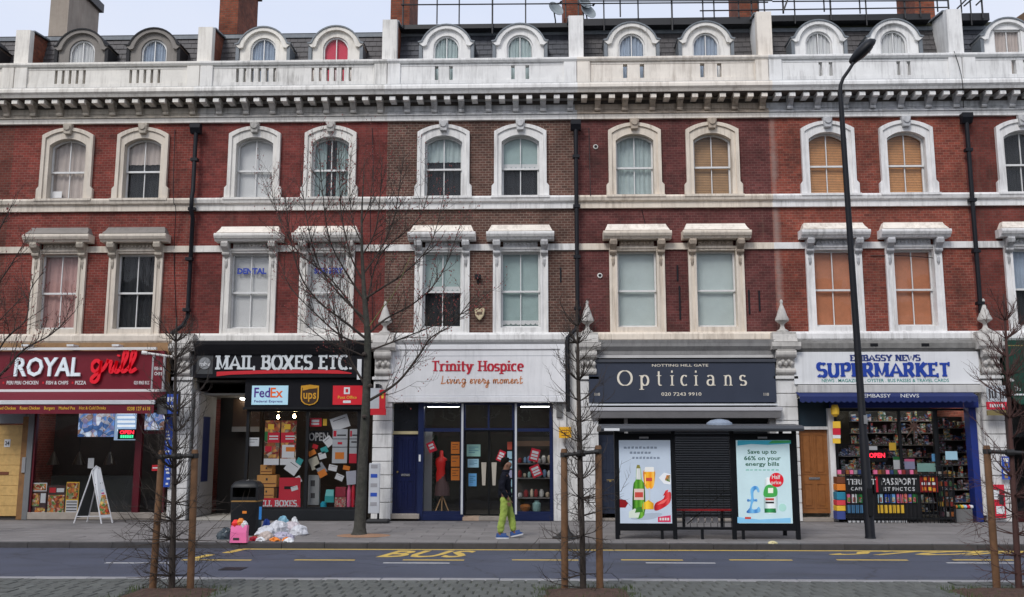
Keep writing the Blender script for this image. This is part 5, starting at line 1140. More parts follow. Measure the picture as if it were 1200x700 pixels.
for q in (567, 579): a, b, c, e = rc(q - 3, q + 3, 542, 569, .33); M().py([(a + .03, c), (b - .03, c), (b, e), (a, e)], .3, .33).build('pull_plate', pm('pull_cream', (.55, .5, .42), .4), dd)
bx('navy_base', NAVY, h, WX(489, 605, -.16), WX(543, 605, -.16), -.17, .0, 0, WZ(603, -.16)); bx('navy_base', NAVY, h, WX(601, 605, -.16), WX(649, 605, -.16), -.17, .0, 0, WZ(603, -.16))
bx('door_step', pm('step_tile', (.5, .36, .26), .7, .2, 8), h, WX(542, 607, -.2), WX(561, 607, -.2), -.2, .4, 0, .1); bx('door_step', STONEBASE, h, WX(561, 607, -.2), WX(602, 607, -.2), -.2, .4, 0, .095)
bx('navy_post', NAVY, h, WX(489.5, 540, -.18), WX(496, 540, -.18), -.18, .1, 0, WZ(472, -.18)); pb('door_bell', CARD, h, 490.7, 493, 533, 541, -.2, .02)
bx('right_jamb', PILW, h, WX(648.5, 540, -.2), WX(664, 540, -.2), -.22, .1, 0, WZ(471, -.2)); bx('pier', PILW, h, WX(664, 500, -.1), WX(676, 500, -.1), -.12, .1, 0, 4.95); pb('alarm_unit', pm('unit_grey', (.12, .12, .12)), h, 652, 659, 474, 489, -.3, .08)
for k, (a, b) in enumerate(((497, 540), (606, 646))):
    t = thing('strip_light', (WX((a + b) / 2, 476, .2), .2, 3.2), ('left', 'right')[k] + ' lit strip light at the top of the charity shop window', 'lamp'); pb('tube', LIT, t, a + 4, b - 2, 474.5, 477, .2, .05); pb('batten', CARD, t, a, b, 473, 474.5, .2, .08)
sheet('sale_card', 'red sale card tilted in the left charity window', 'sale card', REDP, 501, 510.5, 518, 530, -.06, .4, bits=[(CARD, .2, .8, .6, .8), (CARD, .2, .8, .3, .5)])
for k, (a, b, y0, y1, r_) in enumerate(((583, 591, 528, 541, -.4), (621, 632, 526, 541, -.25), (622, 634, 545, 559, .4))):
    sheet('sale_card', ('red sale card on the charity shop door glass behind the walker', 'upper red sale card in the right charity window', 'lower red sale card in the right charity window')[k], 'sale card', REDP, a, b, y0, y1, -.06 if k else .3, r_, bits=[(CARD, .15, .85, .62, .82), (CARD, .15, .85, .38, .55), (CARD, .15, .85, .15, .3)])
for k, (y0, y1) in enumerate(((518, 532), (534, 547), (548.5, 563))): sheet('poster', ('top', 'middle', 'bottom')[k] + ' orange poster of the three beside the white mullion', 'poster', ORANGE, 528.5, 538.5, y0, y1, -.07, lines=3 if k != 1 else 2, linemat=BROWN if k != 1 else MATS['print_dark'], group='orange charity posters')
for k, (a, b, y0, y1) in enumerate(((547, 563, 521, 535), (548, 561, 538, 548), (549, 558.5, 555, 570))): sheet('notice', ('top', 'middle', 'bottom')[k] + ' pale blue notice on the charity shop door glass', 'notice', (flat('notice_mint', 150, 195, 185), SKY, flat('notice_blue', 110, 175, 225))[k], a, b, y0, y1, .33, lines=4, linemat=flat('notice_text', 60, 120, 150), group='blue notices on the charity door')
for k in range(6): sheet('notice', ('topmost red', 'second', 'third', 'fourth', 'fifth', 'lowest')[k] + ' notice of the column at the right edge of the charity door', 'notice', (flat('notice_rust', 190, 80, 60), SKY, SKY, flat('notice_lilac', 165, 165, 195), SKY, flat('notice_mint', 0, 0, 0))[k], 594.5, 600, 518 + k * 11, 527 + k * 11, .33, group='notices on the charity door edge')
# mannequin with red top and brown skirt on a wooden tripod stand
x, z = W(518, 590, .25); t = thing('mannequin', (x, .25, z), 'dress form in red top and brown skirt on a wooden tripod in the charity window', 'mannequin')
zt = lambda y: WZ(y, .25)
M().lathe([(.12, zt(566)), (.13, zt(556)), (.11, zt(550)), (.15, zt(543)), (.14, zt(538)), (.05, zt(535)), (.045, zt(529)), (.02, zt(528))], x - .03, .25, 0, 12, 1.15, .75).build('torso', flat('top_red', 215, 35, 30), t, smooth=True)
M().lathe([(.2, zt(581)), (.19, zt(572)), (.13, zt(560)), (.12, zt(556))], x, .26, 0, 12, 1.1, .8).build('skirt', flat('skirt_brown', 85, 60, 60), t, smooth=True)
M().lathe([(.08, zt(564)), (.1, zt(548)), (.09, zt(540))], x + .16, .24, 0, 10).build('black_bag', BLACK, t)
for q in (-.2, 0, .22): M().tube([(x, .27, zt(580)), (x + q, .15 + .1 * abs(q), zt(602))], .018, 6).build('leg', pm('beech', (.5, .3, .14), .5), t)
x, z = W(508, 560, .55); t = thing('garland', (x, .55, z), 'dark green tinsel garland hanging in the left charity window', 'garland')
m = M(); rr = random.Random(5)
for k in range(500): zz = zt(600) + (zt(510) - zt(600)) * rr.random(); a = rr.uniform(0, 6.3); m.add([(x, .55, zz), (x + .1 * math.cos(a), .55 + .1 * math.sin(a), zz + .02), (x + .1 * math.cos(a + .2), .55 + .1 * math.sin(a + .2), zz - .02)], [(0, 1, 2)])
m.build('tinsel', pm('tinsel_green', (.03, .06, .045), .4), t, kind='stuff')
bx('display_panel', pm('display_white', (.42, .43, .43), .7), h, WX(497, 560, .4), WX(506, 560, .4), .4, .43, .1, WZ(506, .4))
# crockery shelves in the right window
a, b, _, _ = rc(606, 646, 500, 510, .35)
su = thing('display_shelves', ((a + b) / 2, .35, .1), 'shelves of donated crockery behind the right charity window', 'shelves')
for q in (543, 560, 583, 601): bx('shelf', pm('shelf_grey', (.2, .19, .18), .6), su, a, b, .2, .55, WZ(q + 1.2, .35), WZ(q, .35))
bx('back_panel', pm('shelf_back', (.05, .045, .04), .8), su, a, b, .56, .6, .1, WZ(512, .35)); bx('beam', pm('shelf_beam', (.22, .14, .09), .7), su, a, b, .3, .36, WZ(523, .35), WZ(517, .35))
rr = random.Random(9); CR = [flat('china_white', 205, 205, 200), flat('china_mint', 150, 190, 185), flat('china_red', 150, 45, 45), flat('china_cream', 200, 185, 160), flat('china_blue', 120, 150, 180)]
for q, lv in ((543, 'top'), (560, 'second'), (583, 'third')):
    k = 607
    j = 0
    while k < 643:
        w_ = rr.uniform(3.5, 6); mm = rr.choice(CR); hh = rr.uniform(5, 10)
        goods('china_pot', 'small china pot, %s from left on the %s shelf of the charity window' % (('first', 'second', 'third', 'fourth', 'fifth', 'sixth', 'seventh', 'eighth', 'ninth')[min(j, 8)], lv), 'crockery', k, k + w_, q - hh, q - .3, .25, mm, rr.choice(('jar', 'bowl', 'jar')), group='crockery on charity shelves'); k += w_ + rr.uniform(.6, 2); j += 1
goods('casserole', 'orange pottery casserole on the bottom shelf of the charity window', 'casserole', 609, 622, 591, 600.5, .22, flat('pot_orange', 185, 115, 55), 'bowl')
goods('glass_bowl', 'pale glass bowl beside the orange casserole', 'bowl', 624, 634, 587, 600.5, .22, flat('china_mint', 0, 0, 0), 'jar')
x, z = W(661.5, 505, -.45)
t = thing('notice_plate', (x, -.45, z), 'yellow planning notice plate fixed to the white pilaster', 'notice'); pb('plate', pm('plate_yellow', srgb(228, 170, 25), .5), t, 655, 669.5, 500.5, 513.5, -.45, .02)
for q in (504, 507, 510): pb('printed_line', BROWN, t, 658, 667, q, q + .9, -.452, .003)
# ---- the optician -------------------------------------------------------------
h = HOUSE[4]; xl, xr = WX(690, 450, -.4), WX(909, 450, -.4)
GREYW = pm('cornice_grey', (.33, .325, .32), .7, .15, 2, streak=.5, dirt=(.12, .12, .12))
M().px([(0, 4.6), (-.38, 4.6), (-.4, 4.7), (-.5, 4.82), (-.52, 4.9), (-.56, 4.998), (0, 4.998)], xl - .1, xr).build('shop_cornice', GREYW, h)
bx('cornice_soffit', pm('soffit_white', (.55, .54, .53), .7), h, xl - .1, xr, -.37, .0, WZ(420, -.37), 4.6)
s = thing('shop_sign', (HC[4], -.4, 4.1), 'navy fascia sign reading opticians in spaced cream serif letters', 'shop sign')
NVY = pm('sign_navy', srgb(50, 57, 73), .45, .07, 1.5)
bx('board', NVY, s, xl, xr, -.42, -.1, WZ(472, -.42), WZ(425, -.42)); bx('top_edge', pm('edge_dark', (.05, .055, .07), .5), s, xl - .03, xr + .03, -.46, -.1, WZ(425, -.45), WZ(421.5, -.45))
CRM = flat('letter_cream', 230, 222, 205)
a, b, c, e = rc(722.5, 875, 435, 452.5, -.42); n = 9; adv = [722.5, 749, 769, 785, 797, 813, 827.5, 848, 866]; wid = [19.5, 12, 7, 5, 9, 5, 10.5, 10, 9]
for ch, q, w_ in zip('Opticians', adv, wid):
    hgt = 434.5 if ch == 'O' else 434.5
    x0_, x1_, z0_, z1_ = rc(q, q + w_, hgt, 452, -.421); letters('letter', ch, x0_, x1_, z0_, z1_, -.421, CRM, s, thick=.11 if ch == 'O' else .13, thin=.045, serif=.09, depth=.012)
ptext('small_lettering', 'NOTTING HILL GATE', 764, 830, 426.8, 429.8, -.423, CRM, s); ptext('small_lettering', '020 7243 9910', 775, 822, 460, 464, -.423, CRM, s)
for q in (697, 895): ptext('street_number', '110', q, q + 6, 460.5, 464, -.423, CRM, s)
aw = thing('awning', (HC[4], -.6, 3.2), 'rolled pale grey awning in its cassette below the optician sign', 'awning')
ALG = pm('awning_cassette', (.5, .5, .52), .4, .06)
bx('cassette', ALG, aw, xl + .02, xr + .12, -.6, -.15, WZ(482, -.6), WZ(477.5, -.6), .012); bx('front_bar', pm('alloy_white', (0,) * 3), aw, xl, xr + .02, -.48, -.2, WZ(475.5, -.48), WZ(473.5, -.48))
M().px([(-.58, WZ(482.2, -.58)), (-.5, WZ(490, -.5)), (-.1, WZ(490, -.5)), (-.1, WZ(482.2, -.58))], xl + .06, xr + .08).build('rolled_cover', pm('awning_cover_grey', (.25, .245, .25), .8, .12, 3), aw)
bx('end_post', GREYW, h, WX(901, 495, -.2), WX(911, 495, -.2), -.25, .05, 0, WZ(482, -.2)); bx('end_post', GREYW, h, WX(731.5, 495, -.1), WX(735.5, 495, -.1), -.14, .05, 0, WZ(482, -.1))
d = panel_door(h, 699, 731, 510, 602, .0, pm('door_slate_blue', srgb(40, 48, 66), .4, .1), knob=.75, rows=((.06, .42), (.52, .94)))
pb('brass_plate', pm('brass', (0,) * 3), d, 711, 721, 562, 565, -.01, .01); bx('door_jamb', NVY, h, WX(694.5, 545, .0), WX(699, 545, .0), -.1, .1, 0, WZ(490, 0)); bx('over_door', BLACK, h, WX(695, 545, 0), WX(732, 545, 0), .02, .06, WZ(510, 0), WZ(488, 0))
a, b, c, e = rc(736, 902, 495, 602, .0)
sh = M().box(a, b, .02, .05, .06, e).build('roller_shutter', pm('shutter_dark', (.02, .023, .029), .5, .15, spec=.25), h, org=((a + b) / 2, 0, 0))
nn = 40
for k in range(nn):
    z0_ = .08 + (e - .1) * k / nn; z1_ = .08 + (e - .1) * (k + 1) / nn; M().px([(.02, z0_), (-.012, z0_ + .012), (-.018, (z0_ + z1_) / 2), (-.012, z1_ - .014), (.02, z1_ - .006)], a, b).build('slat', MATS['shutter_dark'], sh)
bx('shutter_box', BLACKM, h, a, b, -.1, .1, e, e + .22); bx('plinth', STONEBASE, h, WX(694, 605, 0), WX(903, 605, 0), -.06, .02, 0, .07)

# ---- the supermarket ----------------------------------------------------------
h = HOUSE[5]; xl, xr = WX(930, 430, -.4), WX(1147, 430, -.4)
s = thing('shop_sign', (HC[5], -.4, 4.2), 'white fascia sign of the supermarket with heavy blue letters', 'shop sign')
bx('board', pm('market_white', (.76, .77, .78), .45, .06, 1.2, streak=.25, dirt=(.3, .3, .29)), s, xl, xr, -.42, -.05, WZ(451, -.42), WZ(413.5, -.42))
bx('lower_rail', pm('rail_cream', (.56, .55, .53), .6, .1, streak=.4), s, xl + .08, xr, -.52, -.05, WZ(461, -.5), WZ(452, -.5), .01)
M().px([(.0, 4.68), (-.36, 4.68), (-.44, 4.76), (-.44, 4.9), (-.3, 4.998), (0, 4.998)], xl - .05, xr).build('shop_cornice', pm('cornice_dirty', (.2, .195, .185), .85, .3, 4, .3, streak=.6), h)
for q in (1020, 1080): pb('cornice_gap', BLACK, h, q, q + 9, 402.5, 406, -.45, .02)
BL = flat('letter_royal_blue', 22, 62, 158)
pletters('lettering', 'EMBASSY NEWS', 996, 1078.5, 416, 423, -.42, flat('letter_dark_blue', 28, 50, 120), s, thick=.23, thin=.12, serif=.06, depth=.012, gap=.03)
pletters('lettering', 'SUPERMARKET', 957, 1113, 425.5, 441.5, -.42, BL, s, thick=.25, thin=.13, serif=.05, depth=.02, gap=.06)
ptext('small_lettering', 'NEWS . MAGAZINES . OYSTER . BUS PASSES & TRAVEL CARDS', 963, 1112, 444, 448, -.422, flat('letter_teal', 45, 140, 130), s)
aw = thing('awning', (HC[5], -.6, 3.2), 'navy blue awning with scalloped edge over the supermarket window', 'awning')
AWB = pm('awning_navy', srgb(22, 38, 92), .8, .15, 3); BRB = pm('awning_bright_blue', srgb(14, 40, 118), .6, .1)
xa, xb = WX(937, 465, -.8), WX(1146, 465, -.8)
M().px([(-.42, WZ(461, -.42)), (-.8, WZ(466, -.8)), (-.8, WZ(466, -.8) + .015), (-.42, WZ(460, -.42))], xa, xb).build('canvas', AWB, aw)
m = M(); n = 30; zt_, zb_ = WZ(465.5, -.8), WZ(470.5, -.8)
for k in range(n):
    p, q = xa + (xb - xa) * k / n, xa + (xb - xa) * (k + 1) / n
    m.py([(q, zt_), (p, zt_)] + [(p + (q - p) * j / 6, zb_ - .05 * math.sin(math.pi * j / 6)) for j in range(7)], -.81, -.8)
m.build('valance', AWB, aw); ptext('lettering', 'EMBASSY     NEWS', 1012, 1077, 461.8, 466, -.81, CARD, aw)
bx('blue_lintel', BRB, h, WX(974, 474, -.3), WX(1146, 474, -.3), -.34, -.1, WZ(478.5, -.3), WZ(469, -.3))
pb('over_door_panel', pm('panel_teal_dark', srgb(28, 48, 60), .4), h, 934, 972, 467, 500, -.1, .1); pb('door_head', PILW, h, 933, 975, 500, 503.5, -.16, .2)
d = panel_door(h, 935, 972.5, 503.5, 601.5, -.06, pm('oak_door', (.27, .105, .03), .35, .22, 9, coat=.3), rows=((.06, .36), (.46, .95)), knob=None, box=.4, raised=.02)
bx('white_post', PILW, h, WX(972.5, 545, -.2), WX(979, 545, -.2), -.26, .1, 0, WZ(479, -.2)); bx('door_step', STONEBASE, h, WX(931, 606, -.2), WX(976, 606, -.2), -.3, .05, 0, .1); pb('entry_phone', MATS['print_dark'], h, 931.5, 934, 545, 556, -.3, .04)
bx('jamb_strip', PILW, h, WX(928, 545, -.1), WX(935, 545, -.1), -.15, .1, 0, WZ(467, -.1))
shop_window(h, 980, 1100, 479, 603, -.1, BLACKM, .07, mull=(1014, 1057)); shop_window(h, 1100, 1141, 479, 603, .15, BLACKM, .05, name='shop_door', glazed=False)
bx('blue_post', BRB, h, WX(1139, 540, -.2), WX(1147, 540, -.2), -.24, .1, 0, WZ(478, -.2)); pb('white_jamb', PILW, h, 1147, 1152, 472, 604, -.2, .2)
rr = random.Random(21)
GC = [flat('pack_%d' % k, *[int(v * .62 + 12) for v in c], var=.4, vs=24) for k, c in enumerate(((190, 45, 40), (220, 170, 50), (60, 110, 60), (50, 80, 150), (200, 200, 195), (120, 60, 30), (205, 110, 40), (90, 40, 60), (30, 30, 34), (140, 150, 155)))]
GP = [photomat('packets_%s' % n_, [tuple(min(255, int(q * 1.2)) for q in c) for c in pal], sc_, 0, (1, 1, 1.6)) for n_, pal, sc_ in (('sweets', [(170, 40, 40), (190, 180, 110), (50, 60, 75), (190, 200, 205), (50, 100, 80)], 16), ('tins', [(50, 60, 80), (150, 60, 50), (170, 180, 185), (50, 90, 150), (24, 28, 34)], 12), ('bottles', [(30, 60, 50), (100, 70, 45), (30, 36, 44), (150, 165, 175), (110, 45, 70)], 20))]
def stocked(label, xa, xb, ya, yb, Y, rows, dens=5.0, group='stocked shelves in the supermarket'):
    a, b, c, e = rc(xa, xb, ya, yb, Y); t = thing('shelf_unit', ((a + b) / 2, Y, c), label, 'shelves', group)
    bx('back_panel', ROOMDK, t, a, b, Y + .3, Y + .33, c, e)
    st = (e - c) / rows; per = {}
    for r_ in range(rows):
        z = c + st * r_; bx('shelf', pm('shelf_grey', (0,) * 3), t, a, b, Y, Y + .3, z, z + .02); x = a
        while x < b - .04:
            w_ = rr.uniform(.04, .16); hh = rr.uniform(.2, .88) * st; k = rr.randrange(3); x += rr.choice((0, 0, 0, .06))
            m = per.setdefault(k, M()); yy = Y + rr.uniform(0, .1)
            m.box(x, min(x + w_ - .008, b), yy, yy + .12, z + .022, z + .022 + hh); x += w_
    for k, m in per.items(): m.build('packets', GP[k], t, kind='stuff')
    return t
stocked('tall stocked shelves seen through the open supermarket door', 1102, 1140, 488, 604, 1.0, 8); stocked('low shelves of snacks behind the left supermarket pane', 981, 1013, 520, 566, .25, 3)
stocked('wide stocked shelves at the back of the supermarket', 1000, 1100, 480, 565, 2.6, 6); stocked('low counter of magazines behind the supermarket railing', 1058, 1098, 548, 604, .3, 4)
t = thing('neon_sign', (WX(1028, 535, .1), .1, 1.9), 'glowing red open sign in the supermarket window', 'neon sign'); pb('backing', BLACK, t, 1016, 1040, 526, 541, .12, .02); ptext('tubes', 'OPEN', 1018.5, 1037, 531, 536.5, .11, pm('neon_red', (0,) * 3), t)
x, z = W(1071, 500, .1); t = thing('star_decoration', (x, .1, z), 'large pointed paper star hanging in the middle supermarket pane', 'decoration')
for k in range(10): a = math.pi * k / 5 + .3; l = .42 if 3.4 < a % 6.28 < 6.0 else .24; M().add([(x, .05, z), (x + .09 * math.cos(a - .28), .1, z + .09 * math.sin(a - .28)), (x + l * math.cos(a), .1, z + l * math.sin(a)), (x + .09 * math.cos(a + .28), .1, z + .09 * math.sin(a + .28)), (x + .04 * math.cos(a), .14, z + .04 * math.sin(a))], [(0, 1, 2), (0, 2, 3), (4, 2, 1), (4, 3, 2)]).build('point', flat('star_straw', 175, 140, 125), t)
for k, (a, b, y0, y1, m_) in enumerate(((1047, 1056, 535.5, 550, CARD), (1060, 1072, 538, 550, flat('notice_lilac', 0, 0, 0)), (1075, 1097, 543, 553, flat('notice_mint', 0, 0, 0)), (1108, 1122, 529, 539, SKY), (1092, 1096, 532, 541, flat('notice_blue', 0, 0, 0)), (1018, 1028, 523, 527.5, CARD), (1042, 1050, 519, 528, YEL))):
    sheet('notice', ('white and green card in the supermarket window', 'lilac and pink card in the supermarket window', 'wide pale green card in the supermarket window', 'pale blue card hung in the supermarket doorway', 'small blue card on the supermarket door frame', 'small white label above the red open sign', 'yellow price card in the supermarket window')[k], 'notice', m_, a, b, y0, y1, -.03 if k != 3 else .1, bits=[(GREEN, 0, 1, .75, 1)] if k == 0 else [(PINK, 0, 1, .75, 1)] if k == 1 else [])
x, z = W(979, 500, -.5); t = thing('hanging_sign', (x, -.5, z), 'yellow lantern-shaped sign and price strip hung on the white supermarket post', 'hanging sign')
M().lathe([(.04, WZ(489, -.5)), (.11, WZ(486, -.5)), (.12, WZ(480, -.5)), (.08, WZ(475, -.5))], WX(978.5, 482, -.5), -.5, 0, 10).build('lantern', YEL, t)
for k, (y0, y1, m_) in enumerate(((494, 502, YEL), (502, 510, REDP), (510, 514, CARD), (514, 520, YEL))): pb('price_panel', m_, t, 976, 985, y0, y1 - .2, -.5, .02)
# railing with banners and magazine rack in front of the window
Yr = -.75; a, b, c, e = rc(981, 1117, 556, 610, Yr); c = .05
rl = thing('railing', ((a + b) / 2, Yr, 0), 'black metal railing standing before the supermarket window', 'railing')
for zz in (c + .05, e - .03): bx('rail', BLACKM, rl, a + .25, b, Yr - .02, Yr + .02, zz, zz + .035)
n = 26
for k in range(n + 1): x = a + .25 + (b - a - .25) * k / n; M().box(x - .009, x + .009, Yr - .012, Yr + .012, .0, e + (.05 if k % 13 == 0 else .0)).build('baluster', BLACKM, rl)
bn = thing('banner', (WX(1004, 570, -.6), -.6, 1), 'black banner offering internet cafe on the left of the railing, partly behind the lamp post', 'banner'); pb('sheet', pm('banner_black', (.01, .01, .012), .5), bn, 991.5, 1022, 558, 577.5, -.71, .01)
ptext('lettering', 'TERNET', 992, 1026, 561.5, 568, -.713, CARD, bn, slant=.02); ptext('lettering', 'CAFE', 997, 1012, 571, 575, -.713, CARD, bn)
bn = thing('banner', (WX(1050, 570, -.6), -.6, 1), 'black banner for passport photos with white and yellow lettering on the railing', 'banner'); pb('sheet', MATS['banner_black'], bn, 1025, 1077, 556.5, 577.5, -.71, .01)
pb('red_edge', REDP, bn, 1026.5, 1029, 558, 577, -.713, .003); ptext('lettering', 'PASSPORT', 1033, 1073.5, 560.5, 568.5, -.713, CARD, bn, slant=.02); ptext('lettering', '1ST PHOTOS', 1034.5, 1072, 571, 575.5, -.713, CARD, bn)
bn = thing('banner', (WX(1087, 570, -.6), -.6, 1), 'dark red banner with yellow pictures beside the passport banner', 'banner'); pb('sheet', flat('banner_red', 130, 20, 25), bn, 1078, 1099, 558, 577, -.71, .01)
for k, (u, v) in enumerate(((1082, 559), (1090, 560), (1081, 571), (1087, 571), (1093, 572))): pb('yellow_mark', YEL if k % 2 else ORANGE, bn, u, u + 4.5, v, v + 4, -.713, .003)
for k in range(3): pb('white_mark', CARD, bn, 1080 + k * 6, 1084 + k * 6, 565.5, 568.5, -.713, .003)
mr = thing('magazine_rack', (WX(1030, 590, -.66), -.66, .4), 'rack of bright magazines and papers behind the railing bars', 'magazine rack')
bx('rack_back', MATS['banner_black'], mr, a + .3, WX(1080, 590, -.62), -.62, -.6, .1, WZ(578, -.6))
MG = [PINK, CARD, GREEN, CARD, SKY, BLUE, flat('mag_sky', 110, 170, 230), PINK, flat('mag_salmon', 230, 120, 110), flat('mag_violet', 120, 110, 190), GREEN]
for k, q in enumerate((992, 998.5, 1005, 1011.5, 1029, 1037, 1044, 1051, 1057.5, 1063.5, 1069.5)): pb('magazine', MG[k], mr, q, q + 5.5, 579, 589.5, -.66, .02); pb('cover_photo', (FOODP, GIFTP, GP[0])[k % 3], mr, q + .8, q + 4.6, 583, 588.5, -.664, .004)
for k in range(7): pb('magazine', flat('mag_steel', 75, 125, 165), mr, 992 + k * 4.4, 995.8 + k * 4.4, 592, 601.5, -.66, .02)
for k in range(5): pb('magazine', YEL, mr, 1029 + k * 6.4, 1034.8 + k * 6.4, 592, 601.5, -.66, .02)
for k in range(14): pb('newspaper', CARD, mr, 994 + k * 5, 997.8 + k * 5, 610, 612.4, -.72, .03)
st = thing('crate_stack', (WX(986, 585, -.7), -.7, 0), 'stack of coloured snack cartons at the left end of the railing', 'cartons')
for k, (y0, y1, m_) in enumerate(((559, 567, BROWN), (567.5, 575, ORANGE), (577, 586, flat('carton_teal', 40, 130, 160)), (586.5, 592.5, flat('carton_coral', 220, 70, 80)), (593, 599, YEL), (599.5, 609, flat('carton_indigo', 60, 75, 140)))): pb('carton', m_, st, 981, 991, y0, y1, -.7, .35, .008)
fr = thing('goods_shelf', (WX(1035, 553, -.6), -.6, 1.3), 'narrow shelf of small bright packets above the banners', 'shelf'); bx('board', pm('shelf_rail_gold', (.3, .22, .1), .5), fr, WX(982, 556, -.6), WX(1077, 556, -.6), -.68, -.45, WZ(557, -.6), WZ(556, -.6))
for k in range(20):
    q = 982 + k * 4.7
    if not 1014 < q < 1020: pb('packet', GC[(k * 7) % 8] if k % 3 else PINK, fr, q, q + 3.9, 551, 555.8, -.66, .1)
wr = thing('wire_rack', (WX(1109, 575, -.7), -.7, .8), 'dark wire rack of small goods by the supermarket doorway', 'rack'); a, b, c, e = rc(1100, 1118, 545, 610, -.7)
for q in range(4): x = a + (b - a) * q / 3; bx('wire', BLACKM, wr, x - .012, x + .012, -.72, -.70, 0.0, e)
for q in range(6): z = .15 + (e - .2) * q / 5; bx('tier', BLACKM, wr, a, b, -.73, -.55, z, z + .02); [bx('pack', GC[rr.randrange(10)], wr, a + .02 + (b - a) * j / 3, a + (b - a) * (j + 1) / 3 - .02, -.68, -.58, z + .022, z + .14) for j in range(3) if q < 5]
fs = thing('fruit_stall', (WX(1128, 590, -.5), -.5, .2), 'low stand of colourful fruit and packets in the supermarket doorway', 'stand'); a, b, c, e = rc(1118, 1139, 592, 604, -.4); bx('stand', pm('stand_grey', (.15, .15, .15)), fs, a, b, -.42, -.1, 0, .35)
for k in range(12): M().lathe([(.01, -.055), (.045, -.03), (.055, 0), (.045, .035), (.01, .05)], a + .06 + (k % 6) * .085, -.38 + .1 * (k // 6), .41, 8).build('fruit', [ORANGE, CARD, REDP, SKY, YEL, GREEN][(k * 5) % 6], fs, smooth=True)

# ---- the green shop at the right edge ----------------------------------------
h = HOUSE[6]; xl, xr = WX(1178, 430, -.4), HB[7] - .35
s = thing('shop_sign', ((xl + xr) / 2, -.4, 4.2), 'dark green fascia sign at the right edge of the picture', 'shop sign'); DG = pm('fascia_green', srgb(8, 58, 44), .4, .08, 2)
bx('board', DG, s, xl, xr, -.42, -.05, WZ(466, -.42), WZ(401, -.42)); pb('gold_line', pm('gold_trim', (.25, .2, .06), .5), s, 1181, 1260, 404.5, 405.5, -.425, .006); ptext('lettering', 'The', 1189, 1196, 453, 458, -.424, CARD, s); pb('white_line', CARD, s, 1186, 1260, 461.5, 463.5, -.43, .01)
aw = thing('awning', (xl + 1, -.7, 3.2), 'short dark green awning at the right edge', 'awning'); M().px([(-.42, WZ(466, -.42)), (-.85, WZ(474, -.85)), (-.85, WZ(475, -.85)), (-.42, WZ(467, -.42))], xl + .1, xr).build('canvas', DG, aw)
bx('shop_post', pm('post_dark', (.05, .03, .025), .6), h, WX(1178, 545, -.1), WX(1186, 545, -.1), -.2, .1, 0, WZ(466, -.1)); shop_window(h, 1184, 1310, 470, 603, -.1, pm('frame_oxblood', srgb(60, 16, 18), .4), .08, mull=(1225, 1270)); bx('stall_riser', MATS['frame_oxblood'], h, WX(1180, 606, -.1), xr, -.15, .05, 0, .14)
t = thing('estate_sign', (WX(1168, 470, -.7), -.7, 3.2), 'white and red let sign hung on the white pilaster at right', 'hanging sign')
pb('panel', pm('panel_pale', (.5, .54, .58), .5), t, 1157, 1181, 452, 471, -.7, .04); [pb('dark_mark', MATS['print_dark'], t, 1159 + k * 3.1, 1161 + k * 3.1, 456 + (k % 2) * 2, 467, -.703, .003) for k in range(7) if k != 3]; pb('red_panel', REDP, t, 1156.5, 1181, 471, 480, -.7, .04); [pb('white_mark', CARD, t, 1160 + k * 2.7, 1161.6 + k * 2.7, 473.5, 477.5, -.703, .003) for k in range(7)]; pb('lower_panel', pm('panel_olive', (.2, .16, .06)), t, 1157, 1180, 481, 487, -.7, .04)
pb('lamp_rail', TRIM[3], t, 1152, 1172, 446.5, 449.5, -.75, .06); M().lathe([(.01, -.05), (.09, -.03), (.1, .01), (.02, .05)], WX(1184, 447, -.75), -.75, WZ(447, -.75), 10).build('lamp_globe', TRIM[3], t)
for k, (y0, y1) in enumerate(((535, 548), (550, 562))): sheet('flag_board', ('upper', 'lower')[k] + ' blue and white ice cream board on the right pilaster', 'sign', BLUE, 1174, 1184, y0, y1, -.5, bits=[(CARD, .2, .8, .5, .85), (pm('cone_brown', (.3, .2, .1)), .3, .7, .1, .4)])
t = sheet('price_poster', 'red and white price poster standing at the foot of the right pilaster', 'poster', REDP, 1162, 1178, 568, 607, -.5, bits=[(CARD, .1, .6, .55, .85), (CARD, .3, .9, .12, .35), (MATS['print_dark'], .55, .9, .4, .7)])
# ------------------------------------------------------------------ bus shelter
Ys = -5.55
bs = thing('bus_shelter', (WX(828, 632, Ys), Ys, 0), 'black bus shelter with two lit advertisement panels on the pavement', 'bus shelter')
xl, xr = WX(721, 560, Ys), WX(934, 560, Ys); SHB = pm('shelter_black', (.007, .008, .01), .4, .15, 6, spec=.25)
ztop = WZ(507, Ys); zr0, zr1 = WZ(506, -5.9), WZ(499.5, -5.9)
rf = M().px([(-6.0, zr0 + .01), (-6.02, zr0 + .06), (-5.98, zr1), (-5.2, zr1 + .06), (-4.45, zr1), (-4.42, zr0 + .06), (-4.45, zr0 + .02)], WX(704, 503, -5.9), WX(941, 503, -5.9)).build('roof', pm('shelter_roof', (.05, .055, .065), .4, .1), bs, bevel=.01)
M().lathe([(.3, 0), (.29, .06), (.2, .12), (.05, .15)], WX(845, 500, -5.5), -5.3, zr1 + .02, 16).build('roof_dome', pm('dome_blue_grey', (.25, .3, .38), .3), rf)
pb('route_plate', CARD, rf, 708, 726, 502, 505, -6.03, .01)
for q in (722.5, 789.5, 858.5, 932.5): x = WX(q, 560, Ys); M().box(x - .045, x + .045, Ys - .05, Ys + .05, 0, ztop + .05).build('post', SHB, bs, bevel=.01)
for q in (776, 823, 871): x = WX(q, 625, Ys); M().box(x - .03, x + .03, Ys - .03, Ys + .03, 0, .25).build('foot', SHB, bs)
for q in (728, 930): x = WX(q, 560, Ys); M().box(x - .04, x + .04, -4.6, -4.52, 0, ztop + .05).build('rear_post', SHB, bs)
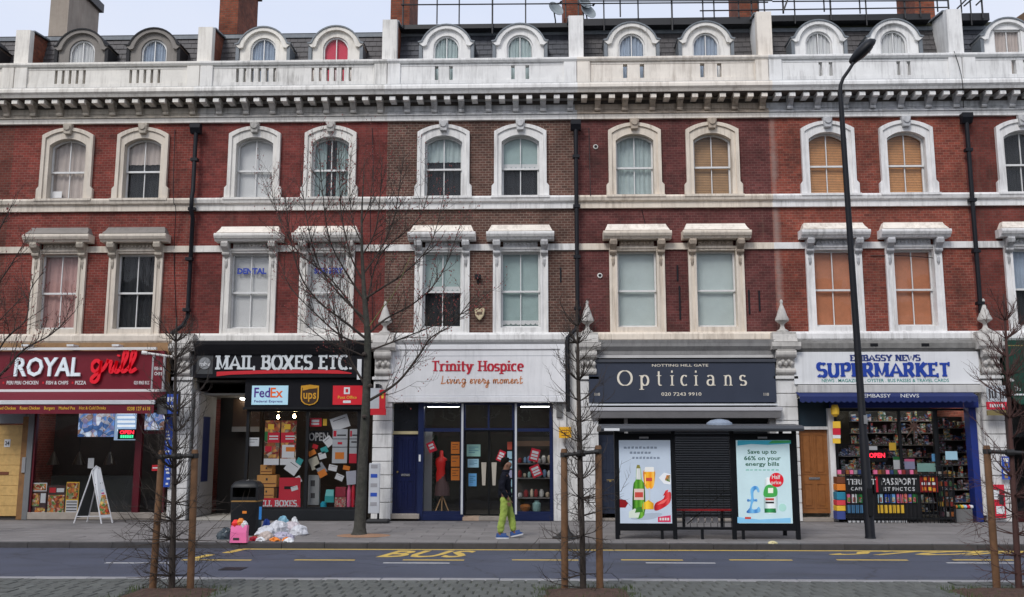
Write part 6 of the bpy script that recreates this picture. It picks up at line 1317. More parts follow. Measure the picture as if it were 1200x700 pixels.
def adpanel(xa, xb, fa, fb):
    a, b, c, e = rc(fa, fb, 508, 622, Ys); p = M().box(a, b, Ys - .045, Ys + .1, c, e).build('advert_panel', SHB, bs, bevel=.015, org=((a + b) / 2, Ys, c)); return p
GL1 = pm('advert_backlit', srgb(190, 203, 218), .4, .1, 1.2, emit=.12)
p = adpanel(726, 786.5, 722, 789); Yp = Ys - .05
pb('advert_face', GL1, p, 726, 786.5, 516, 613.5, Yp, .01); pb('maker_plate', pm('plate_grey', (.5, .5, .5)), p, 749, 760, 512, 514, Yp, .01)
AD = lambda n, c: pm('advert_' + n, srgb(*c), .4, .06, emit=.16)
def poly(pts, m_, k, par=None, nm='print'):
    if len(pts) > 5 and 'sky' not in m_.name and 'top_green' not in m_.name: pts = smooth_path([pts[-1]] + list(pts) + [pts[0], pts[1]], 4)[4:-5]
    w_ = [W(x, y, Yp) for x, y in pts]; return M().py(w_[::-1] if False else w_, Yp - .001 * (k + 1), Yp - .0002).build(nm, m_, par or p)
def words(y, xa, xb, n, hgt, m_, par):
    rw = random.Random(int(y)); x = xa
    for k in range(n):
        w_ = (xb - xa) / n; poly([(x, y + hgt), (x + w_ * rw.uniform(.55, .85), y + hgt), (x + w_ * .7, y + rw.uniform(0, 1)), (x, y + .6)], m_, 0, par, 'advert_word'); x += w_
GT = AD('grey_text', (120, 132, 148))
for y, a, b, n in ((523, 731, 771, 9), (529, 738, 764, 6), (535, 741, 774, 8)): words(y, a, b, n, 3, GT, p)
poly([(742, 604), (755, 604), (755.5, 570), (752, 562), (750.5, 548), (746, 548), (745, 562), (742, 570)], gradmat('advert_bottle_green', WX(742, 580, Ys), WX(755.5, 580, Ys), [(0, (30, 75, 12)), (.25, (95, 165, 45)), (.45, (60, 125, 25)), (.7, (120, 185, 60)), (1, (28, 70, 14))]), 1); poly([(745.5, 562), (751, 562), (750.4, 549), (746, 549)], AD('foil_white', (205, 208, 205)), 2); poly([(745.6, 549), (750.4, 549), (749.5, 545), (746.5, 545)], AD('cap_gold', (130, 125, 60)), 3)
poly([(743, 586), (754.5, 586), (754.5, 573), (743, 573)], AD('label_white', (215, 190, 180)), 4); poly([(744, 583), (753.5, 583), (753.5, 577), (744, 577)], AD('label_red', (190, 70, 60)), 5)
poly([(757, 572), (765, 572), (767.5, 560), (766.5, 551), (755, 551), (754, 560)], gradmat('advert_beer', WX(754, 560, Ys), WX(767.5, 560, Ys), [(0, (200, 110, 10)), (.3, (250, 190, 50)), (.6, (240, 150, 20)), (.85, (255, 205, 90)), (1, (190, 100, 10))]), 1); poly([(755, 553), (766.8, 553), (766, 547.5), (756, 547.5)], AD('beer_foam', (225, 225, 220)), 2); poly([(760, 588), (762, 588), (762, 572), (760, 572)], AD('glass_stem', (190, 195, 200)), 3); poly([(757, 564), (764, 564), (764, 560), (757, 560)], AD('label_red', (0,) * 3), 4)
poly([(772, 560), (778, 567), (786, 568), (786, 556), (778, 554)], AD('plate_white', (225, 228, 232)), 1); poly([(779, 563), (785, 565), (785.5, 557), (781, 557)], FOODP, 2)
poly([(767, 598), (774, 597), (785, 589), (786, 577), (780, 579), (777, 585), (768, 590)], gradmat('advert_pepper_red', WX(766, 588, Ys), WX(787, 588, Ys), [(0, (140, 12, 22)), (.3, (215, 50, 55)), (.6, (190, 20, 32)), (.8, (230, 80, 80)), (1, (150, 14, 24))]), 2); AD('pepper_red', (200, 25, 35)); poly([(777, 581), (780, 575), (783, 574), (782, 580)], AD('pepper_red', (0,) * 3), 3); poly([(726.3, 595), (733, 595), (736, 590), (733, 586), (726.3, 585)], AD('pepper_red', (0,) * 3), 2)
poly([(752, 597), (766, 597), (766, 590), (760, 586), (753, 590)], gradmat('advert_pepper_yellow', WX(752, 592, Ys), WX(766, 592, Ys), [(0, (190, 130, 10)), (.4, (255, 210, 60)), (1, (205, 135, 10))]), 3); poly([(737, 607), (748, 607), (750, 601), (744, 596), (737, 600)], AD('garlic', (205, 215, 200)), 2); poly([(744, 601), (753, 600), (752, 594), (746, 595)], AD('leaf_green', (60, 120, 40)), 6)
poly([(753.6, 600), (754.4, 600), (754.6, 588), (753.8, 588)], AD('bottle_glint', (150, 200, 100)), 6); poly([(746.4, 560), (747.2, 560), (747.2, 550), (746.6, 550)], AD('beer_foam', (0,) * 3), 6); poly([(756, 568), (757, 568), (756.4, 556), (755.4, 556)], AD('amber_glint', (255, 215, 120)), 6); poly([(739, 608), (752, 609.5), (766, 608), (776, 603), (770, 601), (750, 603)], AD('soft_shadow_print', (165, 176, 190)), 0); poly([(770, 592), (778, 590), (783, 584), (776, 587)], AD('pepper_glint', (230, 100, 95)), 6); poly([(771, 612), (786, 612), (786, 604), (771, 606)], AD('badge_crimson', (200, 45, 85)), 1); [poly([(773 + k * 3, 610), (775 + k * 3, 610), (775 + k * 3, 607), (773 + k * 3, 607)], AD('foil_white', (0,) * 3), 3) for k in range(4)]
p = adpanel(864, 927, 859, 931)
pb('advert_face', pm('advert_backlit_green', srgb(195, 220, 225), .4, .08, 1.2, emit=.14), p, 864, 927, 516, 613.5, Yp, .01); pb('maker_plate', MATS['plate_grey'], p, 888, 899, 512, 514, Yp, .01)
poly([(864.2, 522.5), (880, 520.5), (900, 521.5), (926.7, 520), (926.7, 516.2), (864.2, 516.2)], AD('sky_teal', (60, 160, 185)), 1); poly([(900, 520), (926.5, 519), (926.5, 516.4), (905, 516.4)], AD('top_green', (60, 150, 90)), 2); poly([(864.2, 613), (926.6, 613), (926.6, 607), (890, 609), (864.2, 606)], AD('sky_foot', (130, 190, 225)), 1)
DGN = AD('dark_green', (25, 85, 62))
for q, a, b, y0, y1 in (('Save up to', 876, 910, 527, 533.5), ('66% on your', 872, 915, 534.5, 541), ('energy bills', 873.5, 913, 541.5, 547.5)): ptext('advert_lettering', q, a, b, y0, y1, Yp, DGN, p)
words(549.5, 874, 914, 8, 2.2, AD('pale_green_text', (140, 190, 180)), p)
PB = gradmat('advert_pound', WX(875, 585, Ys), WX(891, 585, Ys), [(0, (40, 100, 175)), (.35, (120, 190, 235)), (.6, (60, 130, 200)), (.85, (130, 195, 235)), (1, (40, 95, 170))]); poly([(875, 601), (889, 601), (891, 597), (889, 594), (886, 597), (881, 596), (883, 588), (887, 588), (887, 585), (883.5, 585), (883, 577), (886, 573.5), (888, 577), (890, 576), (888, 570.5), (883, 570), (879.5, 574), (880, 585), (876, 585), (876, 588), (879.5, 588), (878.5, 595)], PB, 3)
poly([(897, 601), (908, 601), (911, 596), (910.5, 575), (905, 566), (902, 560), (897, 561), (896, 570), (895, 590)], gradmat('advert_detergent', WX(895, 580, Ys), WX(911, 580, Ys), [(0, (165, 190, 190)), (.3, (245, 250, 250)), (.7, (225, 236, 236)), (1, (150, 180, 182))]), 2); poly([(896, 601), (909.5, 601), (909, 596), (896, 596)], gradmat('advert_cap', WX(896, 598, Ys), WX(909.5, 598, Ys), [(0, (15, 90, 45)), (.35, (60, 165, 95)), (1, (12, 85, 42))]), 3); poly([(895.5, 582), (909, 582), (911, 575), (908, 570), (901, 568), (896, 572)], AD('label_green', (70, 165, 80)), 4); poly([(900, 578), (906, 578), (906, 572), (900, 572)], AD('flower_white', (235, 240, 225)), 5)
poly([(897, 586.5), (907, 586.5), (907, 584), (897, 584)], AD('label_red', (0,) * 3), 6); poly([(897, 590), (907, 590), (907, 588), (897, 588)], AD('label_dark', (40, 40, 40)), 6)
cxp, czp = W(910, 562.5, Yp); M().py([(cxp + .155 * math.cos(k * math.pi / 12), czp + .155 * math.sin(k * math.pi / 12)) for k in range(24)], Yp - .008, Yp).build('round_badge', AD('badge_red', (215, 25, 45)), p)
ptext('advert_lettering', 'Half', 904.5, 914.5, 556.5, 561.5, Yp - .007, AD('foil_white', (0,) * 3), p); ptext('advert_lettering', 'price', 904, 915.5, 563.5, 569, Yp - .007, AD('foil_white', (0,) * 3), p)
cxp, czp = W(917, 595, Yp); M().py([(cxp + .085 * math.cos(k * math.pi / 10), czp + .085 * math.sin(k * math.pi / 10)) for k in range(20)], Yp - .003, Yp).build('round_mark', AD('mark_mint', (170, 215, 205)), p); poly([(873, 608.5), (880, 608.5), (880, 606), (873, 606)], AD('label_red', (0,) * 3), 2)
pb('glass_panel', GLASS_SHOP, bs, 791, 858, 510, 619, Ys, .012)
for y, hh in ((509, 2), (577, 1.6), (618, 3)): pb('crossbar', SHB, bs, 790, 858, y, y + hh, Ys - .02, .05)
for q in range(9): x = 792 + q * 8; pb('mesh_wire', SHB, bs, x, x + .6, 566, 618, -4.56, .01)
for q in range(7): y = 567 + q * 7.5; pb('mesh_wire', SHB, bs, 791, 859, y, y + .7, -4.57, .01)
pb('bench', pm('bench_red', srgb(190, 20, 30), .4), bs, 790, 858.5, 597.4, 599.0, -4.9, .3); pb('bench_bracket', SHB, bs, 800, 803, 599, 618, -4.85, .1); pb('bench_bracket', SHB, bs, 845, 848, 599, 618, -4.85, .1)
for q in (803, 811, 819, 827, 835): pb('timetable', CARD, bs, q, q + 6.6, 606, 612.5, -4.6, .01)
M().tube([(WX(805, 614, -4.7), -4.7, WZ(614, -4.7)), (WX(850, 575, -4.7), -4.7, WZ(575, -4.7))], .012, 6).build('brace', SHB, bs)

# ------------------------------------------------------------------ street lamp
lx, ly = G(1020, 631)
lp = thing('street_lamp', (lx, ly, 0), 'tall black street lamp post with bent arm and oval lamp head', 'street lamp')
z1, z2 = WZ(350, ly, 1005), WZ(120, ly, 985)
lt_ = WX(985.5, 120, ly); ml = lambda z: lx + (lt_ - lx) * z / z2
M().tube([(lx, ly, 0), (lx, ly, .05), (ml(2.2), ly, 2.2), (ml(2.25), ly, 2.25), (ml(z1), ly, z1), (lt_, ly, z2)], [.125, .11, .105, .088, .076, .06], 14).build('column', IRON, lp, smooth=True)
bp = [(lt_, ly, z2 - .05)]
for (a, b) in ((984.5, 108), (985, 100), (988, 92), (995, 82), (1000, 74)): x, z = W(a, b, ly); bp.append((x + 0, ly, z))
M().tube(bp, [.055, .05, .045, .042, .04, .04], 10).build('arm', IRON, lp, smooth=True)
hx, hz = W(1011, 61, ly); ax = Vector((WX(1023, 50, ly) - WX(998, 73, ly), -.25, WZ(50, ly, 1020) - WZ(73, ly, 1000))).normalized(); sd_ = Vector((0, 1, .25)); up = Vector((-ax.z, 0, ax.x)); sd_ = ax.cross(up).normalized(); up = sd_.cross(ax).normalized() * (1 if True else 1)
if up.z < 0: up = -up
def lamp_ring(t, k, o): c_ = Vector((hx, ly, hz)) + ax * t; return [tuple(c_ + sd_ * (math.cos(q * math.pi / 8) * k) + up * (math.sin(q * math.pi / 8) * o[0 if q <= 8 else 1])) for q in range(16)]
M().loft([lamp_ring(t, k, (u, d_)) for t, k, u, d_ in ((-.38, .06, .06, .06), (-.33, .15, .1, .08), (-.1, .23, .16, .1), (.15, .25, .17, .1), (.32, .17, .12, .07), (.39, .05, .04, .03))]).build('head', IRON, lp, smooth=True)
M().loft([[tuple(Vector((hx, ly, hz)) + ax * (.02 + .24 * k_ * math.cos(q * math.pi / 8)) + sd_ * (.15 * k_ * math.sin(q * math.pi / 8)) - up * o) for q in range(16)] for k_, o in ((1, .06), (.9, .1), (.5, .12))]).build('lens', pm('lamp_lens', (.06, .05, .05), .25, .1), lp, smooth=True)
bx('access_door', BLACKM, lp, lx - .05, lx + .05, ly - .15, ly - .11, .5, 1.1)
bx('collar_plate', pm('steel', (0,) * 3), lp, lx - .04, lx + .04, ly - .13, ly - .12, WZ(497, ly, 1013), WZ(487, ly, 1013))

# ------------------------------------------------------------------ litter bin, rubbish, boards
bxx, byy = G(288, 627)
bn = thing('litter_bin', (bxx, byy, 0), 'black domed street litter bin overflowing beside the parcel shop', 'litter bin')
BINM = pm('bin_plastic', (.009, .01, .012), .45, .2, 6, spec=.3); w_, d_ = .32, .26
def rr_(w, d, z, k=.07): return [(bxx + sx * (w - k) + k * math.cos(a), byy + sy * (d - k) + k * math.sin(a), z) for sx, sy, a0 in ((1, 1, 0), (-1, 1, 90), (-1, -1, 180), (1, -1, 270)) for a in (R(a0), R(a0 + 45), R(a0 + 90))]
zb_ = WZ(571, byy, 290) 
M().loft([rr_(w_ * .92, d_ * .92, 0), rr_(w_ * .95, d_ * .95, .04), rr_(w_, d_, zb_ * .7)]).build('body', BINM, bn, smooth=True)
M().loft([rr_(w_ * 1.01, d_ * 1.01, zb_ * .7 + .001), rr_(w_ * 1.01, d_ * 1.01, zb_ * .73)]).build('gold_band', pm('band_gold', (.3, .17, .05), .4), bn)
m = M(); zt = zb_ + .1
m.box(bxx - w_, bxx - w_ + .05, byy - d_, byy + d_, zb_ * .73, zb_); m.box(bxx + w_ - .05, bxx + w_, byy - d_, byy + d_, zb_ * .73, zb_); m.box(bxx - w_ + .05, bxx + w_ - .05, byy + d_ - .05, byy + d_, zb_ * .73, zb_); m.box(bxx - w_ + .05, bxx + w_ - .05, byy - d_, byy - d_ + .03, zb_ * .73, zb_ * .8); m.build('hood_sides', BINM, bn)
M().loft([rr_(w_ * 1.03, d_ * 1.03, zb_), rr_(w_ * 1.0, d_ * 1.0, zb_ + .05), rr_(w_ * .8, d_ * .8, zb_ + .13), rr_(w_ * .4, d_ * .4, zb_ + .17)]).build('dome', BINM, bn, smooth=True)
pb('blue_sticker', flat('sticker_blue', 40, 120, 190), bn, 303.5, 306.5, 594, 609, byy - d_ - .006, .005); pb('orange_sticker', ORANGE, bn, 284, 289, 599, 602, byy - d_ - .008, .005)
def crumple(name, label, cat, cx, cy, rx, ry, hz_, seed, mat, patches=(), group=None, spike=.3):
    t = thing(name, (cx, cy, 0), label, cat, group); rg = random.Random(seed); n, mrows = 40, 14; m = M(); rings = []
    from mathutils import noise
    for j in range(mrows):
        v = j / (mrows - 1); el = v * math.pi * .5; ring = []
        for k in range(n):
            a = 2 * math.pi * k / n; nz = 1 + spike * noise.noise(Vector((math.cos(a) * 2.2, math.sin(a) * 2.2, v * 2.6)) + Vector((seed, 0, 0))) + rg.uniform(-.05, .05) + .16 * noise.noise(Vector((math.cos(a) * 6, math.sin(a) * 6, v * 7)) + Vector((seed * 3, 1, 0)))
            r_ = math.cos(el) * nz if j < mrows - 1 else .04; ring.append((cx + rx * r_ * math.cos(a), cy + ry * r_ * math.sin(a), max(.0, hz_ * math.sin(el) * (1 + .25 * (nz - 1)) + rg.uniform(0, .012))))
        rings.append(ring)
    m.loft(rings).build('bag', mat, t, smooth=True); return t
PLW = pm('plastic_white', (.55, .56, .6), .35, .3, 9, .3, 25); PLL = pm('plastic_lilac', (.42, .4, .5), .4, .4, 10); PLK = pm('plastic_black', (.03, .045, .055), .3, .5, 12)
gx = lambda a, y: G(a, y)
x, y = gx(264, 632); crumple('rubbish_bag', 'dark blue green rubbish bag left of the pink carrier bag', 'rubbish bag', x, y, .17, .15, .24, 1, PLK)
RB = [(312, 628, .24, .22, PLW, 'crumpled white bag nearest the bin'), (325, 627, .27, .31, PLW, 'tallest crumpled white bag in the middle of the rubbish heap'), (341, 626, .26, .28, pm('plastic_pinkish', (.52, .47, .5), .4, .35, 12), 'pale pinkish bag in the rubbish heap'), (350, 627, .22, .22, PLW, 'white bag at the right end of the rubbish heap'), (331, 632, .24, .15, PLL, 'lilac bag in front of the rubbish heap'), (312, 633, .18, .18, pm('plastic_buff', (.45, .38, .34), .5, .4, 14), 'torn buff bag at the front of the rubbish heap'), (331, 623, .16, .36, flat('plastic_cyan', 150, 205, 225), 'pale cyan bag behind the rubbish heap')]
for k, (a, y_, r_, hh, m_, lb) in enumerate(RB): x, y = gx(a, y_); crumple('rubbish_bag', lb, 'rubbish bag', x, y, r_, r_ * .9, hh, 10 + k, m_, group='rubbish bags by the bin')
rg = random.Random(4)
for k, (a, y_, m_, lb) in enumerate(((300, 632, BROWN, 'brown food box'), (297, 634, REDP, 'red wrapper'), (305, 634.5, CARD, 'white paper scrap'), (322, 634.5, ORANGE, 'orange wrapper'), (336, 634.5, ORANGE, 'amber bottle label scrap'), (338, 635.5, CARD, 'white tissue'), (312, 623, BLUE, 'blue carrier scrap'), (345, 620, CARD, 'white twisted bag top'))):
    x, y = gx(a, y_); crumple('litter', lb + (' on the pavement by the rubbish heap' if k < 6 else ' at the back of the rubbish heap'), 'litter', x, y, .1, .08, .08 if k < 6 else .28, 40 + k, m_, group='litter by the bin', spike=.6)
x, y = gx(281, 636); pk = thing('carrier_bag', (x, y, 0), 'pink paper carrier bag stuffed with orange packaging before the bin', 'carrier bag')
a, b, c, e = rc(270.5, 290, 616, 636, y); m = M(); m.loft([[(a, y - .06, 0), (b, y - .06, 0), (b, y + .1, 0), (a, y + .1, 0)], [(a + .01, y - .07, e * .6), (b - .01, y - .065, e * .6), (b - .01, y + .1, e * .6), (a + .01, y + .1, e * .6)], [(a + .01, y - .05, e), (b, y - .05, e + .01), (b, y + .09, e), (a, y + .09, e)]]); m.build('bag', flat('bag_pink', 240, 120, 175), pk)
for k, (u, v) in enumerate(((.25, 0), (.55, .03), (.75, -.02))): M().lathe([(.02, -.09), (.08, -.04), (.09, .03), (.04, .1)], a + (b - a) * u, y + .02, e + .02 + v, 8).build('packaging', (flat('pack_scarlet', 230, 45, 40), ORANGE, CARD)[k], pk)
pb('mark', MATS['print_dark'], pk, 273, 280, 630.5, 633, y - .072, .003)
# sandwich board of the grill
x, y = G(108, 613); ab = thing('sandwich_board', (x, y, 0), 'white framed pavement sandwich board with a roast chicken picture', 'sandwich board')
P = lambda a, b, Y: Vector((W(a, b, Y)[0], Y, W(a, b, Y)[1]))
f0, f1 = P(119, 614.5, y - .25), P(132, 614, y + .05); t0, t1 = P(108, 553, y), P(117, 550, y + .12); b0, b1 = P(86, 615, y - .1), P(102, 612, y + .3)
FRM = pm('board_frame_white', (.66, .66, .67), .4)
mid = (t0 + t1) / 2 + Vector((0, 0, .12))
for nm, lo0, lo1 in (('front', f0, f1), ('back', b0, b1)):
    path = [lo0, lo0.lerp(t0, .8), t0 + Vector((0, 0, .03)), mid, t1 + Vector((0, 0, .03)), lo1.lerp(t1, .8), lo1]
    M().tube(path, .02, 8).build('frame', FRM, ab, smooth=True)
    q0, q1, q2, q3 = lo0.lerp(t0, .12), lo1.lerp(t1, .12), lo1.lerp(t1, .98), lo0.lerp(t0, .98); nn_ = (q1 - q0).cross(q3 - q0).normalized() * .006
    pan = M().prism([q0 - nn_, q1 - nn_, q2 - nn_, mid - nn_, q3 - nn_], [q0 + nn_, q1 + nn_, q2 + nn_, mid + nn_, q3 + nn_]).build('board', CARD if nm == 'front' else pm('board_grey_dark', (.04, .045, .045), .5), ab)
    if nm == 'front':
        out = nn_ * 1.4 if nn_.y < 0 else -nn_ * 1.4
        def bit(u0, u1, v0, v1, m_, k=1):
            f = lambda u, v: q0.lerp(q1, u).lerp(q3.lerp(q2, u), v); pts = [f(u0, v0), f(u1, v0), f(u1, v1), f(u0, v1)]
            M().prism([p_ + out * .6 for p_ in pts], [p_ + out * (1.0 + .25 * k) for p_ in pts]).build('print', m_, pan)
        bit(.04, .96, .06, .48, FOODP); bit(.2, .8, .12, .36, flat('chicken_orange', 225, 75, 25), 2); bit(.4, .62, .34, .42, MATS['print_dark']); bit(.15, .85, .5, .53, flat('print_magenta', 205, 80, 140)); bit(.15, .85, .56, .59, SKY); bit(.08, .92, .72, .745, MATS['print_dark']); bit(.2, .8, .8, .84, REDP); bit(.2, .8, .87, .91, REDP)
M().tube([f0.lerp(t0, .15), b0.lerp(t0, .15)], .012, 6).build('stay', FRM, ab)
# parcels leaning on top of the board: a shopper's parcels seen behind the window
# pavement flag board behind the big tree
x, y = G(443, 613); fb = thing('pavement_sign', (x, y, 0), 'narrow grey white pavement sign on a black rubber foot behind the big tree', 'pavement sign')
bx('foot', pm('rubber_black', (.02, .02, .021), .7), fb, x - .3, x + .3, y - .22, y + .22, 0, .1, .03); M().tube([(x, y, .1), (x, y, .3)], .03, 8).build('stem', BLACKM, fb)
bx('panel', pm('panel_grey_white', (0,) * 3), fb, x - .27, x + .03, y - .03, y + .03, .25, WZ(543, y, 440), .01); [bx('print', BLUE if k % 2 else pm('print_grey', (.3, .3, .32)), fb, x - .22, x - .04, y - .034, y - .03, .45 + k * .25, .55 + k * .25) for k in range(5)]
# black cone-shaped post foot at the kerb
x, y = G(663, 631); cn_ = thing('bollard_base', (x, y, 0), 'low black cone base standing on the pavement behind the middle stakes', 'post base'); M().lathe([(.3, 0), (.3, .03), (.22, .05), (.1, .16), (.06, .3), (.05, .55)], x, y, 0, 14).build('cone', pm('rubber_black', (0,) * 3), cn_, smooth=True)
x, y = G(905, 640, -.05); crumple('litter', 'pale scrap of paper lying at the kerb before the bus shelter', 'litter', x, y - .05, .1, .05, .05, 77, flat('scrap_cream', 205, 195, 150))

# ------------------------------------------------------------------ roof scaffold and dishes
SC = pm('scaffold_black', (.012, .012, .014), .5, .2)
sc = thing('roof_scaffold', (6.6, .9, 14.5), 'black tube scaffold with dark deck boards running along the roofs', 'scaffold'); Yc = .75
def zz(y, x): return WZ(y, Yc, x)
for (a, b, y0, y1, yo) in ((470, 668, 28, 33, 2), (676, 884, 21, 29, 0), (897, 1091, 17, 24, 0), (1117, 1160, 15.5, 24, 0)):
    xa, xb = WX(a, 25, Yc), WX(b, 25, Yc); bx('deck', SC, sc, xa, xb, Yc, Yc + .75, WZ(y1, Yc, (a + b) / 2), WZ(y0, Yc, (a + b) / 2))
ST = [(472, 33), (512, 28), (538, 28), (577, 40), (616, 28), (663, 22), (678, 20), (708, 36), (748, 22), (788, 36), (824, 22), (866, 20), (881, 18), (889, 16), (896, 16), (918, 16), (932, 28), (966, 14), (974, 24), (1008, 16), (1016, 30), (1061, 22), (1079, 20), (1099, 14), (1112, 15), (1127, 15), (1139, 30), (1152, 22), (727, 20), (837, 20)]
for k, (a, b) in enumerate(ST):
    x, z = W(a, b, Yc - .04); M().tube([(x, Yc - .04, z), (x, Yc - .04, 16.9)], .022 if k % 3 else .028, 6).build('standard', SC, sc)
for (a, b, y0, y1) in ((470, 900, 6, 3), (680, 905, 1.5, 1.0), (820, 1110, 13, 9), (905, 1110, 2, 1)):
    (xa, za), (xb, zb2) = W(a, y0, Yc - .07), W(b, y1, Yc - .07); M().tube([(xa, Yc - .08, za), (xb, Yc - .08, zb2)], .021, 6).build('ledger', SC, sc)
for (a, y0, b, y1) in ((1120, 12, 1140, -8), (1128, 9, 1150, -10), (1142, 8, 1165, -14), (917, 15, 924, -4)):
    (xa, za), (xb, zb2) = W(a, y0, Yc), W(b, y1, Yc); M().tube([(xa, Yc - .1, za), (xb, Yc - .1, zb2)], .026, 6).build('brace', SC, sc)
for k, (a, b, r_) in enumerate(((651, 11, .27), (689, 14, .28), (684, 3, .26))):
    x, z = W(a, b, 1.6); t = thing('satellite_dish', (x, 1.6, z), ('grey satellite dish left of the middle chimney', 'lower grey satellite dish right of the middle chimney', 'upper grey satellite dish right of the middle chimney')[k], 'satellite dish', 'satellite dishes')
    n_ = Vector((.5, -.75, .35)).normalized(); u_ = n_.orthogonal().normalized(); v_ = n_.cross(u_); c_ = Vector((x, 1.6, z)); DM = pm('dish_grey', (.28, .32, .34), .5, .1)
    rings = [[tuple(c_ + n_ * (o - .05) + (u_ * math.cos(q * math.pi / 10) + v_ * math.sin(q * math.pi / 10)) * r_ * kk) for q in range(20)] for kk, o in ((.05, -.03), (.5, .0), (1, .08), (1.0, .095), (.5, .02), (.05, -.01))]
    M().loft(rings).build('reflector', DM, t, smooth=True); M().tube([c_ - v_ * r_ * .8, c_ + n_ * .3], .012, 6).build('feed_arm', BLACKM, t); M().tube([c_ + n_ * .28, c_ + n_ * .36], .035, 8).build('receiver', BLACKM, t); M().tube([c_ - n_ * .1, c_ + Vector((0, .2, -.3)), c_ + Vector((0, .2, -1.2))], .022, 6).build('mast', IRON, t)
x0_, x1_ = WX(1176, 25, 1.5), HB[7]
rfh = thing('roof_canopy', (x0_ + 1, 1.5, 15), 'brown timber roof structure at the top right corner', 'roof'); M().prism([(x0_, 1.2, WZ(27, 1.2, 1180)), (x0_ + .9, 1.2, WZ(5, 1.2, 1195)), (x1_, 1.2, WZ(2, 1.2, 1200)), (x1_, 1.2, WZ(27, 1.2, 1200))], [(x0_ + .3, 3.5, WZ(27, 1.2, 1180)), (x0_ + 1.2, 3.5, WZ(5, 1.2, 1195)), (x1_, 3.5, WZ(2, 1.2, 1200)), (x1_, 3.5, WZ(27, 1.2, 1200))]).build('roof_slope', pm('canopy_brown', (.14, .085, .05), .8, .3, 4), rfh)
for k in range(5): M().box(x0_ + .6 + k * .4, x0_ + .72 + k * .4, 1.1, 1.2, WZ(22, 1.2, 1190), WZ(16, 1.2, 1190)).build('rafter_end', pm('canopy_dark', (.03, .02, .015), .8), rfh)
# ------------------------------------------------------------------ trees
BARK = pm('bark_dark', (.042, .031, .025), .85, .4, 9, .5, 50); BARKG = pm('bark_green_grey', (.05, .048, .04), .9, .55, 9, 1.0, 28, .75, (.022, .032, .016)); TWIG = pm('twig_red_brown', (.07, .03, .025), .8, .3, 9); BUD = pm('bud_red', (.24, .045, .04), .6, .2, 9)
def twig(m, p, d, l, r, rg, depth, buds, up=.35):
    n = 5; pts = [p]; q = p.copy(); dd = d.normalized()
    for k in range(n):
        dd = (dd + Vector((rg.uniform(-.16, .16), rg.uniform(-.16, .16), up * .3 + rg.uniform(-.08, .08)))).normalized(); q = q + dd * (l / n); pts.append(q.copy())
    m.tube(pts, [r * (1 - .75 * k / n) for k in range(n + 1)], 4 if r < .008 else 5, cap=False)
    if depth > 0:
        for k in range(1, n + 1):
            for _ in range(rg.choice((0, 1, 1))):
                t = (pts[k] - pts[k - 1]).normalized(); s_ = t.cross(Vector((rg.uniform(-1, 1), rg.uniform(-1, 1), rg.uniform(-.4, .4)))).normalized()
                twig(m, pts[k], (t * .85 + s_ * .75), l * rg.uniform(.35, .6), r * .55, rg, depth - 1, buds, up)
    if buds is not None:
        for k in range(2, n + 1):
            if rg.random() < .13: c = pts[k]; s = rg.uniform(.009, .017); buds.add([(c.x - s, c.y, c.z), (c.x, c.y - s, c.z), (c.x + s, c.y, c.z), (c.x, c.y + s, c.z), (c.x, c.y, c.z + 1.8 * s), (c.x, c.y, c.z - 1.2 * s)], [(0, 1, 4), (1, 2, 4), (2, 3, 4), (3, 0, 4), (1, 0, 5), (2, 1, 5), (3, 2, 5), (0, 3, 5)])
def limb(tree, path, r0, r1, rg, dens=.22, tl=.8, tr=.011, depth=1, mat=BARK, buds=None, up=.35, name='branch'):
    m = M(); pts = [Vector(p) for p in smooth_path([tuple(p) for p in path], 5)]; n = len(pts); rad = [r0 + (r1 - r0) * (k / (n - 1)) ** .8 for k in range(n)]
    m.tube(pts, rad, 7); acc = 0
    for k in range(2, n):
        acc += (pts[k] - pts[k - 1]).length
        while acc > dens:
            acc -= dens * rg.uniform(.8, 1.3); t = (pts[k] - pts[k - 1]).normalized(); s_ = t.cross(Vector((rg.uniform(-1, 1), rg.uniform(-1, 1), rg.uniform(-.3, .3)))).normalized()
            twig(m, pts[k].copy(), t * .7 + s_ * rg.uniform(.5, .9) + Vector((0, 0, .35)), tl * rg.uniform(.5, 1.15) * (1 - .35 * k / n), min(tr, rad[k] * .8), rg, depth, buds, up)
    return m.build(name, mat, tree, smooth=True)
# the big bare street tree
Yt = ty; big = thing('street_tree', (tx, Yt, 0), 'tall bare street tree with reddish buds growing before the parcel shop', 'tree'); rg = random.Random(12)
def tp(pts, dy=0): return [Vector((W(a, b, Yt + dy * k / max(1, len(pts) - 1))[0], Yt + dy * k / max(1, len(pts) - 1), W(a, b, Yt + dy * k / max(1, len(pts) - 1))[1])) for k, (a, b) in enumerate(pts)]
tr = tp([(421, 629), (422.5, 600), (425, 540), (429, 470), (431, 400), (428, 360), (426, 330), (424, 290), (424, 250), (426, 210), (427, 185)])
tr[0].z = -.02; sp_ = smooth_path([tuple(p) for p in tr], 4); n = len(sp_)
rads = [(.24 if k == 0 else .17 if k == 1 else .148 - .09 * min(1, k / (n * .52))) if k < n * .52 else .055 * (1 - (k - n * .52) / (n * .5)) ** 1.5 + .004 for k in range(n)]
M().tube(sp_, rads, 12).build('trunk', BARKG, big, smooth=True)
bud = M()
for k, (a, b) in enumerate(((427, 415), (434, 452), (427, 488))): x, z = W(a, b, Yt - .1); M().lathe([(.05, -.04), (.06, 0), (.03, .04)], x, Yt - .12, z, 8).build('knot', BARK, big)
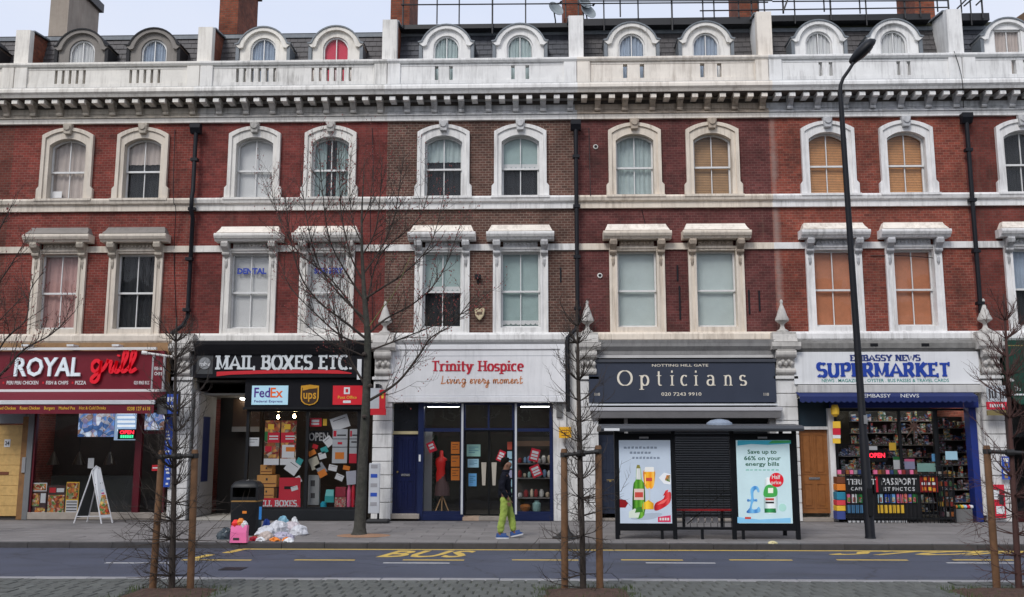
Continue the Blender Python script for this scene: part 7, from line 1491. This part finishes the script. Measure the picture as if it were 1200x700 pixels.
LIMBS = [([(430, 398), (405, 378), (372, 352), (350, 318), (338, 265), (334, 225)], -.7, .03), ([(429, 375), (398, 345), (374, 312), (360, 260), (352, 200)], .5, .028), ([(427, 352), (406, 320), (386, 280), (378, 225), (374, 175)], -.4, .026), ([(426, 330), (411, 300), (400, 250), (398, 205), (396, 172)], .3, .022),
 ([(431, 405), (400, 394), (368, 366), (340, 336), (326, 300)], .8, .026), ([(430, 455), (414, 428), (399, 396), (391, 362), (388, 330)], -.5, .03), ([(431, 392), (452, 374), (490, 352), (518, 320), (540, 262)], .6, .026), ([(428, 350), (450, 336), (476, 318), (505, 285), (520, 230)], -.6, .026), ([(425, 322), (446, 292), (462, 255), (470, 205), (474, 178)], .4, .022), ([(424, 300), (440, 270), (446, 222), (448, 186)], -.3, .018),
 ([(432, 470), (466, 448), (492, 415), (505, 396), (530, 380), (552, 352)], -.9, .032), ([(431, 412), (468, 398), (508, 382), (548, 364), (575, 340)], .3, .022), ([(424, 285), (412, 255), (410, 215), (411, 180)], .5, .016), ([(424, 262), (434, 235), (437, 195)], -.2, .014), ([(429, 365), (445, 300), (492, 255), (504, 205)], .9, .02), ([(429, 382), (390, 330), (345, 290), (322, 240), (318, 205)], 1.0, .022), ([(431, 420), (405, 408), (380, 398), (352, 374)], -.9, .022)]
for k, (pth, dy, r0) in enumerate(LIMBS): limb(big, tp(pth, dy), r0 * 1.15, .007, rg, .15, .95, .011, 2, BARK, bud)
limb(big, tp([(431, 385), (446, 364), (462, 343), (482, 298)], -.4), .016, .005, rg, .35, .5, .006, 0, pm('bark_lichen', (.16, .17, .06), .8, .3, 9), None)
M().add(bud.v, bud.f).build('buds', BUD, big, kind='stuff')
# a second bare tree standing just outside the left edge
lx_, ly_ = G(-62, 628); lt = thing('street_tree', (lx_, ly_, 0), 'bare street tree off the left edge whose dark twigs cross the grill sign', 'tree'); rg = random.Random(31); bud = M()
M().tube(smooth_path([(lx_, ly_, -.02), (lx_, ly_, .3), (lx_ + .05, ly_, 2), (lx_ + .02, ly_, 4), (lx_ - .02, ly_, 6), (lx_, ly_, 8)], 4), [.24] + [.17 - .0068 * k for k in range(20)], 12).build('trunk', BARKG, lt, smooth=True)
def tl_(pts, dy): return [Vector((W(a, b, ly_ + dy * k / 5)[0], ly_ + dy * k / 5, W(a, b, ly_ + dy * k / 5)[1])) for k, (a, b) in enumerate(pts)]
for pth, dy, r0 in (([(-62, 500), (-30, 462), (0, 440), (28, 410), (60, 392), (88, 365)], -.5, .04), ([(-62, 430), (-38, 392), (-15, 350), (8, 318), (30, 282)], .5, .03), ([(-62, 400), (-40, 350), (-20, 300), (0, 268), (14, 240)], -.4, .028), ([(-30, 462), (5, 400), (30, 375), (36, 340), (52, 318)], .2, .018), ([(-62, 380), (-45, 320), (-30, 262), (-8, 225)], .6, .025), ([(-61, 420), (-95, 370), (-118, 310)], .3, .03), ([(-61, 350), (-80, 300), (-85, 230)], -.3, .025), ([(-62, 470), (-30, 410), (0, 375), (25, 350)], 1.0, .02)):
    limb(lt, tl_(pth, dy), r0 * 1.35, .008, rg, .15, .8, .011, 2, BARK, bud)
bud.build('buds', BUD, lt, kind='stuff')
# three staked young trees on the median
def young(px_, top, label, seed, heavy, lean, reach, spread_x=.45):
    x, y = G(px_, 693); t = thing('young_tree', (x, y, 0), label, 'tree', 'staked young trees'); rg = random.Random(seed)
    ztop = WZ(top[1], y, top[0]); xt = WX(top[0], top[1], y)
    P_ = [(x, y, -.03), (x, y, .05), (x + (xt - x) * .2, y, ztop * .25), (x + (xt - x) * .45, y, ztop * .5), (x + (xt - x) * .8, y, ztop * .78), (xt, y, ztop)]
    s_ = smooth_path(P_, 4); n = len(s_); M().tube(s_, [.075 if k < 2 else .05 * (1 - k / n) ** .8 + .006 for k in range(n)], 10).build('trunk', BARK if heavy < 2 else TWIG, t, smooth=True)
    for k in range(reach):
        f = rg.uniform(.22, .95); b = Vector(s_[int(f * (n - 1))]); a = rg.uniform(0, 6.28); l = rg.uniform(.3, .75) * (1.15 - f * .6) * (1.2 if heavy else 1)
        d = Vector((math.cos(a), math.sin(a), rg.uniform(.2, .8) if f > .5 else rg.uniform(-.3, .5))).normalized(); m = M(); twig(m, b, d, l, .0095, rg, 2, None, .5 if f > .5 else .12); m.build('branch', TWIG if heavy == 2 else BARK, t)
    return t, x, y
def stake(px_, top, lean, y, label):
    xb = WX(px_, 694, y); xt, zt = W(top[0], top[1], y - .0); s = thing('tree_stake', (xb, y, 0), label, 'stake', 'tree stakes')
    M().tube([(xb, y, -.1), ((xb + xt) / 2, y, zt / 2), (xt, y, zt - .03), (xt, y, zt)], [.052, .05, .048, .038], 10).build('post', WOODPOST, s, smooth=True); M().tube([(xt, y, zt - .12), (xt, y, zt - .055)], .056, 10).build('band', pm('rubber_black', (0,) * 3), s); return xt, zt
def tie(xa, za, xb, zb, xm, y, label):
    t = thing('tree_tie', (xm, y, min(za, zb)), label, 'tree tie', 'tree ties'); RB_ = pm('rubber_black', (0,) * 3)
    M().tube([(xa, y - .055, za), (xm, y - .06, (za + zb) / 2), (xb, y - .055, zb)], .028, 8).build('strap', RB_, t); M().tube([(xm - .06, y - .06, (za + zb) / 2), (xm + .06, y - .06, (za + zb) / 2)], .045, 8).build('spacer', RB_, t)
for px_, top, nm, seed, hv, rch, (sl, st1), (sr, st2) in ((201, (207, 372), 'left', 5, 1, 135, (178.5, (190, 528)), (223, (228.5, 527))), (683.5, (676, 352), 'middle', 6, 0, 105, (662, (661, 526)), (703, (701, 522))), (1194.5, (1176, 345), 'right', 8, 2, 125, (1168.5, (1156, 522)), (1222, (1205, 524)))):
    t, x, y = young(px_, top, 'bare young tree held between two stakes at the %s of the median' % nm, seed, hv, 0, rch)
    a = stake(sl, st1, 0, y, 'timber stake on the left side of the %s young tree' % nm); b = stake(sr, st2, 0, y, 'timber stake on the right side of the %s young tree' % nm)
    tie(a[0], a[1] - .09, b[0], b[1] - .09, (a[0] + b[0]) / 2, y, 'black rubber strap tying the %s young tree to its stakes' % nm)

# ------------------------------------------------------------------ the walker
wx_, wy_ = G(592, 631)
person = thing('person', (wx_, wy_, 0), 'man in black jacket and lime green trousers walking past the charity shop', 'person')
SKIN = pm('skin_brown', (.19, .09, .055), .5, .08, 8); JACK = pm('jacket_black', (.009, .01, .017), .8, .2, 6, .3, 30, spec=.12); TROU = pm('trousers_lime', (.3, .4, .075), .85, .2, 7, .4, 25); HAIR = pm('hair_black', (.008, .007, .006), .8, .2, 30, .6, 60, spec=.1); SHOE = pm('shoe_blue', srgb(30, 70, 130), .6, .15, 12); SOLE = pm('sole_white', (.6, .6, .6), .6)
PH = 1.74
def skinned(name, verts, edges, radii, mat, root=0, sub=2):
    me = bpy.data.meshes.new(name); me.from_pydata([Vector(v) for v in verts], edges, []); me.materials.append(mat)
    ob = put(name, me, None, person, (wx_, wy_, 0)); md = ob.modifiers.new('skin', 'SKIN'); md.use_smooth_shade = True
    sv = me.skin_vertices[0].data
    for k, r_ in enumerate(radii): sv[k].radius = r_ if hasattr(r_, '__len__') else (r_, r_)
    for k in range(len(radii)): sv[k].use_root = (k == root)
    s2 = ob.modifiers.new('sub', 'SUBSURF'); s2.levels = sub; s2.render_levels = sub
    if name in ('trousers', 'jacket'):
        s2.levels = s2.render_levels = 4; tx_ = bpy.data.textures.get('folds') or bpy.data.textures.new('folds', 'CLOUDS'); tx_.noise_scale = .09; dm = ob.modifiers.new('folds', 'DISPLACE'); dm.texture = tx_; dm.strength = .035; dm.mid_level = .5
    return ob
# local frame: +X is the walking direction (to the right), +Y away from the camera
# body: pelvis, spine, neck, head with nose, arms with hands, legs, feet in one surface
V = [(0, 0, .94), (-.01, 0, 1.12), (0, 0, 1.32), (.0, 0, 1.44), (.03, 0, 1.55), (.045, 0, 1.625), (.045, 0, 1.7), (.15, 0, 1.62),
     (0, -.19, 1.4), (-.06, -.22, 1.13), (.06, -.2, .92), (.09, -.19, .83), (0, .19, 1.4), (-.07, .22, 1.13), (.02, .21, .92), (.05, .2, .83),
     (0, -.09, .88), (-.05, -.1, .5), (-.13, -.1, .1), (-.02, -.1, .035), (0, .09, .88), (.13, .09, .5), (.2, .09, .11), (.32, .09, .07)]
Ed = [(0, 1), (1, 2), (2, 3), (3, 4), (4, 5), (5, 6), (5, 7), (2, 8), (8, 9), (9, 10), (10, 11), (2, 12), (12, 13), (13, 14), (14, 15), (0, 16), (16, 17), (17, 18), (18, 19), (0, 20), (20, 21), (21, 22), (22, 23)]
Rd = [(.13, .1), (.12, .095), (.14, .1), .058, .072, .1, .075, .02, .055, .04, .028, .034, .055, .04, .028, .034, .085, .055, .038, .03, .085, .055, .038, .03]
skinned('body', V, Ed, Rd, SKIN)
def finger(o, l, d): return [Vector(o), Vector(o) + Vector(d) * l * .5, Vector(o) + Vector(d) * l * .8 + Vector((.008, 0, -.012)), Vector(o) + Vector(d) * l + Vector((.004, .0, -.022))]
for s in (-1, 1):
    hx_, hz_ = (.09, .82) if s < 0 else (.05, .82)
    for k, l in enumerate((.065, .075, .08, .068)):
        f = finger((hx_ - .03 + k * .02, s * .195, hz_ - .02), l, (.1, 0, -1)); skinned('finger', f, [(0, 1), (1, 2), (2, 3)], [.0095, .009, .008, .007], SKIN, 0, 1)
    f = finger((hx_ + .03, s * .185, hz_ + .02), .06, (.7, 0, -.6)); skinned('thumb', f, [(0, 1), (1, 2), (2, 3)], [.011, .011, .009, .008], SKIN, 0, 1)
skinned('jacket', [(0, 0, .86), (-.01, 0, 1.0), (-.01, 0, 1.15), (-.01, 0, 1.33), (.01, 0, 1.46), (-.01, -.2, 1.405), (-.08, -.24, 1.13), (.045, -.21, .9), (-.01, .2, 1.405), (-.09, .24, 1.13), (.005, .22, .9)], [(0, 1), (1, 2), (2, 3), (3, 4), (3, 5), (5, 6), (6, 7), (3, 8), (8, 9), (9, 10)],
        [(.17, .145), (.165, .14), (.155, .13), (.17, .135), .075, .085, .068, .055, .085, .068, .055], JACK, 2)
M().lathe([(.085, 0), (.095, .05), (.09, .075)], wx_ + .01, wy_, 1.44, 12).build('collar', JACK, person, smooth=True)
skinned('trousers', [(0, 0, .93), (0, -.095, .85), (-.04, -.1, .5), (-.12, -.1, .12), (0, .095, .85), (.13, .095, .5), (.19, .095, .13)], [(0, 1), (1, 2), (2, 3), (0, 4), (4, 5), (5, 6)], [(.12, .12), (.108, .11), .088, .076, (.108, .11), .088, .074], TROU, 0)
for (x, y, z, a) in ((-.12, -.1, 0, 0), (.2, .095, .03, .22)):
    def foot(z0, k, lx0, lx1): return [(wx_ + x + (u * math.cos(a)) - (z0) * math.sin(a), wy_ + y + v * k, z + z0 * math.cos(a) + u * math.sin(a)) for u, v in ((lx0, .0), (lx0 + .02, -.036), (.06, -.045), (.15, -.048), (lx1 - .01, -.03), (lx1, 0), (lx1 - .01, .03), (.15, .048), (.06, .045), (lx0 + .02, .036))]
    M().loft([foot(0, 1, -.085, .215), foot(.028, 1, -.09, .22)]).build('sole', SOLE, person); M().loft([foot(.0285, .95, -.085, .212), foot(.06, .95, -.08, .19), foot(.085, .75, -.075, .11), foot(.12, .6, -.07, .05)]).build('shoe', SHOE, person, smooth=True)
hd = Vector((wx_ + .04, wy_, 1.65))
M().loft([[(hd.x - .03 + .1 * k_ * math.cos(q * math.pi / 8) - sh, hd.y + .088 * k_ * math.sin(q * math.pi / 8), hd.z + z) for q in range(16)] for k_, z, sh in ((.5, -.07, .065), (.72, -.03, .05), (.92, .03, .03), (1.0, .08, .012), (.8, .125, .008), (.25, .145, .005))]).build('hair', HAIR, person, smooth=True)
for s in (-1, 1):
    M().lathe([(.005, -.03), (.018, -.01), (.02, .012), (.005, .03)], hd.x - .005, hd.y + s * .088, hd.z - .03, 8, .8, .5).build('ear', SKIN, person, smooth=True)
    M().lathe([(.002, -.008), (.009, 0), (.002, .008)], hd.x + .088, hd.y + s * .033, hd.z - .015, 8).build('eye', HAIR, person)
M().box(hd.x + .085, hd.x + .1, hd.y - .022, hd.y + .022, hd.z - .078, hd.z - .07).build('mouth', pm('lip', (.13, .05, .04), .5), person)

# ------------------------------------------------------------------ houses across the street, behind the viewer: they show in the shop glass
OB = [brickmat('opposite_brick_%d' % k, c1, c2, (.2, .15, .12), .4) for k, (c1, c2) in enumerate((((.2, .06, .04), (.14, .045, .03)), ((.24, .17, .11), (.18, .13, .09))))] + [pm('opposite_render', (.4, .38, .35), .8, .15)]
ogl = pm('opposite_window', (.02, .023, .028), .15, .1); wframe = M().ring([(-.6, 0), (.6, 0), (.6, 1.9), (-.6, 1.9)], [(-.5, .1), (.5, .1), (.5, 1.8), (-.5, 1.8)], 0, .12, .12, True).mesh('frame'); wframe.materials.append(PAINTED)
wpane = M().box(-.5, .5, -.1, -.05, .1, 1.8).mesh('pane'); wpane.materials.append(ogl)
ORD = ('first', 'second', 'third', 'fourth', 'fifth', 'sixth', 'seventh', 'eighth', 'ninth', 'tenth', 'eleventh', 'twelfth')
for k in range(12):
    x0_ = -48 + k * 8; hh = (12.5, 14, 12.2, 15, 13, 12.8, 14.2)[k % 7]; Yo = -47
    o = thing('opposite_house', (x0_ + 4, Yo, 0), '%s house from the left across the street behind the viewer' % ORD[k], 'house', 'houses across the street')
    bx('wall', OB[(k * 2) % 3], o, x0_, x0_ + 7.98, Yo - 8, Yo, 3.6, hh); bx('cornice', TRIM[k % 6], o, x0_, x0_ + 7.98, Yo, Yo + .4, hh - .5, hh); bx('shopfront', pm('opposite_shop', (.02, .02, .022), .4), o, x0_, x0_ + 7.98, Yo - 8, Yo - .1, -.02, 3.0)
    bx('fascia', (NAVY, MAROON, TRIM[3], BLACK)[k % 4], o, x0_, x0_ + 7.98, Yo - .1, Yo + .3, 3.0, 3.6); bx('roof', SLATE, o, x0_, x0_ + 7.98, Yo - 8, Yo - .6, hh, hh + 1.2)
    for r_ in range(3):
        for c_ in range(3):
            q = (x0_ + 1.5 + c_ * 2.5, Yo + .13, 4.3 + r_ * 2.8); f_ = put('window', wpane, None, o, q); g_ = put('frame', wframe, None, f_, (q[0], Yo + .01, q[2])); g_.rotation_euler = (0, 0, 0)
